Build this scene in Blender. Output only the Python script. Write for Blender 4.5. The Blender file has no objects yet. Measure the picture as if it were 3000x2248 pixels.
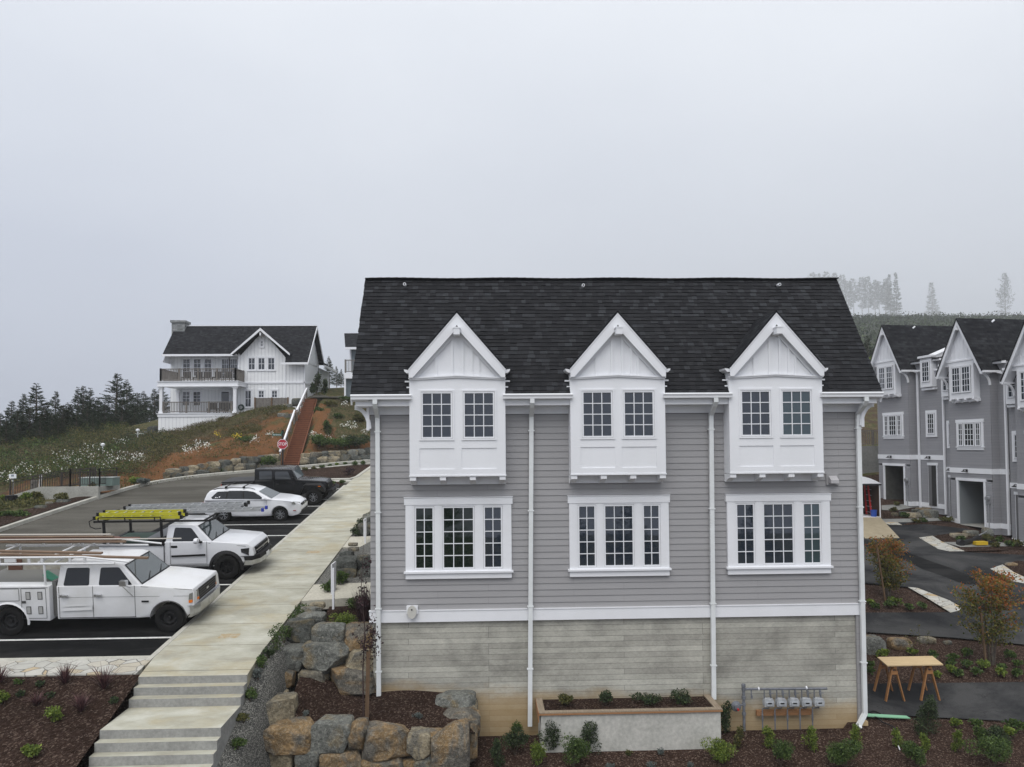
import bpy, bmesh, math, random
import numpy as np
from mathutils import Vector, Matrix, noise
random.seed(7)
rad = math.radians
scn = bpy.context.scene
C = scn.collection
# ------------------------------------------------------------------ camera
F_PX = 2080.0; PITCH = rad(1.78); ROLL = rad(-0.45); YAW = rad(2.0)
RM = Matrix.Rotation(-YAW, 3, 'Z') @ Matrix.Rotation(math.pi/2+PITCH, 3, 'X') @ Matrix.Rotation(ROLL, 3, 'Z')
cd = bpy.data.cameras.new('camera'); cam = bpy.data.objects.new('camera', cd); C.objects.link(cam)
cam.matrix_world = RM.to_4x4()
cd.sensor_width = 36; cd.sensor_fit = 'HORIZONTAL'; cd.lens = F_PX/3000*36
cd.shift_y = 113.5/3000; cd.clip_start = 0.2; cd.clip_end = 3000
scn.camera = cam
# ------------------------------------------------------------------ world, sun, exposure
scn.view_settings.view_transform = 'Standard'; scn.view_settings.look = 'None'
scn.view_settings.exposure = 0.28; scn.view_settings.gamma = 1.0
HAZE = .0005
SUN_EL = rad(58); SUN_AZ = rad(200)     # azimuth from +Y, clockwise: behind the camera
world = bpy.data.worlds.new('World'); scn.world = world; world.use_nodes = True
nt = world.node_tree; nt.nodes.clear()
def wn(t, **k):
    n = nt.nodes.new(t)
    for a, b in k.items(): setattr(n, a, b)
    return n
sky = wn('ShaderNodeTexSky', sky_type='NISHITA', sun_disc=False, sun_elevation=SUN_EL, sun_rotation=SUN_AZ, air_density=1.0, dust_density=6.0)
tc = wn('ShaderNodeTexCoord'); sep = wn('ShaderNodeSeparateXYZ')
nt.links.new(tc.outputs['Generated'], sep.inputs[0])
ns = wn('ShaderNodeTexNoise'); ns.inputs['Scale'].default_value = 1.6; ns.inputs['Detail'].default_value = 4; ns.inputs['Roughness'].default_value = .45
mp = wn('ShaderNodeMapping'); mp.inputs['Scale'].default_value = (1, 1, 2.2); nt.links.new(tc.outputs['Generated'], mp.inputs[0]); nt.links.new(mp.outputs[0], ns.inputs[0])
ad = wn('ShaderNodeMath', operation='MULTIPLY_ADD'); ad.inputs[1].default_value = .30; ad.inputs[2].default_value = -.15
nt.links.new(ns.outputs[0], ad.inputs[0])
ax = wn('ShaderNodeMath', operation='MULTIPLY_ADD'); ax.inputs[1].default_value = .07; nt.links.new(sep.outputs[0], ax.inputs[0]); nt.links.new(ad.outputs[0], ax.inputs[2])
ae = wn('ShaderNodeMath', operation='ADD'); nt.links.new(sep.outputs[2], ae.inputs[0]); nt.links.new(ax.outputs[0], ae.inputs[1])
cr = wn('ShaderNodeValToRGB'); nt.links.new(ae.outputs[0], cr.inputs[0])
E_ = cr.color_ramp.elements
E_[0].position = 0.0; E_[0].color = (.43, .465, .55, 1)
E_[1].position = 1.0; E_[1].color = (1.0, 1.0, 1.0, 1)
for p_, c_ in ((.22, (.53, .57, .66, 1)), (.38, (.67, .71, .785, 1)), (.55, (.84, .875, .93, 1))):
    e = E_.new(p_); e.color = c_
sc = wn('ShaderNodeVectorMath', operation='SCALE'); sc.inputs[3].default_value = 9.6
nt.links.new(cr.outputs[0], sc.inputs[0])
mx = wn('ShaderNodeMix', data_type='RGBA'); mx.inputs[0].default_value = .94
nt.links.new(sky.outputs[0], mx.inputs[6]); nt.links.new(sc.outputs[0], mx.inputs[7])
bg = wn('ShaderNodeBackground'); bg.inputs[1].default_value = .1
out = wn('ShaderNodeOutputWorld'); nt.links.new(mx.outputs[2], bg.inputs[0]); nt.links.new(bg.outputs[0], out.inputs[0])
sd = bpy.data.lights.new('sun', 'SUN'); so = bpy.data.objects.new('sun', sd); C.objects.link(so)
sd.energy = 1.5; sd.angle = rad(50); sd.color = (1, .985, .96)
sdir = Vector((math.sin(SUN_AZ)*math.cos(SUN_EL), math.cos(SUN_AZ)*math.cos(SUN_EL), math.sin(SUN_EL)))
so.rotation_euler = (-sdir).to_track_quat('-Z', 'Y').to_euler()
so.location = (0, -20, 60)
# ------------------------------------------------------------------ measuring helpers (photo measurements -> world points at a stated depth)
DS = 3000/2212
def ray(u, v): return RM @ Vector(((u-1500)/F_PX, -(v-1237.5)/F_PX, -1))
def P(u, v, y): d = ray(u, v); return d*(y/d.y)               # full-size pixel at depth y
def D(u, v, y): return P(u*DS, v*DS, y)
GL = (-7.58, .1206); GR = (-10.56, .153)
def G(u, v, g=GL):
    d = ray(u*DS, v*DS); return d*(g[0]/(d.z-g[1]*d.y))
def zl(y): return GL[0]+GL[1]*y
def zr(y): return GR[0]+GR[1]*y
# ------------------------------------------------------------------ mesh builder
class M:
    LOC = False
    def __init__(s): s.v = []; s.f = []; s.m = []; s.u = {}
    def add(s, vs, fs, m=0):
        o = len(s.v); s.v += [tuple(x) for x in vs]
        for f in fs: s.f.append([o+i for i in f]); s.m.append(m)
        return s
    def quad(s, a, b, c, d, m=0): return s.add([a, b, c, d], [(0, 1, 2, 3)], m)
    def poly(s, pts, m=0): return s.add(pts, [tuple(range(len(pts)))], m)
    def box(s, x0, x1, y0, y1, z0, z1, m=0):
        if x0 > x1: x0, x1 = x1, x0
        if y0 > y1: y0, y1 = y1, y0
        if z0 > z1: z0, z1 = z1, z0
        return s.add([(x0,y0,z0),(x1,y0,z0),(x1,y1,z0),(x0,y1,z0),(x0,y0,z1),(x1,y0,z1),(x1,y1,z1),(x0,y1,z1)],
                     [(0,3,2,1),(4,5,6,7),(0,1,5,4),(1,2,6,5),(2,3,7,6),(3,0,4,7)], m)
    def obox(s, a, b, w, h, m=0, up=(0,0,1)):
        """bar from a to b, width w (sideways), height h (along up), centred"""
        a = Vector(a); b = Vector(b); d = (b-a).normalized(); up = Vector(up)
        sd_ = d.cross(up)
        if sd_.length < 1e-4: sd_ = d.cross(Vector((1,0,0)))
        sd_.normalize(); u = sd_.cross(d).normalized()
        q = []
        for p in (a, b):
            for i, j in ((-1,-1),(1,-1),(1,1),(-1,1)): q.append(p+sd_*(i*w/2)+u*(j*h/2))
        return s.add(q, [(0,1,2,3),(7,6,5,4),(0,4,5,1),(1,5,6,2),(2,6,7,3),(3,7,4,0)], m)
    def prism(s, pts, off, m=0):
        """polygon pts (3d) extruded by vector off"""
        n = len(pts); off = Vector(off); a = [Vector(p) for p in pts]; b = [p+off for p in a]
        fs = [tuple(range(n)), tuple(range(2*n-1, n-1, -1))]
        for i in range(n): j = (i+1) % n; fs.append((i, i+n, j+n, j))
        return s.add(a+b, fs, m)
    def tube(s, pts, r, n=8, m=0, cap=True):
        pts = [Vector(p) for p in pts]; rings = []
        R_ = r if isinstance(r, (list, tuple)) else [r]*len(pts)
        ref = None
        for i, p in enumerate(pts):
            d = (pts[min(i+1, len(pts)-1)]-pts[max(i-1, 0)]).normalized()
            if ref is None: ref = d.orthogonal().normalized()
            ref = (ref-d*ref.dot(d))
            ref = ref.normalized() if ref.length > 1e-5 else d.orthogonal().normalized()
            q = d.cross(ref)
            rings.append([p+(ref*math.cos(2*math.pi*k/n)+q*math.sin(2*math.pi*k/n))*R_[i] for k in range(n)])
        vs = [x for r_ in rings for x in r_]; fs = []
        for i in range(len(pts)-1):
            for k in range(n):
                l = (k+1) % n; fs.append((i*n+k, i*n+l, (i+1)*n+l, (i+1)*n+k))
        if cap: fs += [tuple(range(n-1, -1, -1)), tuple((len(pts)-1)*n+k for k in range(n))]
        return s.add(vs, fs, m)
    def lathe(s, prof, o=(0,0,0), ax='z', n=24, m=0, a0=0):
        """prof list of (r, h)"""
        o = Vector(o); vs = []; fs = []
        for r_, h in prof:
            for k in range(n):
                t = a0+2*math.pi*k/n; c_, s_ = r_*math.cos(t), r_*math.sin(t)
                vs.append(o+Vector({'z': (c_, s_, h), 'y': (c_, h, s_), 'x': (h, c_, s_)}[ax]))
        for i in range(len(prof)-1):
            for k in range(n):
                l = (k+1) % n; fs.append((i*n+k, i*n+l, (i+1)*n+l, (i+1)*n+k))
        return s.add(vs, fs, m)
    def xf(s, mat, i0=0):
        s.v[i0:] = [tuple(mat @ Vector(p)) for p in s.v[i0:]]; return s
    def build(s, name, mats, parent=None, smooth=None, base=None, local=False, fixn=False, split=False):
        if split:                                  # one object for each separate piece
            par = list(range(len(s.v)))
            def find(i):
                while par[i] != i: par[i] = par[par[i]]; i = par[i]
                return i
            for f in s.f:
                for i in f[1:]: par[find(i)] = find(f[0])
            grp = {}
            for fi, f in enumerate(s.f): grp.setdefault(find(f[0]), []).append(fi)
            o = None
            for fl in grp.values():
                q = M(); mp = {}
                for fi in fl:
                    for i in s.f[fi]:
                        if i not in mp: mp[i] = len(q.v); q.v.append(s.v[i])
                    if fi in s.u: q.u[len(q.f)] = s.u[fi]
                    q.f.append([mp[i] for i in s.f[fi]]); q.m.append(s.m[fi])
                o = q.build(name, mats, parent, smooth, base, local, fixn)
            return o
        if not isinstance(mats, (list, tuple)): mats = [mats]
        vs = [Vector(p) for p in s.v]
        uv = []
        for fi, f in enumerate(s.f):
            if fi in s.u: uv += s.u[fi]; continue
            a, b, c = vs[f[0]], vs[f[1]], vs[f[2]]
            n = (b-a).cross(c-a)
            if len(f) > 3: n = n+(vs[f[2]]-a).cross(vs[f[3]]-a)
            if n.length > 1e-12: n.normalize()
            else: n = Vector((0,0,1))
            t = Vector((0,0,1)).cross(n)
            if t.length < .02: t = Vector((1,0,0))
            else:
                t.normalize()
                if abs(t.x) > abs(t.y):
                    if t.x < 0: t = -t
                elif t.y < 0: t = -t
            bb = t.cross(n)
            if bb.z < -1e-6 or (abs(bb.z) < 1e-6 and bb.y < 0): bb = -bb
            uv += [(vs[i].dot(t), vs[i].dot(bb)) for i in f]
        if parent is not None:
            org = Vector((0,0,0)) if (local or M.LOC) else parent.location.copy()
            loc = Vector((0,0,0))
        else:
            if base is None:
                xs = [p.x for p in vs]; ys = [p.y for p in vs]; zs = [p.z for p in vs]
                base = ((min(xs)+max(xs))/2, (min(ys)+max(ys))/2, min(zs))
            org = Vector(base); loc = org
        me = bpy.data.meshes.new(name)
        me.from_pydata([p-org for p in vs], [], s.f)
        l = me.uv_layers.new(name='uv')
        l.data.foreach_set('uv', [c for p in uv for c in p])
        for m_ in mats: me.materials.append(m_)
        me.polygons.foreach_set('material_index', s.m)
        if fixn:
            bm = bmesh.new(); bm.from_mesh(me); bmesh.ops.recalc_face_normals(bm, faces=bm.faces); bm.to_mesh(me); bm.free()
        if smooth is not None:
            me.polygons.foreach_set('use_smooth', [True]*len(me.polygons))
            if smooth < 180: me.set_sharp_from_angle(angle=rad(smooth))
        me.update()
        o = bpy.data.objects.new(name, me); C.objects.link(o); o.location = loc
        if parent is not None: o.parent = parent
        return o
def tag(o, label=None, cat=None, group=None, kind=None):
    if label: o['label'] = label
    if cat: o['category'] = cat
    if group: o['group'] = group
    if kind: o['kind'] = kind
    return o
def thing(name, loc, label, cat, group=None, rot=(0,0,0)):
    o = bpy.data.objects.new(name, None); C.objects.link(o); o.location = loc; o.rotation_euler = rot
    o.empty_display_size = .3
    return tag(o, label, cat, group)
def copy_tree(o, parent=None):
    c = o.copy(); C.objects.link(c)
    if parent is not None: c.parent = parent
    for ch in list(o.children): copy_tree(ch, c)
    return c
def dup(o, loc, label=None, rot=None, scale=None):
    c = copy_tree(o); c.location = loc
    if rot is not None: c.rotation_euler = rot
    if scale is not None: c.scale = scale
    if label: c['label'] = label
    return c
# ------------------------------------------------------------------ materials
class NM:
    def __init__(s, name):
        s.mat = bpy.data.materials.new(name); s.mat.use_nodes = True; s.t = s.mat.node_tree
        s.b = s.t.nodes['Principled BSDF']
    def n(s, t, **k):
        q = s.t.nodes.new(t)
        for a, b in k.items(): setattr(q, a, b)
        return q
    def l(s, a, b): s.t.links.new(a, b)
    def coord(s, kind='Object', scale=(1,1,1), rot=(0,0,0)):
        if kind == 'World': o = s.n('ShaderNodeNewGeometry').outputs['Position']
        else: o = s.n('ShaderNodeTexCoord').outputs[kind]
        m = s.n('ShaderNodeMapping'); m.inputs['Scale'].default_value = scale; m.inputs['Rotation'].default_value = rot
        s.l(o, m.inputs[0]); return m.outputs[0]
    def noise(s, co, scale, detail=4, rough=.55, dist=0):
        q = s.n('ShaderNodeTexNoise'); q.inputs['Scale'].default_value = scale; q.inputs['Detail'].default_value = detail
        q.inputs['Roughness'].default_value = rough; q.inputs['Distortion'].default_value = dist
        s.l(co, q.inputs['Vector']); return q.outputs[0]
    def ramp(s, fac, stops):
        q = s.n('ShaderNodeValToRGB'); s.l(fac, q.inputs[0]); e = q.color_ramp.elements
        for i, (p, c) in enumerate(stops):
            c = tuple(c)+(1,) if hasattr(c, '__len__') else (c, c, c, 1)
            if i < 2: e[i].position = p; e[i].color = c
            else: x = e.new(p); x.color = c
        return q.outputs[0]
    def mix(s, fac, a, b, mode='MIX'):
        q = s.n('ShaderNodeMix', data_type='RGBA', blend_type=mode)
        for i, x in ((0, fac), (6, a), (7, b)):
            if isinstance(x, (int, float)): q.inputs[i].default_value = x if i == 0 else (x, x, x, 1)
            elif isinstance(x, tuple): q.inputs[i].default_value = x+(1,)
            else: s.l(x, q.inputs[i])
        return q.outputs[2]
    def math(s, op, a, b=None, c=None):
        q = s.n('ShaderNodeMath', operation=op)
        for i, x in enumerate((a, b, c)):
            if x is None: continue
            if isinstance(x, (int, float)): q.inputs[i].default_value = x
            else: s.l(x, q.inputs[i])
        return q.outputs[0]
    def bump(s, h, strength=.3, dist=.01):
        q = s.n('ShaderNodeBump'); q.inputs['Strength'].default_value = strength; q.inputs['Distance'].default_value = dist
        s.l(h, q.inputs['Height']); s.l(q.outputs[0], s.b.inputs['Normal'])
    def fin(s, col, rough=.7, metal=0, spec=.5, coat=0):
        if isinstance(col, tuple): s.b.inputs['Base Color'].default_value = col+(1,)
        else: s.l(col, s.b.inputs['Base Color'])
        if isinstance(rough, (int, float)): s.b.inputs['Roughness'].default_value = rough
        else: s.l(rough, s.b.inputs['Roughness'])
        s.b.inputs['Metallic'].default_value = metal; s.b.inputs['Specular IOR Level'].default_value = spec
        s.b.inputs['Coat Weight'].default_value = coat
        return s.mat
def dirty(name, c, c2, scale=3, rough=.6, lo=.4, hi=.7, metal=0, spec=.5, bump=0, stretch=(1,1,1), fine=0, coat=0):
    """paint or any plain surface with uneven wear"""
    k = NM(name); co = k.coord('World', stretch); n1 = k.noise(co, scale, 6, .6)
    col = k.ramp(n1, ((lo, c), (hi, c2)))
    if fine:
        n2 = k.noise(co, scale*fine, 3, .6); col = k.mix(.35, col, k.ramp(n2, ((.3, tuple(x*.6 for x in c)), (.7, tuple(min(1, x*1.35) for x in c)))))
    if bump: k.bump(k.noise(co, scale*(fine or 6), 4, .6), bump, .01)
    return k.fin(col, rough, metal, spec, coat)
def island(name, cols, rough=.6, spec=.3, noise_s=0, transl=0):
    """foliage or chips: colour differs from piece to piece"""
    k = NM(name); g = k.n('ShaderNodeNewGeometry')
    st = [(i/(len(cols)-1), c) for i, c in enumerate(cols)]
    col = k.ramp(g.outputs['Random Per Island'], st)
    if noise_s:
        col = k.mix(k.noise(k.coord('World'), noise_s, 2), k.mix(.55, col, (0.0,0.0,0.0)), col)
    m = k.fin(col, rough, 0, spec)
    if transl:
        tr = k.n('ShaderNodeBsdfTranslucent'); k.l(col, tr.inputs[0]); ms = k.n('ShaderNodeMixShader'); ms.inputs[0].default_value = transl
        k.l(k.b.outputs[0], ms.inputs[1]); k.l(tr.outputs[0], ms.inputs[2]); k.l(ms.outputs[0], k.t.nodes['Material Output'].inputs[0])
    return m
WHITE = dirty('white_paint', (.83,.84,.87), (.77,.78,.80), .9, .5, .35, .8, stretch=(1,1,.4))
TRIM = dirty('white_trim', (.82,.83,.86), (.76,.77,.79), 1.6, .45, .4, .8)
def siding_mat(name, c, rowh, seed=0):
    k = NM(name); uv = k.coord('UV')
    br = k.n('ShaderNodeTexBrick', offset=.37, offset_frequency=2, squash=1)
    br.inputs['Scale'].default_value = 1; br.inputs['Brick Width'].default_value = 3.66; br.inputs['Row Height'].default_value = rowh
    br.inputs['Mortar Size'].default_value = .0022; br.inputs['Mortar Smooth'].default_value = 0
    br.inputs['Color1'].default_value = tuple(x*1.03 for x in c)+(1,); br.inputs['Color2'].default_value = tuple(x*.965 for x in c)+(1,)
    br.inputs['Mortar'].default_value = tuple(x*.55 for x in c)+(1,)
    k.l(uv, br.inputs[0])
    n1 = k.noise(k.coord('World', (1,1,3)), .8, 4); n2 = k.noise(k.coord('World', (.3,.3,9)), 5, 4)
    col = k.mix(.5, br.outputs[0], k.ramp(n1, ((.3, .94), (.7, 1.05))), 'MULTIPLY')
    col = k.mix(.4, col, k.ramp(n2, ((.3, .93), (.7, 1.06))), 'MULTIPLY')
    return k.fin(col, .62, 0, .35)
LAP = .1685
SIDING = siding_mat('grey_lap_siding', (.335,.330,.335), LAP)
SIDING2 = siding_mat('grey_lap_siding_far', (.285,.285,.300), .15)
SIDING3 = siding_mat('slate_lap_siding', (.16,.19,.21), .15)
def shingle_mat(name, w, h, cs, gap=.006):
    k = NM(name); uv = k.coord('UV')
    br = k.n('ShaderNodeTexBrick', offset=.43, offset_frequency=2)
    for a, b in (('Scale', 1), ('Brick Width', w), ('Row Height', h), ('Mortar Size', gap), ('Mortar Smooth', .1), ('Bias', -.1)): br.inputs[a].default_value = b
    br.inputs['Color1'].default_value = (0,0,0,1); br.inputs['Color2'].default_value = (1,1,1,1); br.inputs['Mortar'].default_value = (.1,.1,.1,1)
    k.l(uv, br.inputs[0])
    b2 = k.n('ShaderNodeTexBrick', offset=.29, offset_frequency=3)
    for a, b in (('Scale', 1), ('Brick Width', w*.61), ('Row Height', h), ('Mortar Size', 0), ('Bias', 0)): b2.inputs[a].default_value = b
    b2.inputs['Color1'].default_value = (0,0,0,1); b2.inputs['Color2'].default_value = (1,1,1,1)
    k.l(uv, b2.inputs[0])
    f = k.math('MULTIPLY_ADD', b2.outputs[0], .45, k.math('MULTIPLY', br.outputs[0], .55))
    col = k.ramp(f, ((0, cs[0]), (.5, cs[1]), (1, cs[2])))
    nz = k.noise(k.coord('World'), 60, 3, .7); col = k.mix(.55, col, k.ramp(nz, ((.35, .55), (.65, 1.5))), 'MULTIPLY')
    n2 = k.noise(k.coord('World'), .6, 4, .6); col = k.mix(.5, col, k.ramp(n2, ((.3, .8), (.7, 1.2))), 'MULTIPLY')
    k.bump(k.math('ADD', br.outputs[0], nz), .5, .012)
    return k.fin(col, .95, 0, .08)
SHING = shingle_mat('asphalt_shingle', .31, .1435, ((.010,.0105,.013), (.020,.021,.024), (.040,.042,.047)))
SHING_F = shingle_mat('asphalt_shingle_far', .33, .16, ((.010,.0105,.013), (.022,.023,.026), (.040,.042,.046)), .012)
def glass_mat(name, c=(.012,.014,.018), ior=1.75, wav=.02):
    k = NM(name); nz = k.noise(k.coord('World'), 1.3, 1); k.bump(nz, wav, .05)
    m = k.fin(c, .02, 0, .5); k.b.inputs['IOR'].default_value = ior; return m
GLASS = glass_mat('window_glass', (.020,.028,.042), 1.85)  # blue in the base colour stands in for brighter sky reflection
GLASS_REFL = glass_mat('window_glass_tree_reflection', (.010,.017,.013), 1.6)  # dark green base colour paints in tree reflections and a dim room
GLASS_B = glass_mat('window_glass_curtain', (.035,.060,.072), 1.85)
CARGLASS = glass_mat('car_glass', (.010,.012,.015), 1.55, 0)
CARGLASS_L = glass_mat('car_windscreen', (.05,.065,.07), 2.0, 0)
def board_concrete():
    k = NM('board_formed_concrete'); uv = k.coord('UV')
    br = k.n('ShaderNodeTexBrick', offset=.37, offset_frequency=3)
    for a, b in (('Scale', 1), ('Brick Width', 5.8), ('Row Height', .148), ('Mortar Size', .006), ('Mortar Smooth', .2), ('Bias', 0)): br.inputs[a].default_value = b
    br.inputs['Color1'].default_value = (.50,.49,.43,1); br.inputs['Color2'].default_value = (.35,.34,.30,1); br.inputs['Mortar'].default_value = (.20,.197,.18,1)
    nd = k.noise(uv, 1.1, 2); vv = k.n('ShaderNodeVectorMath', operation='MULTIPLY_ADD'); 
    cx = k.n('ShaderNodeCombineXYZ'); k.l(nd, cx.inputs[1]); vv.inputs[1].default_value = (0,.012,0); k.l(cx.outputs[0], vv.inputs[0]); k.l(uv, vv.inputs[2])
    k.l(vv.outputs[0], br.inputs[0])
    st = k.noise(k.coord('World', (.8,1,1.0)), 1.1, 8, .68, .2)
    col = k.mix(.85, br.outputs[0], k.ramp(st, ((.34, .60), (.48, .90), (.62, 1.14))), 'MULTIPLY')
    gr = k.noise(k.coord('World', (1.6,1,4)), 7, 6, .75); col = k.mix(.6, col, k.ramp(gr, ((.3, .72), (.65, 1.18))), 'MULTIPLY')
    pit = k.noise(k.coord('World'), 42, 2, .5); col = k.mix(k.ramp(pit, ((.25, .8), (.30, 0.))), col, (.13,.125,.11))
    sep = k.n('ShaderNodeSeparateXYZ'); k.l(k.coord('World'), sep.inputs[0])
    dz = k.noise(k.coord('World', (.5,1,1)), 1.3, 5, .6)
    t = k.math('ADD', sep.outputs[2], k.math('MULTIPLY', k.math('SUBTRACT', dz, .5), .9))
    tx = k.math('MULTIPLY_ADD', sep.outputs[0], .05, t)
    oc = k.ramp(k.math('MULTIPLY_ADD', tx, 1.7, 11.95), ((.0, 1.), (.5, .8), (1., 0.)))
    col = k.mix(oc, col, k.mix(.32, (.38,.245,.09), col))
    k.bump(k.math('ADD', br.outputs[1], k.math('MULTIPLY', gr, -.6)), -.35, .012)
    return k.fin(col, .85, 0, .25)
BOARDC = board_concrete()
CONC = dirty('plain_concrete', (.40,.395,.36), (.27,.27,.245), 2.2, .85, .35, .7, fine=9, bump=.15, spec=.2)
CONC_OLD = dirty('retaining_concrete', (.25,.25,.235), (.14,.145,.14), .7, .9, .35, .7, fine=9, bump=.15, spec=.2)
CONC_P = dirty('planter_concrete', (.52,.51,.47), (.33,.33,.30), 1.5, .85, .35, .75, fine=7, bump=.15, spec=.2)
def sidewalk_mat(name, joint=1.52):
    k = NM(name); uv = k.coord('UV')
    br = k.n('ShaderNodeTexBrick', offset=0, offset_frequency=2)
    for a, b in (('Scale', 1), ('Brick Width', 60), ('Row Height', joint), ('Mortar Size', .013), ('Mortar Smooth', .2)): br.inputs[a].default_value = b
    br.inputs['Color1'].default_value = (1,1,1,1); br.inputs['Color2'].default_value = (.93,.93,.93,1); br.inputs['Mortar'].default_value = (.34,.33,.30,1)
    k.l(uv, br.inputs[0])
    a = k.noise(k.coord('World', (.8,1.7,1)), 1.1, 7, .62, .2); b = k.noise(k.coord('World', (.9,1.2,1)), .8, 6, .65, .4)
    c = k.noise(k.coord('World', (1,6,1)), 8, 4, .7)
    col = k.ramp(a, ((.32, (.33,.315,.255)), (.5, (.43,.42,.345)), (.66, (.52,.515,.445))))
    col = k.mix(k.ramp(b, ((.48, 0.), (.66, .6))), col, (.40,.345,.22))
    n4 = k.noise(k.coord('World', (.5,1.2,1)), .95, 4, .6)
    col = k.mix(k.ramp(n4, ((.54, 0.), (.68, .55))), col, (.26,.25,.205))
    col = k.mix(.5, col, k.ramp(c, ((.3, .8), (.7, 1.15))), 'MULTIPLY'); col = k.mix(1., col, br.outputs[0], 'MULTIPLY')
    k.bump(k.math('ADD', c, br.outputs[1]), -.1, .01)
    return k.fin(col, .8, 0, .25)
WALKM = sidewalk_mat('sidewalk_concrete')
STEPM = sidewalk_mat('step_concrete', 50)
KERBM = dirty('kerb_concrete', (.48,.47,.42), (.33,.32,.28), 2.5, .85, .35, .7, fine=8, spec=.2)
def asphalt(name, c, c2, sc=.5, str_=(1,3,1), fine=90):
    k = NM(name); a = k.noise(k.coord('World', str_, (0,0,.5)), sc, 7, .65, .6); b = k.noise(k.coord('World'), fine, 2, .6)
    col = k.ramp(a, ((.40, c), (.62, c2))); col = k.mix(.5, col, k.ramp(b, ((.3, .55), (.7, 1.5))), 'MULTIPLY')
    wv = k.noise(k.coord('World', (1,1,1)), .35, 5, .6, .5); cr_ = k.math('ABSOLUTE', k.math('SUBTRACT', wv, .5))
    col = k.mix(k.ramp(cr_, ((.0, .5), (.0028, 0.))), col, tuple(x*.35 for x in c))
    k.bump(b, .3, .006); return k.fin(col, .9, 0, .08)
ASPH_N = asphalt('new_asphalt', (.0075,.008,.0085), (.022,.022,.022), .45)
ASPH_O = asphalt('old_asphalt', (.070,.066,.056), (.112,.106,.092), .22, (.7,3,1))
ASPH_R = asphalt('driveway_asphalt', (.020,.021,.023), (.060,.060,.060), .32, (1,1.6,1))
def mulch_mat():
    k = NM('bark_mulch'); co = k.coord('World')
    v = k.n('ShaderNodeTexVoronoi', feature='F1'); v.inputs['Scale'].default_value = 38; v.inputs['Randomness'].default_value = 1
    dn = k.noise(co, 14, 3, .7); mm = k.mix(.12, co, dn); k.l(mm, v.inputs['Vector'])
    s1 = k.n('ShaderNodeSeparateColor'); k.l(v.outputs['Color'], s1.inputs[0])
    col = k.ramp(s1.outputs[0], ((0, (.020,.012,.009)), (.5, (.040,.024,.018)), (.86, (.068,.044,.034)), (.97, (.17,.125,.10))))
    big = k.noise(co, .9, 5, .6); col = k.mix(.7, col, k.ramp(big, ((.3, .65), (.7, 1.25))), 'MULTIPLY')
    k.bump(k.math('MULTIPLY_ADD', v.outputs['Distance'], -1.2, dn), .9, .03)
    return k.fin(col, .95, 0, .05)
MULCH = mulch_mat()
def gravel_mat():
    k = NM('drain_gravel'); co = k.coord('World')
    v = k.n('ShaderNodeTexVoronoi', feature='F1'); v.inputs['Scale'].default_value = 40; k.l(co, v.inputs['Vector'])
    s1 = k.n('ShaderNodeSeparateColor'); k.l(v.outputs['Color'], s1.inputs[0])
    col = k.ramp(s1.outputs[0], ((0, (.07,.07,.065)), (.5, (.15,.148,.135)), (1, (.33,.32,.285))))
    col = k.mix(k.ramp(v.outputs['Distance'], ((.35, 0.), (.75, .8))), col, (.02,.02,.018))
    k.bump(v.outputs['Distance'], -1, .04); return k.fin(col, .85, 0, .25)
GRAVEL = gravel_mat()
def flag_mat():
    k = NM('flagstone'); co = k.coord('World', (1,1.25,.0001))
    nd = k.noise(co, 1.5, 2); co2 = k.mix(.12, co, nd)
    v = k.n('ShaderNodeTexVoronoi', feature='DISTANCE_TO_EDGE'); v.inputs['Scale'].default_value = 2.9; k.l(co2, v.inputs['Vector'])
    w = k.n('ShaderNodeTexVoronoi', feature='F1'); w.inputs['Scale'].default_value = 2.9; k.l(co2, w.inputs['Vector'])
    s1 = k.n('ShaderNodeSeparateColor'); k.l(w.outputs['Color'], s1.inputs[0])
    col = k.ramp(s1.outputs[0], ((0, (.40,.395,.36)), (.5, (.48,.47,.43)), (.85, (.42,.38,.30)), (.97, (.45,.33,.18))))
    f = k.noise(k.coord('World'), 5, 5, .6); col = k.mix(.5, col, k.ramp(f, ((.3, .75), (.7, 1.15))), 'MULTIPLY')
    col = k.mix(k.ramp(v.outputs['Distance'], ((.018, 1.), (.032, 0.))), col, (.15,.145,.13))
    k.bump(v.outputs['Distance'], .4, .03); return k.fin(col, .8, 0, .25)
FLAG = flag_mat()
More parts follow.
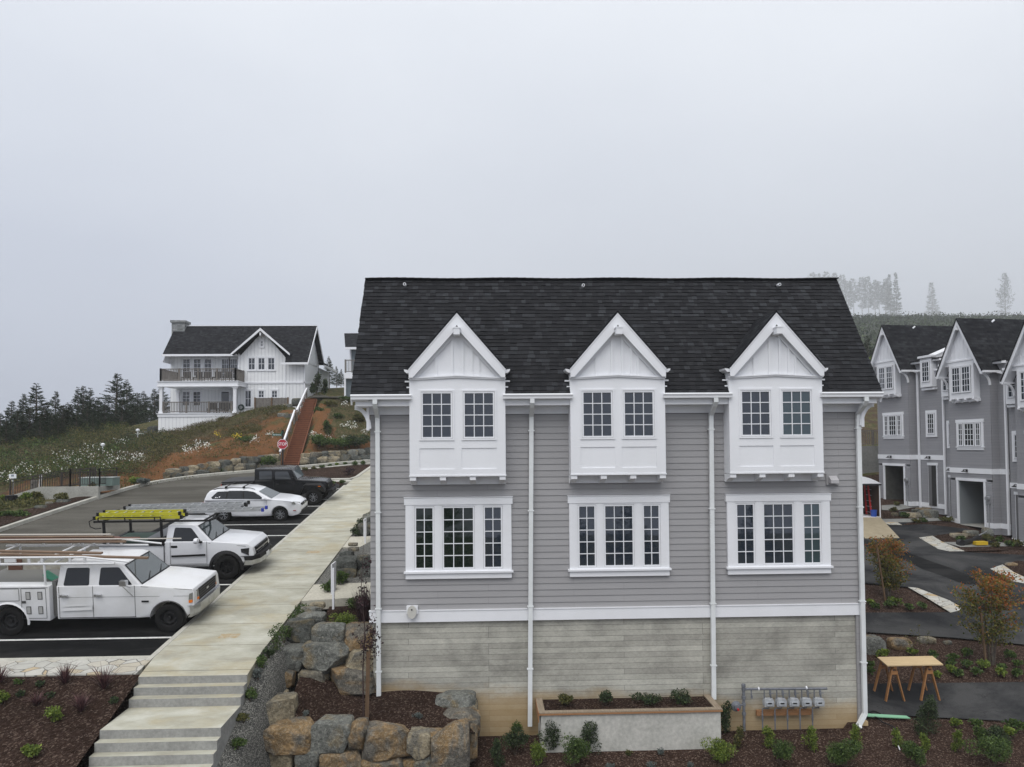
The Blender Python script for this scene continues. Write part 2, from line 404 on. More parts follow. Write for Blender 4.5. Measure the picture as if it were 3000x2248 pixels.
def rock_mat(name, base, vein, patch, thr=.55):
    k = NM(name); oi = k.n('ShaderNodeObjectInfo'); 
    va = k.n('ShaderNodeVectorMath', operation='ADD'); k.l(k.coord('Object'), va.inputs[0])
    sc_ = k.n('ShaderNodeVectorMath', operation='SCALE'); cx = k.n('ShaderNodeCombineXYZ'); 
    for i in range(3): k.l(oi.outputs['Random'], cx.inputs[i])
    k.l(cx.outputs[0], sc_.inputs[0]); sc_.inputs[3].default_value = 37; k.l(sc_.outputs[0], va.inputs[1]); co = va.outputs[0]
    a = k.noise(co, 2.3, 7, .65, .5); b = k.noise(co, 1.3, 5, .6, .8); c = k.noise(co, 14, 5, .75); d = k.noise(co, 4.5, 6, .7, 1.5)
    col = k.ramp(a, ((.32, tuple(x*.6 for x in base)), (.5, base), (.68, tuple(x*1.5 for x in base))))
    col = k.mix(k.ramp(b, ((thr-.06, 0.), (thr+.06, .9))), col, k.mix(.5, patch, k.ramp(a, ((.3, tuple(x*.5 for x in patch)), (.7, tuple(x*1.4 for x in patch))))))
    col = k.mix(k.ramp(k.math('ABSOLUTE', k.math('SUBTRACT', d, .5)), ((0., .7), (.02, 0.))), col, vein)
    col = k.mix(.9, col, k.ramp(c, ((.3, .45), (.68, 1.4))), 'MULTIPLY')
    k.bump(k.math('MULTIPLY_ADD', c, .5, a), 1., .12); return k.fin(col, .85, 0, .25)
ROCK_G = rock_mat('grey_rock', (.15,.155,.14), (.40,.40,.36), (.21,.165,.095), .57)
ROCK_O = rock_mat('ochre_rock', (.24,.16,.080), (.42,.38,.29), (.125,.125,.115), .50)
ROCK_D = rock_mat('dark_rock', (.075,.08,.073), (.22,.22,.20), (.15,.125,.075), .57)
ROCK_T = rock_mat('tan_rock', (.29,.245,.165), (.46,.43,.34), (.13,.125,.11), .52)
ROCKS = {'g': ROCK_G, 'o': ROCK_O, 'd': ROCK_D, 't': ROCK_T}
def plain(name, c, rough=.5, metal=0, spec=.5, coat=0):
    return NM(name).fin(c, rough, metal, spec, coat)
def wood(name, c, c2, st=(1,1,1), sc=14):
    k = NM(name); a = k.noise(k.coord('Object', st), sc, 5, .65, .3)
    col = k.ramp(a, ((.3, c), (.7, c2))); k.bump(a, .2, .004); return k.fin(col, .75, 0, .3)
BLACKM = plain('black_metal', (.012,.012,.013), .45)
GALV = dirty('galvanised_steel', (.42,.43,.45), (.30,.31,.32), 6, .45, metal=.6)
GAP_SHADE = plain('frame_gap_shade', (.20,.20,.21), .8)  # dark grey that paints a shadow line round window frames
DARKIN = plain('dark_interior', (.02,.02,.02), .9)
# ================================================================== TERRAIN
def tps_fit(pts):
    A = np.array(pts, float); n = len(A)
    d = np.sqrt(((A[:, None, :2]-A[None, :, :2])**2).sum(2)); K = d*1.0      # biharmonic-like linear kernel keeps it calm
    Pm = np.hstack([np.ones((n, 1)), A[:, :2]])
    L = np.zeros((n+3, n+3)); L[:n, :n] = K; L[:n, n:] = Pm; L[n:, :n] = Pm.T
    w = np.linalg.solve(L, np.concatenate([A[:, 2], np.zeros(3)]))
    def f(X, Y):
        d = np.sqrt((X[..., None]-A[:, 0])**2+(Y[..., None]-A[:, 1])**2)
        return d @ w[:n]+w[n]+w[n+1]*X+w[n+2]*Y
    return f
cp = []
def addp(x, y, z): cp.append((x, y, z))
# parking, road, pavement: one inclined plane
for x in (-21.6, -17, -12, -8.5, -5.8):
    for y in (17.5, 22, 27, 32, 37, 42, 46): addp(x, y, zl(y))
for x, y in ((-14.4, 49), (-9, 52.5), (-17.5, 47), (-5.8, 50)): addp(x, y, zl(y))
for x in (-26, -33): 
    for y in (10, 20, 30, 38): addp(x, y, zl(y)-.02)
# left garden slope beside the steps, and the bed in front
for x, y in ((-21, 12.5), (-14, 12.5), (-9, 14), (-8.4, 16.5)): addp(x, y, zr(y)+.9+.02*abs(x+8))
for x, y in ((-21, 8), (-12, 8), (-5, 8)): addp(x, y, zr(y)+.3)
# right hand ground: another inclined plane
for x in (10.3, 14, 18, 22, 26):
    for y in (8, 12, 16, 20, 25, 30, 35): addp(x, y, zr(y))
for x in (22, 25.4, 30): addp(x, 40, zr(40)); addp(x, 45, zr(45)-.02)
for x in (-2, 2, 6):
    for y in (8, 12, 16, 18.9): addp(x, y, zr(y))
for x in (35, 45): 
    for y in (8, 20, 32): addp(x, y, zr(y))
# left hill (measured points)
HILL = [(355,1035,45.5),(430,1008,47),(520,990,49.5),(600,980,51.2),(300,1040,45),(270,1062,42.5),
 (400,985,48.5),(500,965,51),(600,950,53),(340,937,59.5),(400,925,59.7),(500,897,60.2),(560,880,60.5),(620,870,60.8),(450,945,55),(550,920,56),(300,985,51),(300,950,57),(250,1000,49),
 (0,1060,42.5),(100,1055,43),(200,1040,44),(0,1020,47),(0,975,56),(100,1000,50),(150,960,57),(200,985,52),(250,940,60),(300,925,62),(0,945,64),(320,925,63),
 (650,985,52.5),(700,982,53.5),(800,968,55),(680,940,55.5),(720,900,58),(740,862,61),(800,930,57.5),(800,880,60.5),(690,857,61.5),(735,845,66),(745,835,72),(650,860,61)]
for u, v, y in HILL: q = D(u, v, y); addp(q.x, q.y, q.z)
for x, y, z in ((-27, 66, 3.4), (-20, 66, 4.3), (-16, 74, 5.2), (-24, 78, 4.5), (-34, 75, 1.5), (-45, 70, -2), (-60, 60, -7), (-60, 95, -12), (-40, 95, 0), (-75, 40, -8), (-55, 45, -5), (-45, 30, -4.5), (-60, 15, -7),
 (-8, 80, 5), (-15, 100, 7), (5, 100, 9), (0, 75, 4.5), (5, 60, .5), (0, 50, -1.2), (12, 50, -2.0), (-2, 40, -3), (4, 34, -4.5), (22, 50, -3.0), (8, 40, -3.6),
 (20, 51.5, -.4), (30, 51.5, -.4), (22, 48.8, -3.4), (30, 48.8, -3.4), (20, 58, 0.4), (30, 58, 0.6), (27, 75, 4.6), (45, 75, 5), (12, 75, 4.0), (27, 100, 9.5), (60, 100, 10), (60, 60, -1), (50, 45, -3.5)): addp(x, y, z)
tf = tps_fit(cp)
STAIRX = (-8.35, -5.8)
def in_poly(X, Y, poly):
    ins = np.zeros(X.shape, bool); n = len(poly)
    for i in range(n):
        x1, y1 = poly[i]; x2, y2 = poly[(i+1) % n]
        c = ((y1 > Y) != (y2 > Y)) & (X < (x2-x1)*(Y-y1)/(y2-y1+1e-12)+x1); ins ^= c
    return ins
ROAD_L = [(-30,10),(-30,18.6),(-21.8,18.6),(-21.8,38),(-21.2,43),(-20.2,45.5),(-16.5,48.6),(-9,53.3),(-3.2,55.5),(-3.2,17.6),(-8.3,17.3),(-30,17.3),(-30,10)]
BLDG = [(-3.6,19.4),(10.0,19.4),(10.0,28.5),(-3.6,28.5)]
TERR = [(-8.4,13.4),(-8.4,18.3),(-5.6,18.3),(-5.6,24),(-3.2,24),(-3.2,19.3),(-.9,19.3),(-.9,17.2),(-5.0,17.2),(-5.0,13.4)]
ROAD_R = [(10.2,19),(17,18.2),(29,18),(29,22),(24.5,36),(24.5,44),(18,44),(13,36),(10.2,30)]
HOUSEP = [(-27.4,59.7),(-15.6,59.7),(-15.6,72),(-27.4,72)]
WALLB = [(-20.8,42.5),(-19.6,44.3),(-17.6,46.0),(-13.9,48.6),(-9,52.0),(-3,54.5),(-3,56.6),(-9.2,54.4),(-13.5,51.7),(-14.9,50.9),(-19.2,48.2),(-21.6,45.4)]
STAIRP = [(-13.3,50.4),(-14.6,50.4),(-15.75,61.3),(-14.35,61.3)]
def terrain_z(X, Y):
    Z = tf(X, Y)
    m = in_poly(X, Y, WALLB); Z[m] = np.minimum(Z[m], zl(Y[m])-.15)
    m = in_poly(X, Y, STAIRP); Z[m] = -1.42+.537*(Y[m]-50.9)-.6
    m = in_poly(X, Y, ROAD_L); Z[m] = np.minimum(Z[m], zl(Y[m])-.10)
    m = in_poly(X, Y, ROAD_R); Z[m] = zr(Y[m])-.06
    m = in_poly(X, Y, BLDG); Z[m] = -8.6
    m = in_poly(X, Y, TERR); Z[m] = zr(Y[m])-.9
    m = (X > -5.2) & (X < 45) & (Y < 19.3) & ~in_poly(X, Y, TERR); Z[m] = zr(Y[m])-.04
    m = in_poly(X, Y, HOUSEP); Z[m] = np.minimum(Z[m], 1.0)
    return Z
def tz(x, y): return float(terrain_z(np.array([float(x)]), np.array([float(y)]))[0])
def fbm(x, y, s=1.): return noise.fractal(Vector((x*s, y*s, 3.3)), 1, 2, 4)
def grid_mesh(name, xs, ys, zf, mats, colf=None):
    X, Y = np.meshgrid(xs, ys); Z = zf(X.ravel(), Y.ravel()).reshape(X.shape)
    nx, ny = len(xs), len(ys)
    v = np.stack([X.ravel(), Y.ravel(), Z.ravel()], 1)
    f = [(j*nx+i, j*nx+i+1, (j+1)*nx+i+1, (j+1)*nx+i) for j in range(ny-1) for i in range(nx-1)]
    me = bpy.data.meshes.new(name); me.from_pydata(v.tolist(), [], f)
    if colf is not None:
        ca = me.color_attributes.new('zone', 'FLOAT_COLOR', 'POINT'); ca.data.foreach_set('color', colf(X.ravel(), Y.ravel(), Z.ravel()).ravel())
    me.materials.append(mats); me.polygons.foreach_set('use_smooth', [True]*len(f)); me.update()
    o = bpy.data.objects.new(name, me); C.objects.link(o); return o
def ground_mat():
    k = NM('hillside_earth'); co = k.coord('World')
    at = k.n('ShaderNodeAttribute', attribute_name='zone'); s = k.n('ShaderNodeSeparateColor'); k.l(at.outputs[0], s.inputs[0])
    nz = k.noise(co, 1.1, 6, .65); nf = k.noise(co, 9, 5, .7); nm = k.noise(co, 3, 4, .6)
    def mask(chan, w=1.1):
        t = k.math('MULTIPLY_ADD', k.math('SUBTRACT', nz, .5), w, chan); return k.ramp(t, ((.42, 0.), (.58, 1.)))
    dry = k.ramp(nf, ((.3, (.055,.050,.025)), (.5, (.105,.085,.045)), (.7, (.17,.14,.085))))
    green = k.ramp(nf, ((.3, (.022,.032,.012)), (.7, (.07,.085,.03))))
    g = k.mix(k.ramp(nm, ((.42, 0.), (.6, 1.))), dry, green)
    dirt = k.ramp(nf, ((.3, (.11,.052,.022)), (.7, (.20,.10,.048))))
    soil = k.ramp(nf, ((.3, (.04,.028,.02)), (.7, (.085,.06,.042))))
    col = k.mix(mask(s.outputs[0]), g, dirt); col = k.mix(mask(s.outputs[1]), col, soil)
    v = k.n('ShaderNodeTexVoronoi'); v.inputs['Scale'].default_value = 38; k.l(co, v.inputs['Vector'])
    s1 = k.n('ShaderNodeSeparateColor'); k.l(v.outputs['Color'], s1.inputs[0])
    mul = k.ramp(s1.outputs[0], ((0, (.020,.012,.009)), (.5, (.040,.024,.018)), (.86, (.068,.044,.034)), (.97, (.17,.125,.10))))
    col = k.mix(k.ramp(s.outputs[2], ((.45, 0.), (.55, 1.))), col, mul)
    k.bump(nf, .8, .06); return k.fin(col, .95, 0, .05)
GROUND = ground_mat()
DIRT = [(-25,40.6),(-21.6,41.8),(-20,45.5),(-14.6,50.2),(-14.4,55.5),(-16.4,54.8),(-18.6,51.8),(-21.8,48.2),(-24.5,45)]
DIRTB = [(-28,41),(-21.6,41.5),(-14.2,50.2),(-14.2,59),(-18,58.6),(-23,54.5),(-28,49)]
DIRT2 = [(-13.6,51.5),(-14.2,60),(-13.2,60.4),(-12.3,57),(-11,55.3),(-8,57.5),(-7,56),(-9,54.2)]
DIRT3 = [(14,54),(60,52),(60,84),(20,84)]
def zones(X, Y, Z):
    c = np.zeros((len(X), 4)); c[:, 3] = 1
    c[in_poly(X, Y, DIRT3), 1] = .5
    for p, a in ((DIRTB, .53), (DIRT, .95), (DIRT2, .62), (DIRT3, .45)): c[in_poly(X, Y, p), 0] = a
    far = (X < -24) & (Y < 60) & (Y > 38); c[far, 1] = .45
    mul = (Y < 50) & (X > -3.2) | (Y < 19.3) & (X > -5.6) | ((Y < 17.6) & (X > -30)) ; c[mul, 2] = 1; c[mul, 0] = 0
    return c
xs = np.concatenate([np.arange(-80, -40, 2.), np.arange(-40, 32, .5), np.arange(32, 72, 2.)])
ys = np.concatenate([np.arange(4, 12, 2.), np.arange(12, 72, .5), np.arange(72, 104, 2.)])
def zf_near(X, Y):
    Z = terrain_z(X, Y)
    rough = np.array([fbm(x, y, .5)*.16+fbm(x, y, .13)*.25 if (y > 41 and x < -3) or y > 55 else 0. for x, y in zip(X, Y)])
    rd = in_poly(X, Y, ROAD_L) | in_poly(X, Y, HOUSEP)
    return Z+np.where(rd, 0, rough)
tag(grid_mesh('ground', xs, ys, zf_near, GROUND, zones), 'sloping garden ground and hillside', 'ground', kind='structure')
# far hill rising into the fog on the right
def far_z(X, Y):
    r = 1/(1+np.exp(-(X-35-.12*(Y-100))/22)); up = 9.5+np.where(Y < 363, (Y-100)*.205, 53.9+(Y-363)*.155)
    low = np.where(X < -40, -12+0*X, 5.0+0*X); 
    Z = low*(1-r)+up*r-.4
    return Z
fm = NM('far_hill'); nzf = fm.noise(fm.coord('World'), .08, 7, .7)
FARM = fm.fin(fm.ramp(nzf, ((.35, (.018,.026,.016)), (.55, (.035,.042,.026)), (.7, (.07,.058,.036)))), .95, 0, .1)
tag(grid_mesh('hill', np.concatenate([np.arange(-300, 500, 10.), np.arange(500, 1650, 30.)]), np.concatenate([np.arange(101, 420, 8.), np.arange(420, 2100, 30.)]), far_z, FARM), 'distant hill fading in fog', 'hill', kind='structure')
# sheets lying on the two inclined planes
def sheet(name, pts, g, mat, lift, label, cat='pavement', th=0, kind='structure'):
    m = M(); pp = [(x, y, g[0]+g[1]*y+lift) for x, y in pts]
    if th: m.prism(pp, (0, 0, -th))
    else: m.poly(pp)
    o = m.build(name, mat, fixn=True); return tag(o, label, cat, kind=kind)
def arc(pts, n=6):
    """smooth a corner list (Catmull-Rom)"""
    out = []; p = [Vector(q) for q in pts]
    for i in range(len(p)-1):
        a, b, c, d = p[max(i-1,0)], p[i], p[i+1], p[min(i+2, len(p)-1)]
        for k in range(n):
            t = k/n; out.append(.5*((2*b)+(c-a)*t+(2*a-5*b+4*c-d)*t*t+(3*b-a-3*c+d)*t*t*t))
    return out+[p[-1]]
KL = [tuple(v) for v in arc([(-21.75,8),(-21.75,25),(-21.6,34),(-21.3,40),(-20.7,44),(-18.6,46.9),(-14.4,49.5),(-9,53.05),(-3.0,55.6)], 5)]
sheet('road', [k for k in KL if k[1] > 18.4]+[(-3.0,47),(-8.6,43.2),(-8.6,18.4),(-30,18.4)], GL, ASPH_O, -.05, 'weathered grey asphalt road climbing past the parking bays', 'road')
sheet('parking_lot', [(-15.0,18.4),(-8.55,18.4),(-8.55,42.6),(-14.9,42.6)], GL, ASPH_N, -.046, 'fresh black asphalt of the parking bays', 'parking lot')
sheet('sidewalk', [(-8.4,18.3),(-8.25,17.2),(-5.72,17.2),(-5.8,18.5),(-5.8,48),(-5.2,54.2),(-8.05,53),(-8.4,47.2)], GL, WALKM, .10, 'stained pale concrete sidewalk beside the parking bays', 'sidewalk', th=.3)
# white bay lines
lm = dirty('road_paint', (.72,.72,.70), (.45,.45,.44), 7, .7, .42, .72)
m = M()
for y in (19.95, 24.5, 26.75, 28.95, 31.17, 33.28, 35.36, 37.28, 39.05, 42.2):
    x0 = -14.5 if y < 42 else -9.6
    m.poly([(x, yy, zl(yy)-.041) for x, yy in ((x0, y-.05), (-8.62, y-.05), (-8.62, y+.05), (x0, y+.05))])
tag(m.build('parking_line', lm), 'white painted lines between the parking bays', 'road marking', kind='structure')
def kerb(name, pts, g, label, w=.16, h=.15, lift=0., side=1, mat=None):
    """kerb following pts; raised h above the plane"""
    m = M(); p = [Vector((x, y, 0)) for x, y in pts]; L = []
    for i, q in enumerate(p):
        d = (p[min(i+1, len(p)-1)]-p[max(i-1, 0)]).normalized(); nn = Vector((-d.y, d.x, 0))*side
        a, b = q, q+nn*w; za, zb = g[0]+g[1]*a.y+lift, g[0]+g[1]*b.y+lift
        L.append([(a.x, a.y, za-.25), (a.x, a.y, za+h-.02), (a.x+nn.x*.02, a.y+nn.y*.02, za+h), (b.x, b.y, zb+h), (b.x, b.y, zb-.25)])
    for i in range(len(L)-1):
        for k in range(4): m.quad(L[i][k], L[i+1][k], L[i+1][k+1], L[i][k+1])
    m.poly(L[0]); m.poly(L[-1][::-1])
    return tag(m.build(name, mat or KERBM, fixn=True), label, 'kerb', kind='structure')
kerb('kerb', [(-8.56,18.15),(-8.56,42.6)], GL, 'straight concrete kerb between parking bays and sidewalk', w=.15, h=.152, lift=-.05, side=-1)
kerb('kerb', [(x, y) for x, y in KL], GL, 'curved concrete kerb along the far side of the road', w=.18, h=.17, lift=-.05, side=1)
# planting island at the end of the bays
ISL = [(-14.6,44.9),(-8.6,44.9),(-7.9,46.2),(-7.6,50.6),(-13.0,47.2)]
kerb('kerb', [(-15.0,44.6),(-8.6,44.6),(-8.2,45.4),(-7.9,51.2)], GL, 'kerb round the red mulch island beyond the last bay', w=.2, h=.2, lift=-.05, side=1)
sheet('mulch_bed', [(-15,44.8),(-8.65,44.8),(-8.35,45.5),(-8.05,51.0),(-10,50.3),(-14.6,47.4)], GL, None or MULCH, .1, 'reddish bark mulch on the island at the top of the parking bays', 'mulch')
kerb('kerb', [(-15.0,47.1),(-8.1,51.5)], GL, 'back kerb of the mulch island', w=.2, h=.2, lift=-.05, side=1)
sheet('mulch_bed', [(-9.6,42.7),(-8.75,42.7),(-8.75,44.0),(-10.2,44.0)], GL, MULCH, .06, 'small mulch patch in front of the parked black pickup', 'mulch')
sheet('path', [(-12,44.05),(-8.4,44.05),(-8.4,44.55),(-12.5,44.55)], GL, KERBM, .07, 'narrow concrete strip below the island kerb', 'path', th=.2)
# steps running down at the left front
m = M(); Y0S = 17.2; zt = zl(Y0S)+.10; yy = Y0S-.006; z = zt
seq = [(.175, .22), (.185, .22), (.19, 1.22), (.185, .20), (.19, .20), (.195, 2.4)]
X0, X1 = -8.25, -5.72
for i, (ri, tr) in enumerate(seq):
    zn = z-ri; yn = yy-tr; sl = -.02*tr
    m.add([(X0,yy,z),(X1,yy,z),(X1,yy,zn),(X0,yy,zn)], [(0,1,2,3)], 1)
    m.quad((X0,yy,zn), (X1,yy,zn), (X1,yn,zn+sl), (X0,yn,zn+sl), 0)
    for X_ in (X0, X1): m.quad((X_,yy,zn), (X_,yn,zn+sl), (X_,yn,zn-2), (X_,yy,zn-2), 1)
    z = zn+sl; yy = yn
STAIR_END = (yy, z)
tag(m.build('concrete_steps', [STEPM, dirty('shaded_riser_concrete', (.32,.32,.305), (.21,.21,.20), 2.2, .85, .4, .7, fine=6, spec=.2)], fixn=True), 'pale concrete steps with landings at the lower left', 'steps')  # darker riser colour paints in the weaker light on upright faces
m = M(); z0 = z
for i in range(3): m.box(X1+.02, -5.12+.42*i, 14.72-.3*i-2, 14.72-.3*i, z0-1.4, z0+.0-.17*(i+1)+.12)
tag(m.build('concrete_steps', STEPM), 'small side steps leaving the lower landing', 'steps')
# flagstone strip and mulch bed at the lower left
def lbed(x, y): return zl(18.6)-.02 if y > 17.9 else zl(18.6)-.02-(17.9-y)*.36
kerb('kerb', [(-30,18.27),(-8.5,18.27)], GL, 'low concrete edge along the flagstone strip', w=.14, h=.152, lift=-.05, side=1)
sheet('path', [(-30,17.42),(-8.42,17.42),(-8.42,18.26),(-30,18.26)], GL, FLAG, .085, 'irregular pale flagstone strip at the end of the parking bays', 'path', th=.3)
xs2 = np.arange(-30, -8.3, .3); ys2 = np.arange(9.2, 17.3, .3)
def bedz(X, Y):
    base = zl(17.4)+.08; t = np.clip((17.35-Y), 0, 9)
    return base-.02-t*.36-.0*np.clip(t-2, 0, 9)
o = grid_mesh('mulch_bed', np.append(xs2[:-1], -8.26), np.append(ys2, 17.42), bedz, MULCH)
tag(o, 'dark bark mulch bed left of the concrete steps', 'mulch', kind='structure')
# ================================================================== MAIN TOWNHOUSE
YF = 19.2
main = thing('townhouse', (3.5, YF, -7.6), 'large grey lap sided townhouse with three white gabled bays above a concrete base', 'house')
def lap(m, x0, x1, y, z0, z1, row=LAP, out=.021, cuts=None):
    """lap siding courses facing -Y"""
    z = z0; i = 0
    while z < z1-1e-3:
        t = min(z+row, z1); u0 = i*row
        for (a, b, c, d, va, vb) in ((y-out, y-.005, z, t, 0, t-z), (y-.004, y-out, z+.0005, z, 0, .002)):
            s_ = len(m.f); m.quad((x0,a,c), (x1,a,c), (x1,b,d), (x0,b,d)); m.u[s_] = [(x0, u0+va), (x1, u0+va), (x1, u0+vb), (x0, u0+vb)]
        z = t; i += 1
m = M(); lap(m, -3.14, 10.22, YF, -4.42, .82)
m.box(-3.14, -3.10, YF+.001, 28.8, -4.42, 1.1); m.box(10.14, 10.19, YF+.001, 28.8, -8.5, 1.1); m.box(-3.1, 10.14, 28.7, 28.8, -7, 1.1)
m.poly([(10.16,18.9,1.1),(10.16,21,4.7),(10.16,26.8,4.7),(10.16,28.9,1.1)]); m.poly([(-3.12,18.9,1.1),(-3.12,21,4.7),(-3.12,26.8,4.7),(-3.12,28.9,1.1)])
m.box(10.02, 10.235, YF-.02, YF+.1, -7.56, -4.73)
m.build('siding_wall', SIDING, main)
m = M(); m.box(-3.10, 10.05, YF+.05, 28.6, -8.9, -4.72); m.build('concrete_base', BOARDC, main)
m = M(); m.box(-3.17, 10.26, YF-.045, YF+.05, -4.72, -4.425); m.box(-3.18, 10.27, YF-.06, YF+.05, -4.425, -4.40)
m.build('trim_band', TRIM, main)
BX = [(-2.04, .48), (2.20, 4.73), (6.45, 8.98)]
# gutters, fascia and frieze between the bays
gx = [(-3.56, BX[0][0]+.06), (BX[0][1]-.06, BX[1][0]+.06), (BX[1][1]-.06, BX[2][0]+.06), (BX[2][1]-.06, 10.6)]
for a, b in gx:
    m = M()
    prof = [(18.74,1.31),(18.60,1.33),(18.585,1.30),(18.61,1.25),(18.615,1.20),(18.74,1.20)]
    m.prism([(a, y, z) for y, z in prof], (b-a, 0, 0)); m.build('gutter', TRIM, main)
for i, (a, b) in enumerate(gx):
    m = M()
    a2 = a+.10 if i == 0 else a+.02; b2 = b-.10 if i == 3 else b-.02
    m.box(a2, b2, 18.76, 18.80, 1.03, 1.25); m.box(a2, b2, 18.80, YF-.002, 1.03, 1.05)
    a3 = max(a, -3.16); b3 = min(b, 10.23); m.box(a3, b3, YF-.034, YF+.01, .82, 1.03)
    m.build('fascia', TRIM, main)
# roof: individually laid shingle tabs on the front slope
RX0, RX1 = -3.57, 10.60; EY, EZ, RY, RZ = 18.66, 1.30, 21.0, 4.90
SLN = math.hypot(RY-EY, RZ-EZ); sv = Vector((0, (RY-EY)/SLN, (RZ-EZ)/SLN)); nv = Vector((0, -sv.z, sv.y))
m = M(); NR = 31; ex = SLN/NR; rr = random.Random(3)
def main_y(z): return EY+(z-EZ)/(RZ-EZ)*(RY-EY)
for j in range(NR):
    x = RX0-rr.random()*.02; s0 = j*ex
    zrow = EZ+(s0+ex*.5)/SLN*(RZ-EZ)
    while x < RX1:
        w = rr.choice((.12,.15,.18,.2)); x2 = min(x+w, RX1+.01)
        if zrow < 1.90:
            hit = [b for b in BX if x2 > b[0] and x < b[1]]
            if hit:
                if x < hit[0][0]-.02: x2 = hit[0][0]
                else: x = hit[0][1]; continue
        th = .007+.014*rr.random(); dr = rr.uniform(-.008, .008)+.006*math.sin(x*2.1+j*1.7)
        a = Vector((x, EY, EZ))+sv*(s0+dr)+nv*(.012+th); b = Vector((x2, EY, EZ))+sv*(s0+dr)+nv*(.012+th)
        c = Vector((x2, EY, EZ))+sv*(s0+ex+.012)+nv*(.004+th*.2); d = Vector((x, EY, EZ))+sv*(s0+ex+.012)+nv*(.004+th*.2)
        a0 = a-nv*(th+.012); b0 = b-nv*(th+.012)
        m.add([a, b, c, d, a0, b0], [(0,1,2,3), (4,5,1,0), (1,5,2), (4,0,3)], 0)
        x = x2
kt = NM('shingle_tab'); g_ = kt.n('ShaderNodeNewGeometry')
cA = kt.ramp(g_.outputs['Random Per Island'], ((0, (.019,.0195,.0215)), (.55, (.0235,.024,.0265)), (.8, (.029,.030,.033)), (1, (.043,.045,.050))))
nz = kt.noise(kt.coord('World'), 55, 3, .7); cA = kt.mix(.6, cA, kt.ramp(nz, ((.35, .5), (.65, 1.6))), 'MULTIPLY')
n2 = kt.noise(kt.coord('World'), .55, 4, .6); cA = kt.mix(.3, cA, kt.ramp(n2, ((.3, .85), (.7, 1.2))), 'MULTIPLY')
kt.bump(nz, .4, .008); SHTAB = kt.fin(cA, .95, 0, .08)
ZC = 1.90; YC = main_y(ZC)
for a, b in ((RX0+.01, BX[0][0]), (BX[0][1], BX[1][0]), (BX[1][1], BX[2][0]), (BX[2][1], RX1-.01)):
    m.prism([(a,EY+.02,EZ-.03),(a,YC,ZC-.03),(a,YC,ZC-.14),(a,EY+.02,EZ-.10)], (b-a, 0, 0), 1)
m.prism([(RX0+.01,YC+.001,ZC-.03),(RX0+.01,RY,RZ-.03),(RX0+.01,26.8,RZ-.03),(RX0+.01,29.3,1.2),(RX0+.01,29.3,1.15),(RX0+.01,26.8,RZ-.14),(RX0+.01,RY,RZ-.14),(RX0+.01,YC+.001,ZC-.14)], (RX1-RX0-.02, 0, 0), 1)
for i in range(60):
    x = RX0+(RX1-RX0)*i/60; m.obox((x, RY+.02, RZ+.02+.012*math.sin(i*.45)), (x+.26, RY+.02, RZ+.028+.012*math.sin(i*.45+.4)), .24, .03, 0)
roof = m.build('roof', [SHTAB, SHING], main)
for u, v in ((1187, 836), (1707, 839), (2278, 837)):
    q = P(u, v, 20.75); m = M()
    c_ = Vector((q.x, q.y, q.z)); m.tube([c_-Vector((0,.02,-.0)), c_+Vector((0,-.16,.0))], .045, 12, 0); m.tube([c_+Vector((0,-.162,0)), c_+Vector((0,-.163,0))], .025, 10, 1)
    m.build('roof_vent', [TRIM, BLACKM], main, smooth=40)
# rake boards and knee brackets at both ends
for X_, sg in ((RX0, 1), (RX1, -1)):
    m = M(); m.prism([(X_+sg*.0, EY+.06, EZ-.24), (X_, RY, RZ-.32), (X_, RY, RZ-.05), (X_, EY+.0, EZ-.02)], (sg*.04, 0, 0), 0)
    m.prism([(X_+sg*.03, EY+.06, EZ-.15), (X_+sg*.03, RY, RZ-.2), (X_+sg*.03, RY, RZ-.17), (X_+sg*.03, EY+.0, EZ-.12)], (sg*.42, 0, 0), 0)
    m.build('rake_board', TRIM, main, fixn=True)
    m = M(); xw = -3.14 if sg > 0 else 10.2; pts = []
    xo = X_+sg*.05
    for k in range(9):
        t = k/8*math.pi/2; pts.append((xw-(xw-xo)*(1-math.cos(t)), 19.05, .44+.56*math.sin(t)))
    for k in range(8):
        a = Vector(pts[k]); b = Vector(pts[k+1]); m.obox(a, b, .1, .09, 0, up=(0, 1, 0))
    m.box(min(xo,xw), max(xo,xw), 18.99, 19.11, 1.0, 1.07); m.box(xw-sg*.07, xw, 18.99, 19.11, .4, 1.0)
    m.build('eave_bracket', TRIM, main)
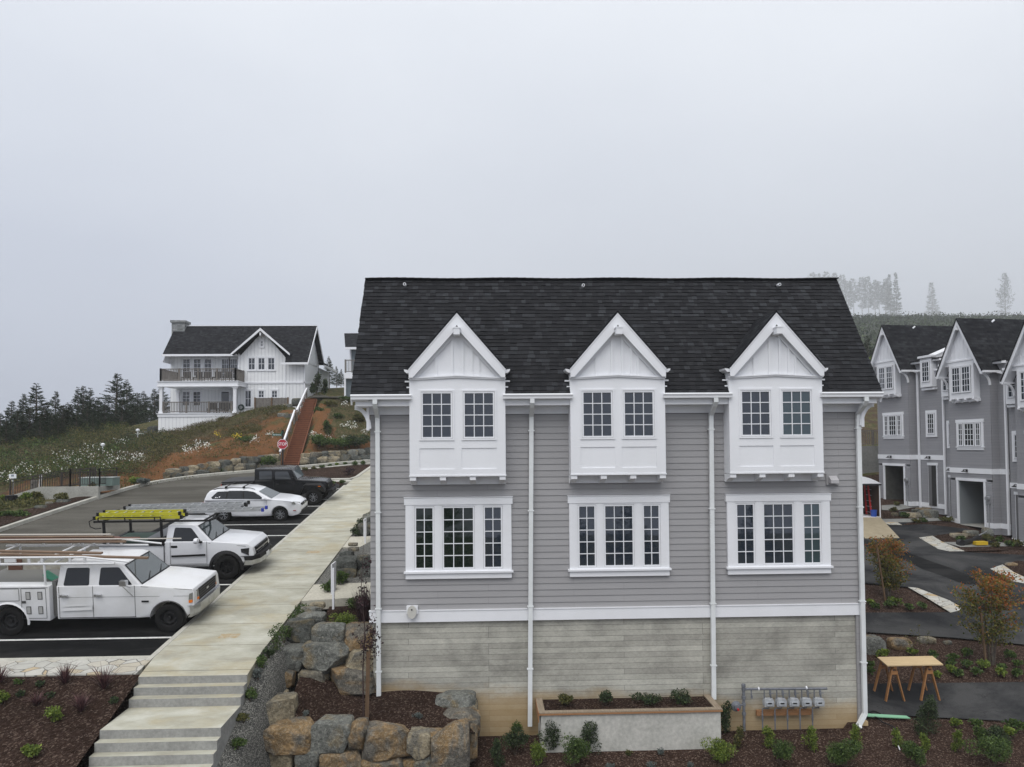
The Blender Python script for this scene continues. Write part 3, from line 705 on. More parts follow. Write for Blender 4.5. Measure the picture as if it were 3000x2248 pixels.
def window(x0, x1, z0, z1, y, cols, rows, parent, fr=.045, sash=.04, mun=.023, glass=GLASS, dep=.05, name='window', mat=None, pane=True, gdep=.02):
    """multi-pane window facing -Y; outer frame front face at y"""
    m = M(); yb = y+dep
    m.box(x0, x1, y, yb, z1-fr, z1); m.box(x0, x1, y, yb, z0, z0+fr); m.box(x0, x0+fr, y, yb, z0+fr, z1-fr); m.box(x1-fr, x1, y, yb, z0+fr, z1-fr)
    a0, a1, c0, c1 = x0+fr+.006, x1-fr-.006, z0+fr+.006, z1-fr-.006; ys = y+.012
    m.box(a0, a1, ys, yb, c1-sash, c1); m.box(a0, a1, ys, yb, c0, c0+sash); m.box(a0, a0+sash, ys, yb, c0+sash, c1-sash); m.box(a1-sash, a1, ys, yb, c0+sash, c1-sash)
    g0, g1, h0, h1 = a0+sash, a1-sash, c0+sash, c1-sash
    for i in range(1, cols): x = g0+(g1-g0)*i/cols; m.box(x-mun/2, x+mun/2, ys+.008, ys+.02, h0, h1)
    for i in range(1, rows): z = h0+(h1-h0)*i/rows; m.box(g0, g1, ys+.0095, ys+.02, z-mun/2, z+mun/2)
    gp = .010; yg_ = y+dep*.55
    for a in ((x0-gp, x1+gp, z1, z1+gp), (x0-gp, x1+gp, z0-gp, z0), (x0-gp, x0, z0, z1), (x1, x1+gp, z0, z1)): m.box(a[0], a[1], yg_, yb, a[2], a[3], 1)  # thin dark strips drawn in place of the frame's shadow gap
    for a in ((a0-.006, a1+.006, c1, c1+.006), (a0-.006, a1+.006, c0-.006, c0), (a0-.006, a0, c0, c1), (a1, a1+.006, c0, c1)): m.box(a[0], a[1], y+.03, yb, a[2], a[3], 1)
    w = m.build(name, [mat or TRIM, GAP_SHADE], parent)
    if pane:
        g = M(); g.quad((g0-.01, ys+.024, h0-.01), (g1+.01, ys+.024, h0-.01), (g1+.01, ys+.024, h1+.01), (g0-.01, ys+.024, h1+.01))
        go = g.build('pane', glass, parent); go.parent = w
    return w

for bi, (x0, x1) in enumerate(BX):
    xc = (x0+x1)/2; yb = 18.72; yf = 18.70
    m = M()
    m.box(x0+.005, x1-.005, yb, YF+.2, -.83, 1.80)
    wx = [(x0+.26, x0+1.175), (x0+1.36, x0+2.285)]
    st = [x0, wx[0][0], wx[0][1], wx[1][0], wx[1][1], x1]
    for k in (0, 2, 4): m.box(st[k], st[k+1], yf, yb+.01, -.83, 1.80)
    for k in (1, 3):
        for z0, z1 in ((-.83, -.64), (-.09, .115), (1.445, 1.80)): m.box(st[k], st[k+1], yf, yb+.01, z0, z1)
    m.box(x0-.012, x1+.012, yf-.012, yf, -.83, -.79)
    m.build('bay_window', WHITE, main)
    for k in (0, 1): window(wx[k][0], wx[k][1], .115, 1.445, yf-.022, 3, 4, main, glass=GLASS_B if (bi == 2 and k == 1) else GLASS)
    m = M(); m.box(x0, x1, YF-.12, YF-.02, -1.06, -.84)
    m.build('bay_apron', TRIM, main)
    for k in range(4):
        cx = x0+.085+k*(x1-x0-.17)/3; m = M()
        m.prism([(cx-.08, yf+.01, -.84), (cx-.08, yf+.01, -.93), (cx-.08, yf+.10, -.95), (cx-.08, yf+.2, -.97), (cx-.08, YF-.12, -1.05), (cx-.08, YF-.12, -.84)], (.16, 0, 0)); m.build('bracket', TRIM, main, fixn=True)
    # gable
    ap = 3.46; eb = 1.98; sl = (ap-eb)/(xc-x0)
    m = M(); yg = 18.74
    m.poly([(x0+.02, yg, 1.78), (x1-.02, yg, 1.78), (xc, yg, ap-.2)], 0)
    for bx in (-1.06, -.56, -.14, .14, .38, .56, 1.06):
        h = ap-.36-abs(bx)*sl
        if h > 1.84: m.box(xc+bx-.03, xc+bx+.03, yg-.034, yg, 1.80, h)
    for sg in (-1, 1):   # inner raking trim
        a = Vector((xc+sg*(xc-x0-.1), yg-.03, 1.74)); b = Vector((xc, yg-.03, 3.02)); m.obox(a, b, .12, .03, 0, up=(0, 1, 0))
    m.build('gable_panel', WHITE, main)
    m = M(); yr = 18.56
    for sg in (-1, 1):
        xe = xc+sg*(xc-x0+.0)
        pts = [(xc, yr, ap), (xe, yr, eb), (xe, yr, eb-.22), (xe-sg*.10, yr, eb-.22), (xc, yr, ap-.41)]
        m.prism(pts, (0, .05, 0)); pts2 = [(xc, yr-.012, ap+.02), (xe+sg*.01, yr-.012, eb+.02), (xe+sg*.01, yr-.012, eb-.05), (xc, yr-.012, ap-.055)]; m.prism(pts2, (0, .012, 0))
        pts3 = [(xc, yr+.05, ap-.33), (xe-sg*.0, yr+.05, eb-.14), (xe-sg*.0, yr+.05, eb-.17), (xc, yr+.05, ap-.36)]; m.prism(pts3, (0, yg-yr-.05, 0))
    m.build('gable_rake', TRIM, main, fixn=True)
    m = M(); m.box(xc-.082, xc+.082, 18.34, yg, 2.86, 3.02); m.box(xc-.1, xc+.1, 18.33, 18.6, 3.02, 3.05); m.build('ridge_beam', TRIM, main)
    m = M(); m.prism([(xc-.03, yr-.014, 3.09), (xc+.03, yr-.014, 3.09), (xc, yr-.014, 3.135)], (0, -.004, 0)); m.build('gable_vent', BLACKM, main)
    m = M()
    for sg in (-1, 1):
        a = (xc+sg*(xc-x0)+sg*.0); m.prism([(xc, yf-.04, 1.80), (a, yf-.04, 1.735), (a, yf-.04, 1.70), (xc, yf-.04, 1.765)], (0, .05, 0)); 
        m.prism([(xc, yf-.06, 1.825), (a+sg*.02, yf-.06, 1.76), (a+sg*.02, yf-.06, 1.735), (xc, yf-.06, 1.80)], (0, .07, 0))
    m.build('crown_moulding', TRIM, main, fixn=True)
    # dormer roof
    m = M()
    def my(z): return main_y(z)+.03
    for sg in (-1, 1):
        xe = xc+sg*(xc-x0+.03); za, ze = ap+.05, eb+.03
        n_ = Vector((sg*sl, 0, 1)).normalized()*.035
        a, b, c, d = Vector((xc, yr-.02, za)), Vector((xe, yr-.02, ze)), Vector((xe, my(ze), ze)), Vector((xc, my(za)+.05, za))
        if sg < 0: a, b, c, d = d, c, b, a
        m.prism([a, b, c, d], -n_)
    m.build('dormer_roof', SHING, main, fixn=True)
    for sg in (-1, 1):
        m = M()
        xe = xc+sg*(xc-x0); m.prism([(xe, 18.60, eb-.02), (xe+sg*.13, 18.60, eb), (xe+sg*.12, 18.60, eb-.05), (xe+sg*.06, 18.60, eb-.10), (xe, 18.60, eb-.10)], (0, my(eb)-18.60+.03, 0))
        m.box(xe-sg*.012, xe+sg*.004, 18.72, 19.0, 1.2, 1.9)
        m.box(xe, xe+sg*.13, 18.80, 18.84, 1.66, 1.70); m.box(xe, xe+sg*.08, 18.78, 18.84, 1.45, 1.54)
        m.build('dormer_gutter', TRIM, main, fixn=True)
def triple(x0, x1, y=YF, par=main, zt=-1.60, zb=-3.37, name='window_casing', k=1., cols=(2,3,2), rows=5, gl=(GLASS, GLASS, GLASS)):
    w = x1-x0; s = w/2.83; m = M(); yo = y-.09
    sash = [(x0+.19*s, x0+.81*s), (x0+.93*s, x0+1.89*s), (x0+2.03*s, x0+2.64*s)]
    ed = [x0, sash[0][0], sash[0][1], sash[1][0], sash[1][1], sash[2][0], sash[2][1], x1]
    for i in (0, 2, 4, 6): m.box(ed[i], ed[i+1], yo, y+.02, zb, zt)
    m.box(x0-.035, x1+.035, yo-.012, y+.02, zt, zt+.19); m.box(x0-.045, x1+.045, yo-.03, y+.02, zt+.19, zt+.205)
    m.box(x0-.045, x1+.045, yo-.05, y+.02, zb-.05, zb); m.box(x0, x1, yo, y+.02, zb-.20, zb-.05)
    m.build(name, TRIM, par)
    for i, (a, b) in enumerate(sash): window(a, b, zb, zt, yo+.008, cols[i], rows, par, glass=gl[i])
triple(-2.20, .63, gl=(GLASS_REFL, GLASS_REFL, GLASS)); triple(2.19, 4.89); triple(6.49, 9.32, gl=(GLASS, GLASS, GLASS_B))
for x, xb, zb in ((-2.93, -2.91, -6.70), (1.19, 1.08, -7.47), (6.08, 6.03, -6.86), (10.15, 10.15, -7.35)):
    m = M(); pts = [(x, 18.66, 1.22), (x, 18.66, 1.10), (x, 18.74, 1.0), (x, 18.97, .84), (x, 19.08, .76), (x, 19.09, .66), (xb, 19.09, zb)]
    if xb == 10.15: pts += [(xb-.22, 19.0, -7.62), (xb-.24, 18.95, -7.66)]
    for i in range(len(pts)-1): m.obox(pts[i], Vector(pts[i+1])+(Vector(pts[i+1])-Vector(pts[i])).normalized()*.02, .115, .085, 0, up=(0, 1, 0))
    for z in (.35, -1.8, -4.35, -6.0): m.box(x+(xb-x)*(.66-z)/8-.085, x+(xb-x)*(.66-z)/8+.085, 19.04, 19.15, z, z+.03)
    m.build('downspout', dirty('downspout_paint', (.76,.785,.79), (.68,.70,.70), 2, .4) if x == -2.93 else bpy.data.materials['downspout_paint'], main)
q = P(1050+435/2.765, 1380+1150/2.765, 19.1)
m = M(); m.box(q.x-.15, q.x+.15, 19.09, 19.2, q.z-.03, q.z+.18, 0)
pts = [(q.x+.12*math.sin(t*math.pi/12), 19.08, q.z+.03+(.17 if 1 else 0)*math.cos(t*math.pi/12)) for t in range(24)]
m.prism(pts, (0, -.06, 0), 1); m.tube([(q.x, 19.02, q.z+.1), (q.x, 19.005, q.z+.1)], .02, 10, 2)
m.build('alarm_box', [TRIM, plain('beige_plastic', (.55,.54,.50), .5), BLACKM], main, fixn=True)
q = D(1800, 1037, 19.1)
m = M(); m.box(q.x-.17, q.x+.17, 19.14, 19.2, q.z-.14, q.z+.17, 0); m.prism([(q.x-.11, 19.14, q.z+.11), (q.x-.11, 19.0, q.z+.0), (q.x-.11, 19.0, q.z-.09), (q.x-.11, 19.14, q.z-.09)], (.22, 0, 0), 1)
m.build('dryer_vent', [SIDING, plain('vent_grey', (.45,.44,.45), .5)], main, fixn=True)
# ------------------------------------------------------------------ concrete planter with timber cap
pl = thing('planter', (3.6, 18.7, -7.6), 'raised concrete planter with weathered timber cap against the concrete base', 'planter')
CAPW = wood('weathered_cedar', (.33,.27,.20), (.20,.155,.11), (8,1,8), 4); CAPR = wood('fresh_cedar', (.36,.19,.09), (.26,.13,.06), (8,1,8), 4)
m = M(); m.box(1.31, 5.92, 18.2, 18.36, -8.1, -6.86); m.box(1.31, 1.45, 18.36, 19.2, -8.1, -6.86); m.box(5.78, 5.92, 18.36, 19.2, -8.1, -6.86); m.build('planter_wall', CONC_P, pl)
m = M(); m.box(1.26, 5.96, 18.155, 18.315, -6.855, -6.80, 0); m.box(1.26, 5.96, 18.15, 18.17, -6.87, -6.825, 1); m.box(1.25, 1.42, 18.317, 19.22, -6.855, -6.802, 0); m.box(5.79, 5.96, 18.317, 19.22, -6.855, -6.802, 0); m.box(1.24, 1.262, 18.17, 19.2, -7.05, -6.805, 1)
m.build('timber_cap', [CAPW, CAPR], pl)
m = M(); m.box(1.43, 5.8, 18.3, 19.2, -7.2, -6.84); m.build('soil', MULCH, pl)
# ------------------------------------------------------------------ gas manifold
gm = thing('gas_manifold', (7.9, 19.1, -7.6), 'grey gas pipe manifold with five meters on the concrete wall', 'gas meters')
PIPE = dirty('grey_pipe_paint', (.17,.18,.20), (.10,.105,.12), 8, .5); MET = dirty('meter_casing', (.42,.44,.46), (.28,.29,.31), 12, .5)
m = M(); yq = 19.0
m.tube([(6.81,yq,-7.75),(6.81,yq,-6.5)], .038, 10); m.tube([(6.81,yq,-6.6),(9.08,yq,-6.63)], .034, 10); m.tube([(6.81,yq,-7.02),(6.62,yq,-7.02)], .03, 8)
for z in (-6.5, -6.6, -6.82, -7.0, -7.25): m.tube([(6.81,yq,z-.035),(6.81,yq,z+.035)], .055, 10)
m.tube([(7.02,yq,-6.6),(7.02,yq,-6.78)], .02, 8); m.tube([(7.02,yq-.03,-6.76),(7.02,yq-.03,-6.84)], .028, 8)
for x in (7.2, 8.5): m.tube([(x,yq,-6.6),(x+.03,yq,-6.6)], .05, 8, 1)
m.build('pipe', [PIPE, TRIM], gm, smooth=50)
m = M(); q = (6.58, yq-.05, -7.03)
m.lathe([(0,-.09),(.06,-.09),(.07,-.05),(.13,-.03),(.14,0),(.13,.03),(.06,.06),(0,.06)], q, 'y', 20); m.lathe([(0,-.13),(.03,-.13),(.03,-.09)], (6.6, yq-.05, -7.08), 'y', 12, 1); m.build('pressure_regulator', [PIPE, plain('red_cap', (.4,.02,.02), .5)], gm, smooth=40)
for i in range(5):
    x = 7.47+.34*i; m = M(); z = -6.95-.004*i
    m.prism([(x-.125, yq-.10, z-.10), (x+.125, yq-.10, z-.10), (x+.135, yq-.10, z+.03), (x+.10, yq-.10, z+.10), (x-.10, yq-.10, z+.10), (x-.135, yq-.10, z+.03)], (0, .16, 0), 1)
    m.box(x-.09, x+.09, yq-.125, yq-.09, z-.07, z+.02, 1); m.box(x-.05, x+.05, yq-.13, yq-.124, z-.02, z+.015, 2)
    m.tube([(x-.10,yq,-6.6),(x-.10,yq,z+.09)], .018, 8); m.tube([(x+.05,yq,-6.6),(x+.05,yq,z+.22),(x+.08,yq,z+.12),(x+.09,yq,z+.08)], .022, 8)
    m.tube([(x+.05,yq-.03,z+.18),(x+.05,yq-.03,z+.3)], .032, 8); m.tube([(x+.05,yq-.05,z+.24),(x+.13,yq-.06,z+.24)], .012, 6)
    m.tube([(x+.02,yq,z-.09),(x+.02,yq,z-.17),(x-.14,yq,z-.17),(x-.16,yq,z-.21),(x-.16,yq,-7.75)], .018, 8); m.tube([(x-.16,yq,z-.33),(x-.16,yq,z-.5)], .026, 8)
    m.build('gas_meter', [PIPE, MET, BLACKM], gm, smooth=40, fixn=True)
m = M(); m.box(7.2, 8.72, 19.1, 19.19, -7.36, -7.22); m.build('backing_board', CAPR, gm)
# ================================================================== ROCKS AND TERRACES
_b = bmesh.new(); bmesh.ops.create_icosphere(_b, subdivisions=4, radius=1); ICO_V = np.array([v.co[:] for v in _b.verts]); ICO_F = [[v.index for v in f.verts] for f in _b.faces]; _b.free()
_b = bmesh.new(); bmesh.ops.create_icosphere(_b, subdivisions=3, radius=1); ICO3_V = np.array([v.co[:] for v in _b.verts]); ICO3_F = [[v.index for v in f.verts] for f in _b.faces]; _b.free()
rg = np.random.default_rng(11)
ORD = ['first','second','third','fourth','fifth','sixth','seventh','eighth','ninth','tenth','eleventh','twelfth','thirteenth','fourteenth','fifteenth','sixteenth','seventeenth','eighteenth','nineteenth','twentieth']
COLN = {'g': 'grey', 'o': 'ochre', 'd': 'dark grey', 't': 'tan'}
def rock(cx, cy, cz, w, dp, h, kind, label, group, small=False, boxy=9.0):
    V = (ICO3_V if small else ICO_V).copy(); Fc = ICO3_F if small else ICO_F
    pn = (np.abs(V)**boxy).sum(1)**(1/boxy); V = V/pn[:, None]
    for _ in range(8):
        n = rg.normal(size=3); n[1] -= .35; n /= np.linalg.norm(n); d = V@n; lim = d.max()*rg.uniform(.68, .93); e = np.clip(d-lim, 0, None); V = V-e[:, None]*n
    off = rg.uniform(0, 99, 3)
    dn = np.array([noise.fractal(Vector((v*2.6+off).tolist()), 1, 2, 5) for v in V]); nn = V/np.linalg.norm(V, axis=1)[:, None]; V = V+nn*(dn*.045)[:, None]
    lo, hi = V.min(0), V.max(0); V = (V-(lo+hi)/2)/((hi-lo)/2); V = V*np.array([w/2, dp/2, h/2])
    me = bpy.data.meshes.new('boulder'); me.from_pydata((V+np.array([0, 0, h/2])).tolist(), [], Fc); me.materials.append(ROCKS[kind])
    me.polygons.foreach_set('use_smooth', [True]*len(Fc)); me.set_sharp_from_angle(angle=rad(9)); me.update()
    o = bpy.data.objects.new('boulder', me); C.objects.link(o); o.location = (cx, cy, cz-h/2)
    return tag(o, label, 'boulder', group)
def rocks(lst, ox, oy, s, where, group, y=None, grow=1.13, small=False, g=None, dpf=.9):
    for i, r in enumerate(lst):
        x0, y0, x1, y1, kind = r[:5]; yy = r[5] if len(r) > 5 else y
        if yy is None: q = G((ox+(x0+x1)/2/s)/DS, (oy+y1/s)/DS, g or GL); yy = q.y+.25
        a = P(ox+x0/s, oy+y0/s, yy); b = P(ox+x1/s, oy+y1/s, yy); w = (b.x-a.x)*grow; h = (a.z-b.z)*grow
        rock((a.x+b.x)/2, yy+(w+h)/2*dpf*.42, (a.z+b.z)/2, w, (w+h)/2*dpf, h, kind, '%s boulder, %s %s' % (COLN[kind], ORD[i], where), group, small)
W4 = (600, 1650, 2.602)
rocks([(330,1290,440,1460,'o',17.35),(400,1270,790,1450,'o',17.15),(810,1245,1095,1465,'g',17.15),(1090,1240,1225,1455,'o',17.15),(1195,1300,1545,1520,'o',17.05),(1545,1310,1715,1495,'t',17.1),(1680,1300,1805,1415,'o',17.15),(1735,1275,2005,1600,'o',17.0)], *W4, 'in the upper row of the front garden wall', 'boulders of the front garden wall')
rocks([(440,1385,655,1580,'t',17.2),(690,1445,880,1620,'g',17.15),(885,1465,1195,1640,'o',17.1),(1200,1515,1500,1660,'o',17.0),(1500,1520,1600,1640,'o',17.1),(1590,1475,1740,1640,'g',17.1)], *W4, 'in the bottom row of the front garden wall', 'boulders of the front garden wall')
rocks([(1770,1035,2050,1185,'g',18.55),(1800,1170,2085,1340,'o',18.0),(1940,1080,2075,1240,'t',18.7),(1975,1280,2075,1520,'o',17.6)], *W4, 'at the right end of the front garden wall', 'boulders at the end of the garden wall')
rocks([(350,1075,645,1285,'t',17.55),(460,1000,610,1085,'t',18.5),(505,850,660,975,'o',18.9)], *W4, 'in the short row climbing beside the gravel', 'boulders beside the gravel')
rocks([(550,660,735,830,'g',19.25),(735,645,1065,850,'g',19.2),(1070,685,1280,830,'t',19.25)], *W4, 'in the middle row left of the concrete base', 'boulders left of the house base')
rocks([(715,835,925,920,'t',19.15),(940,830,1290,1000,'o',18.95)], *W4, 'just above the terrace mulch', 'boulders left of the house base')
rocks([(620,460,810,665,'d',19.8),(820,490,1052,665,'g',19.65),(1058,500,1285,685,'o',19.55)], *W4, 'in the top row left of the concrete base', 'boulders left of the house base')
rocks([(685,400,895,470,'g',20.25),(720,350,870,405,'g',20.75),(800,310,905,360,'t',21.3)], *W4, 'of the flat ones bordering the upper bed', 'flat boulders of the upper bed')
W5 = (880, 1440, 4.604)
rocks([(430,905,750,1085,'d',25.0),(450,1060,735,1265,'d',24.8),(745,885,960,1030,'d',25.0),(740,1045,960,1265,'d',24.8),(530,815,700,915,'d',25.8),(640,758,775,812,'t',26.6),(645,700,760,745,'t',27.3)], *W5, 'in the pile between the two side paths', 'boulders between the side paths')
rocks([(780,440,960,592,'d',30.5),(840,315,960,425,'g',31.0)], *W5, 'behind the upper side path', 'boulders behind the upper path')
W6 = (400, 900, 2.763)
rocks([(235,1308,340,1347,'t'),(340,1293,408,1342,'d'),(408,1283,488,1332,'t'),(488,1270,568,1324,'o'),(568,1253,662,1302,'t'),(660,1238,752,1290,'d'),(752,1226,830,1277,'t'),(828,1213,890,1277,'d'),(888,1213,978,1272,'d'),(975,1203,1032,1265,'d'),(1028,1198,1068,1247,'g'),(1060,1193,1150,1247,'t')][:12] and [(a,b,c,d,e,G((400+(a+c)/2/2.763)/DS,(900+(1392-(a-205)*.088)/2.763)/DS).y+.55) for a,b,c,d,e in [(235,1308,340,1347,'t'),(340,1293,408,1342,'d'),(408,1283,488,1332,'t'),(488,1270,568,1324,'o'),(568,1253,662,1302,'t'),(660,1238,752,1290,'d'),(752,1226,830,1277,'t'),(828,1213,890,1277,'d'),(888,1213,978,1272,'d'),(975,1203,1032,1265,'d'),(1028,1198,1068,1247,'g'),(1060,1193,1150,1247,'t')]], *W6, 'in upper wall row left of the red steps', 'boulders of the hillside wall', small=True)
rocks([(a,b,c,d,e,G((400+(a+c)/2/2.763)/DS,(900+(1392-(a-205)*.088)/2.763)/DS).y+.4) for a,b,c,d,e in [(205,1338,265,1392,'d'),(265,1338,360,1390,'d'),(360,1330,464,1382,'t'),(463,1320,570,1372,'d'),(563,1298,662,1360,'d'),(658,1276,768,1350,'d'),(765,1270,864,1342,'t'),(860,1268,957,1335,'d'),(953,1268,1010,1325,'d'),(1000,1255,1080,1318,'g'),(1075,1245,1150,1312,'t')]], *W6, 'in lower wall row left of the red steps', 'boulders of the hillside wall', small=True)
rocks([r+(51.5+(r[0]-1322)*.0040,) for r in [(1330,1185,1407,1222,'t'),(1403,1176,1487,1222,'t'),(1483,1168,1547,1222,'d'),(1543,1166,1642,1212,'t'),(1637,1161,1702,1207,'d'),(1698,1156,1787,1214,'g'),(1783,1150,1847,1212,'g'),(1843,1140,1910,1204,'d')]], *W6, 'in upper wall row right of the red steps', 'boulders of the hillside wall', small=True)
rocks([r+(51.3+(r[0]-1322)*.0040,) for r in [(1322,1215,1392,1282,'t'),(1388,1213,1452,1280,'d'),(1448,1213,1537,1276,'t'),(1528,1203,1634,1272,'t'),(1628,1198,1724,1268,'d'),(1718,1206,1814,1258,'d'),(1808,1198,1900,1252,'d')]], *W6, 'in lower wall row right of the red steps', 'boulders of the hillside wall', small=True)
rocks([(1090,835,1145,895,'g',58.5),(1140,860,1200,915,'g',57.5),(1195,865,1245,915,'d',57.3),(1130,805,1185,850,'g',59.5),(1180,785,1255,835,'g',59.5),(1255,740,1325,800,'d',60),(1245,860,1280,900,'g',57)], *W6, 'on the bank below the timber fence', 'boulders on the bank', small=True)
W7 = (2100, 1750, 2.458)
rocks([(1070,305,1230,425,'g'),(1270,315,1412,392,'o'),(1480,300,1580,348,'t'),(1650,322,1702,354,'g')], *W7, 'in the mulch bed behind the sawhorse table', 'boulders in the driveway bed', g=GR, small=True)
W8 = (2450, 1250, 3.015)
rocks([(640,766,790,815,'t'),(690,735,760,775,'d'),(740,722,860,765,'o'),(770,742,905,818,'g'),(500,765,560,800,'d'),(580,750,650,800,'d')], *W8, 'in the bed between the first two garage units', 'boulders by the garages', g=GR, small=True)
rocks([(1035,950,1160,992,'t'),(1165,928,1280,988,'g'),(1330,905,1395,1005,'g'),(1515,1210,1605,1248,'o')], *W8, 'in the bed in front of the second garage unit', 'boulders by the garages', g=GR, small=True)
# terrace mulch, gravel and side paths
def t1z(X, Y): return -6.90+.16*(Y-17.3)+.16*np.clip(-3.1-X, 0, 1.6)*(Y-17.3)/1.0+.05*np.sin(X*2.1)-1.6*np.clip(X+.85-.5*np.clip(18.4-Y,0,1), 0, 1)
tag(grid_mesh('mulch_bed', np.arange(-5.0, -.35, .15), np.append(np.arange(17.35, 19.25, .15), 19.27), t1z, MULCH), 'bark mulch terrace above the front garden boulders', 'mulch', kind='structure')
tag(grid_mesh('mulch_bed', np.append(np.arange(-4.9, -3.2, .15), -3.12), np.arange(19.7, 22.35, .15), lambda X, Y: -5.42+.20*(Y-19.8)+.03*np.sin(X*3), MULCH), 'upper bark mulch bed beside the lower side path', 'mulch', kind='structure')
def gvz(X, Y):
    z = np.where(Y > 17.4, zl(Y)+.04, zl(17.4)+.04-(17.4-Y)*.43); return z-np.where(Y<17.6,1.15,np.where(Y<20,.6,.35))*np.clip(X+5.78, 0, 3)-np.where(Y<19.6,4.5,np.where(Y<20.6,1.2,0))*np.clip(X+5.42, 0, .45)-.10*np.clip((17.6-Y), 0, 1)-.20*np.clip((18.2-Y)/1.2, 0, 1)
tag(grid_mesh('gravel', np.array([-5.79, -5.68, -5.56, -5.42, -5.3, -5.15, -4.95]), np.arange(12.4, 22.4, .2), gvz, GRAVEL), 'grey drain gravel strip between steps and boulders', 'gravel', kind='structure')
tag(grid_mesh('gravel', np.arange(-5.79, -3.1, .2), np.arange(24.05, 28.6, .25), lambda X, Y: zl(Y)+.05+.35*np.clip(Y-25, 0, 1.5)*np.clip(X+5.2, 0, 1), GRAVEL), 'gravel and soil between the two side paths', 'gravel', kind='structure')
tag(grid_mesh('gravel', np.arange(-5.79, -3.1, .2), np.arange(30.3, 34, .25), lambda X, Y: zl(Y)+.06, GRAVEL), 'gravel patch behind the upper side path', 'gravel', kind='structure')
sheet('path', [(-5.79,22.35),(-5.79,23.95),(-3.12,24.15),(-3.12,22.75)], GL, dirty('path_concrete', (.50,.475,.40), (.42,.40,.33), 1.5, .85, .35, .7, fine=9, spec=.2), .09, 'short concrete path to the side of the grey townhouse', 'path', th=.3)
sheet('path', [(-5.79,28.6),(-5.79,30.3),(-3.12,30.4),(-3.12,28.8)], GL, bpy.data.materials['path_concrete'], .09, 'second concrete side path further up', 'path', th=.3)
for (cx, cy, wx, wy) in ((-7.0, 19.6, .52, .30), (-6.75, 27.9, .55, .33)):
    m = M(); m.poly([(x, y, zl(y)+.104) for x, y in ((cx-wx/2, cy-wy/2), (cx+wx/2, cy-wy/2), (cx+wx/2, cy+wy/2), (cx-wx/2, cy+wy/2))])
    tag(m.build('utility_cover', dirty('rusty_cover', (.36,.27,.14), (.42,.39,.32), 9, .8)), 'rust stained utility cover in the sidewalk near the '+('steps' if cy < 22 else 'upper side path'), 'utility cover', 'sidewalk utility covers')
q = G(2*DS and (280+100/4.254)/DS, (1450+500/4.254)/DS); m = M(); m.poly([(q.x+.42*math.cos(t*math.pi/12), q.y+.42*math.sin(t*math.pi/12), zl(q.y+.42*math.sin(t*math.pi/12))-.044) for t in range(24)])
tag(m.build('manhole_cover', dirty('iron_cover', (.05,.048,.043), (.13,.125,.11), 8, .7)), 'round iron manhole cover in the grey road behind the pickup', 'manhole cover')
# ================================================================== PLANTS
def leaf_mesh(Ct, size, asp=.5, up=.3, rnd=rg, droop=None, fold=True):
    """diamond leaves around centres; returns verts, faces"""
    n = len(Ct); d = rnd.normal(size=(n, 3)); d[:, 2] += up; d /= np.linalg.norm(d, axis=1)[:, None]
    if droop is not None: d = droop/np.linalg.norm(droop, axis=1)[:, None]
    r = rnd.normal(size=(n, 3)); s = np.cross(d, r); s /= np.linalg.norm(s, axis=1)[:, None]
    L = (size*rnd.uniform(.6, 1.3, n))[:, None]; W = L*asp
    nn = np.cross(d, s)*L*.12
    v = np.stack([Ct, Ct+d*L*.5+s*W*.5+nn, Ct+d*L, Ct+d*L*.5-s*W*.5+nn], 1).reshape(-1, 3)
    return v, np.arange(4*n).reshape(-1, 4)
def np_obj(name, v, f, mat, parent=None, base=(0,0,0), smooth=False):
    me = bpy.data.meshes.new(name); n = len(f); k = f.shape[1]
    me.vertices.add(len(v)); me.vertices.foreach_set('co', np.ascontiguousarray(v, dtype=np.float32).ravel())
    me.loops.add(n*k); me.loops.foreach_set('vertex_index', f.astype(np.int32).ravel())
    me.polygons.add(n); me.polygons.foreach_set('loop_start', np.arange(0, n*k, k, dtype=np.int32))
    me.materials.append(mat); me.update(calc_edges=True); me.validate()
    o = bpy.data.objects.new(name, me); C.objects.link(o); o.location = (0,0,0) if parent is not None else base
    if parent is not None: o.parent = parent
    return o
def clump_pts(n, w, h, k=9, rnd=rg, flat=1., base=.25):
    """points on the skins of several overlapping lobes -> uneven crown with gaps"""
    cs = rnd.normal(size=(k, 3)); cs /= np.linalg.norm(cs, axis=1)[:, None]; cs *= rnd.uniform(.15, .62, (k, 1)); r = rnd.uniform(.28, .5, k)
    if h > w*1.1: cs[:, 2] = np.linspace(-.72, .62, k); r = r*np.linspace(1.15, .7, k)
    i = rnd.integers(0, k, n); d = rnd.normal(size=(n, 3)); d /= np.linalg.norm(d, axis=1)[:, None]
    p = cs[i]+d*(r[i]*rnd.uniform(.45, 1.05, n)**.6)[:, None]
    return p*np.array([w/2, w/2*flat, h/2])+np.array([0, 0, h*.5])
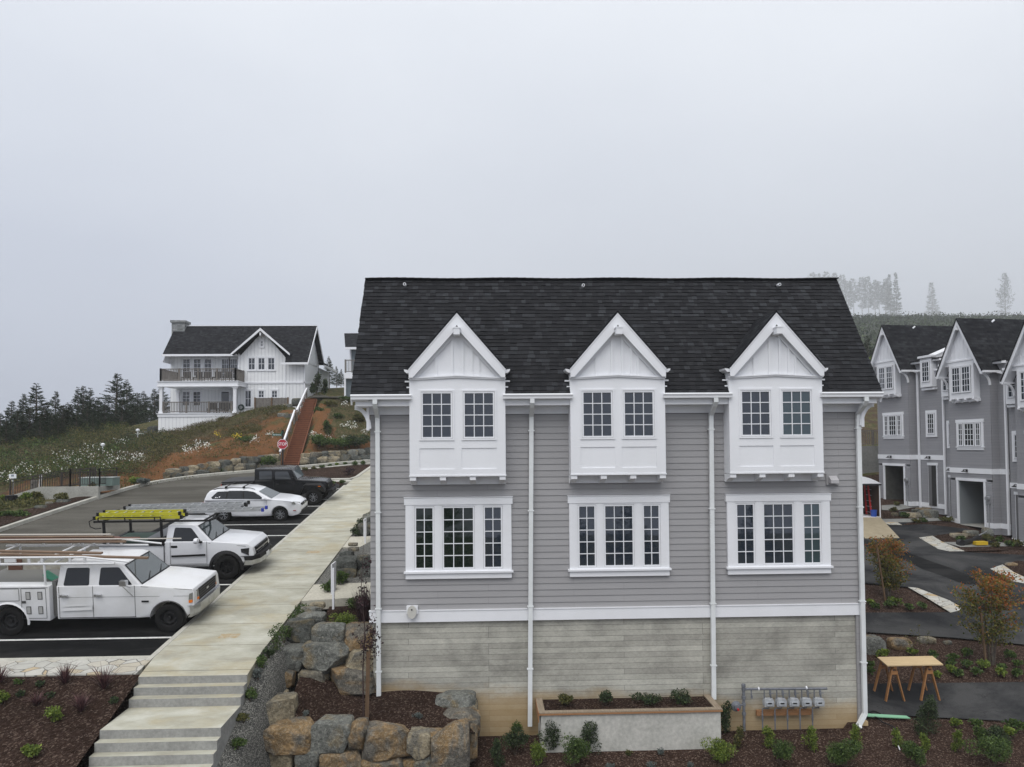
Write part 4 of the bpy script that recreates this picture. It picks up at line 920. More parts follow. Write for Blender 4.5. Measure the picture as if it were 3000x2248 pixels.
LG = {'green': island('leaf_green', ((.024,.045,.013),(.065,.11,.028),(.13,.19,.05)), transl=.25),
 'dark': island('leaf_dark', ((.014,.026,.012),(.035,.055,.022),(.075,.105,.042)), transl=.15),
 'lime': island('leaf_lime', ((.06,.10,.02),(.14,.20,.035),(.26,.32,.06)), transl=.3),
 'olive': island('leaf_olive', ((.04,.05,.016),(.10,.105,.033),(.19,.17,.055)), transl=.25),
 'grey': island('leaf_grey', ((.06,.075,.07),(.11,.13,.12),(.18,.20,.19)), transl=.1),
 'purple': island('leaf_purple', ((.014,.008,.010),(.032,.014,.018),(.07,.035,.04)), transl=.15),
 'maple': island('leaf_maple', ((.08,.10,.02),(.16,.15,.03),(.30,.12,.025),(.42,.12,.04),(.18,.19,.04)), transl=.3),
 'maple_green': island('leaf_maple_green', ((.05,.07,.015),(.10,.12,.025),(.17,.16,.035),(.22,.13,.03)), transl=.3),
 'spruce': island('spruce_needles', ((.009,.022,.010),(.021,.040,.017),(.042,.068,.028)), transl=.1),
 'fir': island('fir_needles', ((.012,.022,.008),(.025,.038,.014),(.05,.065,.024)), transl=.1)}
STEM = plain('stem_bark', (.07,.05,.035), .9); TRUNK = dirty('tree_bark', (.11,.09,.07), (.05,.042,.035), 8, .9)
STAKE = wood('wooden_stake', (.17,.105,.06), (.10,.065,.04), (8,8,1), 6)
def shrub(name, pos, w, h, col, label, cat='shrub', group=None, n=500, ls=.045, stems=5, k=9, rot=0, asp=.5, up=.4):
    t = thing(name, pos, label, cat, group)
    p = clump_pts(int(n*2.0), w*1.18, h*1.12, k); v, f = leaf_mesh(p, ls*1.1, asp*1.15, up); np_obj('foliage', v, f, LG[col], t)
    m = M()
    for i in range(stems):
        a = rg.uniform(0, 6.28); e = Vector((math.cos(a)*w*.28, math.sin(a)*w*.28, h*.72)); m.tube([(0,0,-.04), e*.5+Vector((0,0,h*.05)), e], [.012*h+.004, .008*h+.003, .003], 5)
    m.build('stems', STEM, t, local=True); return t
def grassy(name, pos, r, h, col, label, cat='plant', group=None, n=60, bw=.018, curl=.6):
    m = M()
    for i in range(n):
        a = rg.uniform(0, 6.28); L = h*rg.uniform(.6, 1.1); sp = rg.uniform(.1, 1)*r; d = Vector((math.cos(a), math.sin(a), 0)); s = Vector((-d.y, d.x, 0))
        pts = []
        for j in range(5):
            t_ = j/4; pts.append(d*(sp*t_*(1+curl*t_*.5)+.02)+Vector((0,0,L*(t_-curl*sp/r*.38*t_*t_*t_))))
        for j in range(4):
            w0 = bw*(1-(j/4)**1.5); w1 = bw*(1-((j+1)/4)**1.5)+.001
            m.quad(pts[j]-s*w0, pts[j]+s*w0, pts[j+1]+s*w1, pts[j+1]-s*w1)
    # merge each blade as one island
    o = m.build(name, LG[col] if isinstance(col, str) else col, base=(0,0,0)); o.location = pos
    return tag(o, label, cat, group)
def GF(u, v, g=GL): return G(u/DS, v/DS, g)      # full pixel on an inclined plane
def zbed(x, y): return float(bedz(np.array([x]), np.array([y]))[0])
def on_bed(u, v):
    d = ray(u, v); t = 15.
    for _ in range(30):
        p_ = d*t; t -= (p_.z-zbed(p_.x, p_.y))/(d.z-.3*d.y)
    return d*t
PHOR = island('flax_blades', ((.030,.012,.016),(.075,.030,.034),(.16,.085,.08)), transl=.15)
for i, (u, v, r, h) in enumerate(((190,2003,.30,.52),(304,2018,.38,.62),(108,2066,.22,.30),(237,2085,.30,.46),(-2,2003,.30,.46))):
    q = on_bed(u, v); grassy('flax_plant', q, r, h, PHOR, ('%s' % ['dark red flax plant, left of the pair beside the flagstones','tall dark red flax plant beside the flagstones nearest the steps','small dark red flax plant in the left mulch bed','dark red flax plant in the middle of the mulch bed','dark red flax plant cut by the left photo edge'][i]), group='dark red flax plants', n=75, bw=.011, curl=.8)
for i, (u, v, w, h, c) in enumerate(((158,2118,.42,.32,'lime'),(87,2222,.36,.26,'lime'),(5,2060,.34,.24,'lime'),(52,2003,.22,.08,'green'),(116,2012,.22,.10,'dark'),(60,2040,.22,.10,'dark'),(146,2042,.20,.09,'dark'),(335,2058,.24,.10,'dark'))):
    q = on_bed(u, v); shrub('shrub', q, w, h, c, '%s green shrub, %s of the small shrubs in the left mulch bed' % ('bright' if c == 'lime' else 'low dark', ORD[i]), group='small shrubs of the left mulch bed', n=260 if c == 'lime' else 90, ls=.05, stems=4, asp=.6)
# conifers --------------------------------------------------------------
def conifer(name, pos, H, R, label, group=None, col='spruce', bare=0., dens=1., whorl=.28, droop=.1, seed=0, top=.10, ns=.16, cat='tree', asp=.35, tr=.018):
    r_ = np.random.default_rng(seed+50); t = thing(name, pos, label, cat, group); m = M()
    lean = Vector((r_.normal()*.015*H, r_.normal()*.015*H, 0))
    m.tube([(0,0,-.4), tuple(lean*.3+Vector((0,0,H*.5))), tuple(lean+Vector((0,0,H)))], [tr*H, tr*H*.55, .008], 7)
    Cn = []; Dn = []; z = max(bare*H, .04*H)
    while z < H*.985:
        fz = (z-bare*H)/(H*(1-bare)); prof = (1-fz)**1.15 if bare < .2 else math.sin(math.pi*min(1, (fz*.86+.12)))**.8*(1-.25*fz)
        rad_ = R*max(prof, .0)+top*R*.25
        nb = int(r_.integers(5, 8))
        for b in range(nb):
            if r_.random() > .88*min(1, dens+.2): continue
            a = r_.uniform(0, 6.28); L = rad_*r_.uniform(.6, 1.18); rise = r_.uniform(.0, .45)-droop+.55*fz
            d = np.array([math.cos(a), math.sin(a), rise]); d /= np.linalg.norm(d); o = np.array([lean.x*z/H, lean.y*z/H, z+r_.normal()*.05])
            e = o+d*L; m.tube([tuple(o), tuple((o+e)/2+np.array([0,0,-.04*L])), tuple(e)], [.006*H*(1-fz)*.6+.006, .008, .003], 4, cap=False)
            k = max(3, int(L/ns*5.2*dens)); s = r_.uniform(.12, 1., k)**.8
            side = np.cross(d, [0,0,1]); side /= np.linalg.norm(side)+1e-6
            off = r_.uniform(-1, 1, k)*(1-s)*.42*L*.9
            c = o+d*(s*L)[:, None]+side*off[:, None]+np.array([0,0,1])*(r_.normal(size=k)*.05*L-.04*L*s)[:, None]
            dd = d*.8+side*np.sign(off)[:, None]*r_.uniform(.3, 1, k)[:, None]+r_.normal(size=(k, 3))*.25+np.array([0,0,.12])
            Cn.append(c); Dn.append(dd)
        z += whorl*r_.uniform(.75, 1.25)*(1-.35*fz)
    Cn = np.vstack(Cn); Dn = np.vstack(Dn); v, f = leaf_mesh(Cn, ns, asp, 0, r_, droop=Dn); np_obj('crown', v, f, LG[col], t)
    m.build('trunk', TRUNK, t, local=True); return t
sp = [conifer('spruce_tree', (0,0,-50), 5.2, 1.9, None, None, 'spruce', seed=s, whorl=.25, ns=.15, dens=1.5, asp=.28, droop=.0) for s in range(3)]
sp2 = [conifer('spruce_tree', (0,0,-50), 5.2, 2.2, None, None, 'fir', seed=s+9, whorl=.25, ns=.17, dens=1.5, asp=.3, droop=.0) for s in range(2)]
used = set()
def put_tree(protos, k, u, vt, vb, y, wf, label, group, H=5.2):
    a = P(u, vt, y); b = P(u, vb, y); s = (a.z-b.z)/H; o = protos[k % len(protos)]
    key = o.name
    if key in used: o = copy_tree(o)
    used.add(key); o.location = (b.x, y, b.z); o.scale = (s*wf, s*wf, s); o.rotation_euler = (0, 0, rg.uniform(0, 6))
    tag(o, label, 'tree', group); return o
tl = [(2,700,1040,63,1.1,0),(100,575,1000,64,.95,0),(215,512,980,66,.8,0),(352,415,1010,62,1.0,0),(440,650,1010,61,1.1,1),(530,488,960,66,.8,0),(600,615,960,64,1.2,1),(672,598,950,66,1.1,1),(755,450,900,70,.75,0),(800,438,930,67,.9,0),(868,458,920,69,.9,0),(905,700,930,60,1.1,0),(950,545,880,72,1.1,0),(1125,318,860,70,1.15,0),(1235,378,850,74,1.0,0),(1330,500,850,76,1.2,0),(1400,488,830,80,1.1,0),(1500,465,760,84,1.1,0),(1570,440,740,86,1.2,0),(160,660,1030,58,1.2,0),(280,640,1030,60,1.3,1),(390,720,1000,58,1.2,0),(560,740,990,58,1.2,1),(740,690,960,62,1.3,0),(1020,600,890,66,1.3,0),(1180,560,870,66,1.4,0),(1300,620,840,68,1.4,0),(60,760,1060,56,1.3,0),(500,700,980,60,1.2,0),(840,620,930,64,1.2,0)]
for i, (u, vt, vb, y, wf, kd) in enumerate(sorted(tl)):
    put_tree(sp2 if kd else sp, i, u/3.316, 1000+vt/3.316, 1000+vb/3.316+5, y, wf*1.6, '%s spruce, number %d from left in the conifer row' % (['green','dark green'][kd == 0], i+1) if i > 19 else '%s spruce, %s from left in the conifer row' % (['yellow green','dark green'][kd == 0], ORD[i]), 'spruces on the left slope')
# small trees behind the white house
for i, (u, vt, vb, y) in enumerate(((1560,400,640,90),(1620,480,640,86),(1655,500,640,88))):
    put_tree(sp, i, 400+u/2.763, 900+vt/2.763, 900+vb/2.763, y, 1.2, '%s dark shrubby spruce behind the right end of the white house' % ORD[i], 'spruces behind the white house')
# tall trees in the fog
ft = [conifer('tall_conifer', (0,0,-80), 26, 4.0, None, None, 'spruce', bare=b, seed=s, whorl=.8, ns=1.0, dens=d_, droop=.15, asp=.3, tr=.012) for s, b, d_ in ((21,.40,.9),(22,.52,.8),(23,.12,1.1))]
fl = [(2503,832,962,520,1),(2488,838,960,540,0),(2527,828,962,520,0),(2546,826,960,520,0),(2565,836,960,500,0),(2577,840,962,500,1),(2595,842,962,480,1),(2611,818,962,430,2),(2628,812,962,410,2),(2600,832,962,470,0),(2450,815,960,560,0),(2425,812,960,580,1),(2400,818,960,580,0),(2380,815,960,600,1),(2470,820,960,560,0)]
for i, (u, vt, vb, y, k) in enumerate(sorted(fl)):
    put_tree(ft, k, u, vt-14, vb, y*3.1, .8, 'tall foggy conifer, %s from left in the grove on the skyline' % ORD[i], 'tall conifers in the fog', H=26)
put_tree(ft, 2, 2735, 828, 962, 1650, 1.3, 'lone pale conifer in the fog between the grove and the gabled roofs', 'tall conifers in the fog', H=26)
t_ = conifer('tall_conifer', (0,0,0), 22, 4.2, 'sparse conifer with a long low branch rising behind the right roofs', 'tall conifers in the fog', 'spruce', bare=.22, seed=31, whorl=.7, ns=.6, dens=.65, droop=.0, asp=.25, tr=.012)
a = P(2947, 800, 1200); b = P(2947, 965, 1200); s = (a.z-b.z)/22; t_.location = (b.x, 1200, b.z); t_.scale = (s*.85, s*.85, s)
m = M(); m.tube([(0,0,5.5),(-3,0,5.0),(-6,0,3.5),(-9.5,0,2.2)], [.14,.11,.08,.03], 5); m.tube([(0,0,6.8),(-4,0,7.2),(-9,0,6.2)], [.1,.08,.03], 5); m.build('long_branch', TRUNK, t_, local=True)
gt = conifer('green_fir', (0,0,0), 9, 3.4, 'green fir on the slope between the two grey buildings', None, 'fir', seed=41, whorl=.4, ns=.35, dens=1.4)
a = P(2545, 985, 95); b = P(2545, 1090, 95); s = (a.z-b.z)/9; gt.location = (b.x, 95, b.z); gt.scale = (s*1.1, s*1.1, s)
shrub('bush', P(2556, 1085, 92), 2.6, 2.2, 'lime', 'bright green bush below the fir between the grey buildings', 'bush', n=1500, ls=.16)
# brush on the far hill (uncountable)
n = 2600; X = rg.uniform(60, 330, n); Yb = rg.uniform(110, 365, n); Z = far_z(X, Yb); v, f = leaf_mesh(np.repeat(np.stack([X, Yb, Z], 1), 14, 0)+rg.normal(size=(n*14, 3))*np.array([1.1, 1.1, .7])+np.array([0,0,.7]), 1.1, .6, .8)
tag(np_obj('brush', v, f, LG['dark']), 'low scrub covering the foggy hill', 'brush', kind='stuff')
n = 2500; X = rg.uniform(150, 420, n); Yb = 362+rg.normal(size=n)*4; Z = far_z(X, Yb); v, f = leaf_mesh(np.repeat(np.stack([X, Yb, Z], 1), 10, 0)+rg.normal(size=(n*10, 3))*np.array([1.0, 1.0, 1.1])+np.array([0,0,1.0]), 1.0, .5, 1.2)
tag(np_obj('brush', v, f, LG['dark']), 'thin brush along the foggy skyline', 'brush', kind='stuff')
# ground cover on the left hillside --------------------------------------
def scatter(name, poly, n, k, size, colr, label, cat, sp_=.25, hh=.25, up=.8, asp=.5, dens=None, zoff=0., xr=None, exclude=None):
    xs_ = [p[0] for p in poly]; ys_ = [p[1] for p in poly]; X = rg.uniform(min(xs_), max(xs_), n*3); Y = rg.uniform(min(ys_), max(ys_), n*3)
    ok = in_poly(X, Y, poly)
    for e in (exclude or []): ok &= ~in_poly(X, Y, e)
    if dens is not None: ok &= np.array([noise.noise(Vector((x*dens, y*dens, 7.7))) > rg.uniform(-.25, .25) for x, y in zip(X, Y)])
    X = X[ok][:n]; Y = Y[ok][:n]; Z = terrain_z(X, Y)+zoff; c = np.repeat(np.stack([X, Y, Z], 1), k, 0)+rg.normal(size=(len(X)*k, 3))*np.array([sp_, sp_, hh*.35])+np.array([0, 0, hh*.8])
    v, f = leaf_mesh(c, size, asp, up); return tag(np_obj(name, v, f, LG[colr] if isinstance(colr, str) else colr), label, cat, kind='stuff')
SLOPE_L = [(-60,30),(-33,30),(-31,41.5),(-27,44.0),(-22.5,45.2),(-21,48),(-25,57),(-31,62),(-60,70)]
GRASSY = [(-34,46),(-22,46),(-20.5,51.5),(-17.5,54.5),(-16.5,60),(-21,59.6),(-27.4,59.3),(-34,62)]
RIGHTB = [(-13,53.3),(-12.9,60.5),(-4,62),(-3,54.5)]
FLW = island('daisy_petals', ((.75,.75,.70),(.85,.85,.80),(.55,.56,.45))); YEL = island('yellow_petals', ((.55,.40,.03),(.7,.55,.06)))
DRYG = island('dry_grass_blades', ((.05,.045,.02),(.12,.095,.05),(.22,.18,.11)), transl=.2)
scatter('ground_cover', SLOPE_L, 1300, 42, .13, 'green', 'mixed green scrub on the left slope', 'ground cover', .32, .55, dens=.22)
scatter('ground_cover', SLOPE_L, 2400, 40, .12, 'olive', 'yellowish scrub on the left slope', 'ground cover', .35, .5, dens=.3)
scatter('grass', SLOPE_L, 3200, 14, .17, DRYG, 'dry tan grass among the scrub on the left slope', 'grass', .3, .5, up=1.6, asp=.16, dens=.2)
scatter('ground_cover', SLOPE_L, 1500, 34, .13, 'dark', 'dark low scrub on the left slope', 'ground cover', .35, .4)
scatter('grass', GRASSY, 4200, 14, .15, DRYG, 'dry grass on the bank below the white house', 'grass', .2, .14, up=1.6, asp=.16)
scatter('grass', GRASSY, 1700, 22, .11, 'olive', 'green weeds on the bank below the white house', 'grass', .22, .16, dens=.35)
scatter('grass', RIGHTB, 1900, 14, .14, DRYG, 'dry grass on the bank right of the red steps', 'grass', .2, .14, up=1.6, asp=.16)
scatter('grass', DIRT, 260, 16, .11, 'olive', 'sparse weeds on the orange dirt', 'grass', .16, .14)
scatter('grass', DIRT, 420, 8, .14, DRYG, 'sparse dry tufts on the orange dirt', 'grass', .16, .12, up=1.6, asp=.16)
def flowers(lst, y, n, sp_, group='flowers', mat=None, label='white daisies flowering on the left slope', s=.10):
    C_ = []
    for u, v, w, h in lst:
        for _ in range(int(n*w*h/900)+6):
            uu = u+rg.uniform(-w/2, w/2); vv = v+rg.uniform(-h/2, h/2); d = ray(uu, vv)
            t = y*.75
            for _ in range(60):
                p_ = d*t
                if p_.z < tz(p_.x, p_.y)+.5: break
                t += .6
            C_.append(tuple(d*t+Vector((0,0,.05))))
    c = np.array(C_); c = np.repeat(c, 3, 0)+rg.normal(size=(len(c)*3, 3))*.09; v, f = leaf_mesh(c, s, .8, 2.); return tag(np_obj('flowers', v, f, mat or FLW), label, 'flowers', kind='stuff')
k3 = 1/3.316
flowers([(x*k3, 1000+y*k3, w*k3, h*k3) for x, y, w, h in ((230,1260,200,110),(130,1280,80,60),(440,1250,170,100),(650,1200,260,130),(600,1130,200,90),(920,1050,200,110),(1170,970,140,50),(880,1140,140,60),(1010,1190,260,60),(1180,1130,330,90),(60,1330,120,90),(980,1230,140,50),(800,1100,250,70),(1330,1130,140,70))], 56, 9, .1)
flowers([(400+x/2.763, 900+y/2.763, w/2.763, h/2.763) for x, y, w, h in ((530,1120,120,40),(430,1165,110,35),(960,1080,45,40),(1450,1040,70,50),(1560,1078,80,20),(1690,1072,70,25),(1720,960,130,45),(1850,1010,40,40),(20,1220,60,50),(1690,785,40,20),(1090,1030,50,25))], 56, 28, .1, label='white flowers on the bank around the red steps')
flowers([(400+x/2.763, 900+y/2.763, w/2.763, h/2.763) for x, y, w, h in ((810,1050,40,20),(1540,962,30,15),(660,1040,30,12))], 56, 60, .1, mat=YEL, label='small yellow flowers on the bank')
def bush_at(u, v, w, h, y, col, label, cat='bush', group=None, n=700, ls=.09, k=9, g=None):
    """u,v full pixel of the base centre, w,h in pixels at depth y"""
    if g is not None: q = GF(u, v, g); y = q.y
    else: q = P(u, v, y)
    s_ = y/2080; return shrub('shrub', q, w*s_, h*s_, col, label, cat, group, n=n, ls=ls, k=k)
for i, (x, y, w, h, yy, c, l) in enumerate(((870,1115,200,75,53,'green','round green bush above the hillside boulders, left of the stop sign'),(820,1165,90,45,51.5,'green','small green bush on the orange dirt'),(880,1215,120,65,51,'green','green bush just above the boulder wall'),(640,1350,170,80,48.7,'green','green bush growing over the hillside boulder wall'),(1075,1290,150,75,49.9,'green','green bush beside the foot of the red steps'),(1540,1050,90,110,56,'green','upright green bush beside the red steps'),(1480,1120,170,80,54,'green','dark green bush, left of the hedge above the right boulder wall'),(1640,1140,230,85,54,'green','long green bush above the right boulder wall'),(1800,1130,200,90,54,'dark','dark green bush by the corner of the grey townhouse'),(1580,800,90,45,60,'olive','olive bush near the top of the red steps'),(1690,760,80,40,61,'green','green bush at the top of the bank'),(1470,850,60,40,59,'green','small bush beside the upper red steps'),(710,925,80,30,60,'green','low bush at the foot of the white porch base'),(1000,980,100,50,57.5,'olive','olive bush on the dry bank'),(1800,930,90,60,58,'olive','olive bush on the bank by the roof edge'),(1640,900,70,40,58,'green','small green bush on the dry bank'))):
    bush_at(400+x/2.763, 900+y/2.763+4, w/2.763*1.25, h/2.763*1.2, yy, c, l, group='bushes on the hillside', n=900, ls=.13)
for i, (x, y, w, h, yy, c, l) in enumerate(((1460,700,70,140,60.5,'dark','dark spiky shrub at the corner of the white house'),(1525,690,50,90,60.8,'dark','dark twiggy shrub beside the white house wall'),(1420,690,40,60,60.5,'dark','small dark shrub by the path to the white house'))):
    bush_at(400+x/2.763, 900+y/2.763, w/2.763, h/2.763*1.1, yy, c, l, group='shrubs at the white house', n=260, ls=.16)
# plants on the island and by the small patch
for i, (x, y, w, h, c) in enumerate(((1890,240,130,90,'purple'),(1330,180,70,40,'olive'),(1545,150,60,35,'green'),(1650,130,50,30,'green'),(1730,115,40,25,'lime'),(1840,110,50,35,'green'),(1960,115,60,50,'green'),(2060,105,60,45,'green'),(1440,165,50,30,'olive'),(1670,345,70,30,'green'),(1800,335,60,30,'green'))):
    q = GF(580+x/4.254, 1340+y/4.254); s_ = q.y/2080/4.254*1.2; shrub('shrub', q+Vector((0,0,.04)), w*s_, h*s_, c, '%s plant, %s of the plants around the mulch island' % ({'purple':'dark purple','olive':'olive','green':'green','lime':'bright green'}[c], ORD[i]), 'plant', 'plants around the mulch island', n=200, ls=.08, stems=3)
# bushes along the far left kerb and by the railing
for i, (x, y, w, h, c, l) in enumerate(((1100,335,110,60,'lime','bright ornamental grass at the end of the railing'),(1155,338,110,55,'grey','grey green lavender bush beside the bright grass'),(220,470,110,70,'lime','yellow green grass by the grey wooden post'),(430,310,130,70,'green','green bush behind the grey wooden post'),(20,470,60,40,'lime','yellow green grass at the left photo edge'),(500,480,110,80,'olive','leafy plant at the foot of the stair railing'),(170,600,170,55,'green','low green hedge plant along the left walkway'),(60,600,140,45,'green','low green plant at the left photo edge'),(300,460,80,60,'olive','dry grass next to the railing foot'))):
    q = GF(x*600/1658, 1300+y*600/1658); s_ = q.y/2080*600/1658; shrub('shrub', q, w*s_, h*s_, c, l, 'plant', 'plants along the far kerb', n=420, ls=.10, stems=4, up=1.2)
q0 = GF(0, 1300+545*.362); 
scatter('ground_cover', [(-34,35.2),(-25.5,35.2),(-23.4,38.2),(-24,39.3),(-34,37.6)], 1500, 8, .12, 'olive', 'low reddish green ground cover along the walkway at left', 'ground cover', .12, .14, up=1.2)
# shrubs of the front garden -----------------------------------------------
k2 = 1/2.602; NM_ = {'green':'green','lime':'bright lime green','dark':'dark green','olive':'olive green','grey':'tiny grey green'}
fs = [(165,655,75,85,'green'),(150,800,150,160,'dark'),(20,885,110,160,'dark'),(440,765,150,215,'dark'),(330,885,120,140,'lime'),(595,890,190,180,'green'),(715,775,135,185,'dark'),(1015,800,45,25,'olive'),(1268,802,50,42,'grey'),(880,900,60,25,'grey'),(1185,903,60,38,'grey'),(1490,897,40,28,'grey'),(1760,625,80,175,'dark'),(1862,745,62,125,'olive'),(1710,865,185,165,'lime'),(2095,745,80,130,'lime'),(2180,885,155,185,'green')]
fs = [(1450+x*k2, 1900+y*k2, w*k2, h*k2, c) for x, y, w, h, c in fs]
k4 = 1/2.458
fs += [(2100+x*k4, 1750+y*k4, w*k4, h*k4, c) for x, y, w, h, c in [(675,1095,85,145,'lime'),(935,1240,225,190,'green'),(1002,1100,75,150,'lime'),(1300,1075,65,110,'lime'),(1435,1210,160,150,'green'),(1500,1105,62,105,'lime'),(1730,1108,60,135,'lime'),(1512,985,150,225,'dark'),(1990,1225,250,200,'green'),(2020,1075,140,140,'dark'),(1895,1015,95,80,'green')]]
for i, (u, v, w, h, c) in enumerate(sorted(fs)):
    q = GF(u, v, GR); s_ = q.y/2080*1.15; q.z -= .03
    lab = '%s shrub%s' % (NM_[c], ' in the front mulch bed, %s' % ('number %d from left' % (i+1) if i > 19 else ORD[i]+' from left'))
    shrub('shrub', q, w*s_*1.12, h*s_*1.05, c, lab, 'shrub', 'shrubs in the front mulch bed', n=int(min(1500, 90+2600*w*h*s_*s_)), ls=.035 if c == 'grey' else .048, asp=.42, k=14 if h > w*1.2 else 10)
for i, (x, y, w, h) in enumerate(((545,410,120,82),(850,412,130,100),(1160,402,210,90),(1422,405,155,92))):
    q = P(1450+x*k2, 1900+y*k2, 18.72); q.z = -6.845; s_ = 18.7/2080*k2; shrub('shrub', q, w*s_*1.1, h*s_*1.1, 'dark' if i else 'olive', 'leafy dark green shrub, %s from left in the raised planter' % ORD[i], 'shrub', 'shrubs in the planter', n=420, ls=.05)
# low leafy perennials in the right beds
hs = [(1715,925,70,35),(1872,928,80,35),(2155,962,110,60),(2120,1015,110,60),(1110,500,50,25),(1100,548,50,30),(1410,412,60,35),(1700,452,70,40),(1690,490,60,35),(1695,540,70,35),(1740,565,60,35),(1800,508,90,45),(1925,508,80,40),(1870,560,70,40),(2066,523,60,30),(2045,565,80,45),(2165,498,60,40),(2163,570,70,40),(1580,575,60,30),(1800,425,90,50),(2110,450,90,50),(1100,50,60,25),(1140,80,60,25),(1240,70,80,35),(1300,60,100,50),(1375,85,80,30),(1480,80,60,30),(1200,425,90,40),(1560,430,60,30)]
for i, (x, y, w, h) in enumerate(hs):
    q = GF(2100+x*k4, 1750+y*k4, GR); s_ = q.y/2080*k4*1.15; shrub('leafy_plant', q, w*s_, h*s_, 'green' if i % 3 else 'lime', 'low leafy green plant in the right mulch beds', 'plant', 'low leafy plants in the right mulch beds', n=110, ls=.075, stems=3, asp=.7, up=.9)
# shrubs along the gravel strip
gs = [((745,260,75,60,'green'),21.5),((690,380,90,90,'green'),20.6),((605,500,90,100,'green'),19.6),((540,640,75,110,'green'),19.0),((480,740,60,60,'dark'),18.5),((425,840,60,70,'green'),18.0),((405,960,50,50,'grey'),17.6),((330,1045,70,60,'green'),17.1),((295,1115,80,45,'olive'),16.6),((250,1240,90,60,'green'),16.0),((215,1420,90,80,'green'),15.2)]
for i, ((x, y, w, h, c), yy) in enumerate(gs):
    q = P(600+x*k2, 1650+y*k2, yy)
    q = Vector((min(max(q.x, -5.62), -5.45), yy, 0)); q.z = float(gvz(np.array([q.x]), np.array([yy]))[0])
    shrub('shrub', q, w*yy/2080*k2*1.7, h*yy/2080*k2*1.5, c, 'small %s shrub, %s from the side path along the gravel strip' % (NM_[c].replace('tiny ', ''), ORD[i]), 'shrub', 'shrubs along the gravel strip', n=260, ls=.045)
for i, (x, y, w, h, yy) in enumerate(((545,760,120,90,24.3),(470,880,130,120,23.9),(400,1010,120,110,23.4),(330,1100,120,90,23.2),(820,340,120,110,32),(760,430,110,110,31),(700,520,90,80,30.4),(890,260,90,100,33))):
    q = P(880+x/4.604, 1440+y/4.604, yy); q = Vector((max(min(q.x+.1, -3.4), -5.6), yy, zl(yy)+.07)); shrub('shrub', q, w*yy/2080/4.604*1.5, h*yy/2080/4.604*1.4, 'dark' if i > 3 else 'green', 'dark green shrub, %s from the lower path along the sidewalk edge' % ORD[i], 'shrub', 'shrubs along the sidewalk edge', n=340, ls=.06)
shrub('shrub', Vector((-4.15, 20.7, -5.25)), .95, .5, 'lime', 'low spreading light green shrub on the upper mulch bed', n=900, ls=.045)
shrub('shrub', Vector((-4.0, 21.9, -5.0)), .9, .42, 'green', 'green spreading shrub below the lower side path', n=700, ls=.045)
grassy('ornamental_grass', Vector((-3.5, 20.4, -5.35)), .40, 1.35, 'purple', 'tall dark purple twiggy plant at the townhouse corner', 'plant', n=330, bw=.015, curl=.3)
for i, (x, y) in enumerate(((770,1150),(1610,1210),(1632,1100))):
    q = P(600+x*k2, 1650+y*k2, 17.9); q.z = float(t1z(np.array([q.x]), np.array([17.9]))[0]); shrub('shrub', q, .22, .13, 'grey', 'tiny blue grey plant, %s on the mulch terrace' % ORD[i], 'plant', 'tiny plants on the mulch terrace', n=120, ls=.03, stems=2)
# young purple tree with its stake
t_ = thing('purple_tree', (-3.12, 18.0, -6.8), 'slender purple leaved young tree tied to a stake at the house corner', 'tree')
m = M(); m.tube([(0,0,-.1),(-.02,0,1.2),(.03,.02,2.2),(-.06,0,3.2),(.0,0,4.3)], [.022,.018,.014,.010,.004], 6); br = []
for i in range(26):
    z = rg.uniform(1.3, 4.0); a = rg.uniform(0, 6.28); L = rg.uniform(.25, .62)*(1.15-z/6); e = Vector((math.cos(a)*L*.6, math.sin(a)*L*.5, z+L*.9)); m.tube([(0,0,z), (e.x*.6, e.y*.6, z+L*.4), tuple(e)], [.006,.004,.002], 4); br.append((Vector((0,0,z)), e))
m.build('trunk', plain('purple_bark', (.05,.03,.028), .9), t_, local=True)
c = []
for a, e in br:
    for k in range(14): c.append(tuple(a.lerp(e, rg.uniform(.3, 1.05))+Vector(rg.normal(size=3)*.025)))
for _ in range(260): c.append((.18+rg.normal()*.10, rg.normal()*.1, 1.9+rg.normal()*.28))
v, f = leaf_mesh(np.array(c), .075, .5, -.3); np_obj('crown', v, f, LG['purple'], t_)
m = M(); m.obox((-3.04,17.93,-6.9), (-3.0,17.93,-5.12), .07, .055, 0, up=(0,1,0)); m.obox((-3.0,17.90,-6.9), (-2.95,17.90,-5.05), .03, .05, 0, up=(0,1,0))
tag(m.build('tree_stake', STAKE), 'brown wooden stake supporting the purple tree', 'stake')
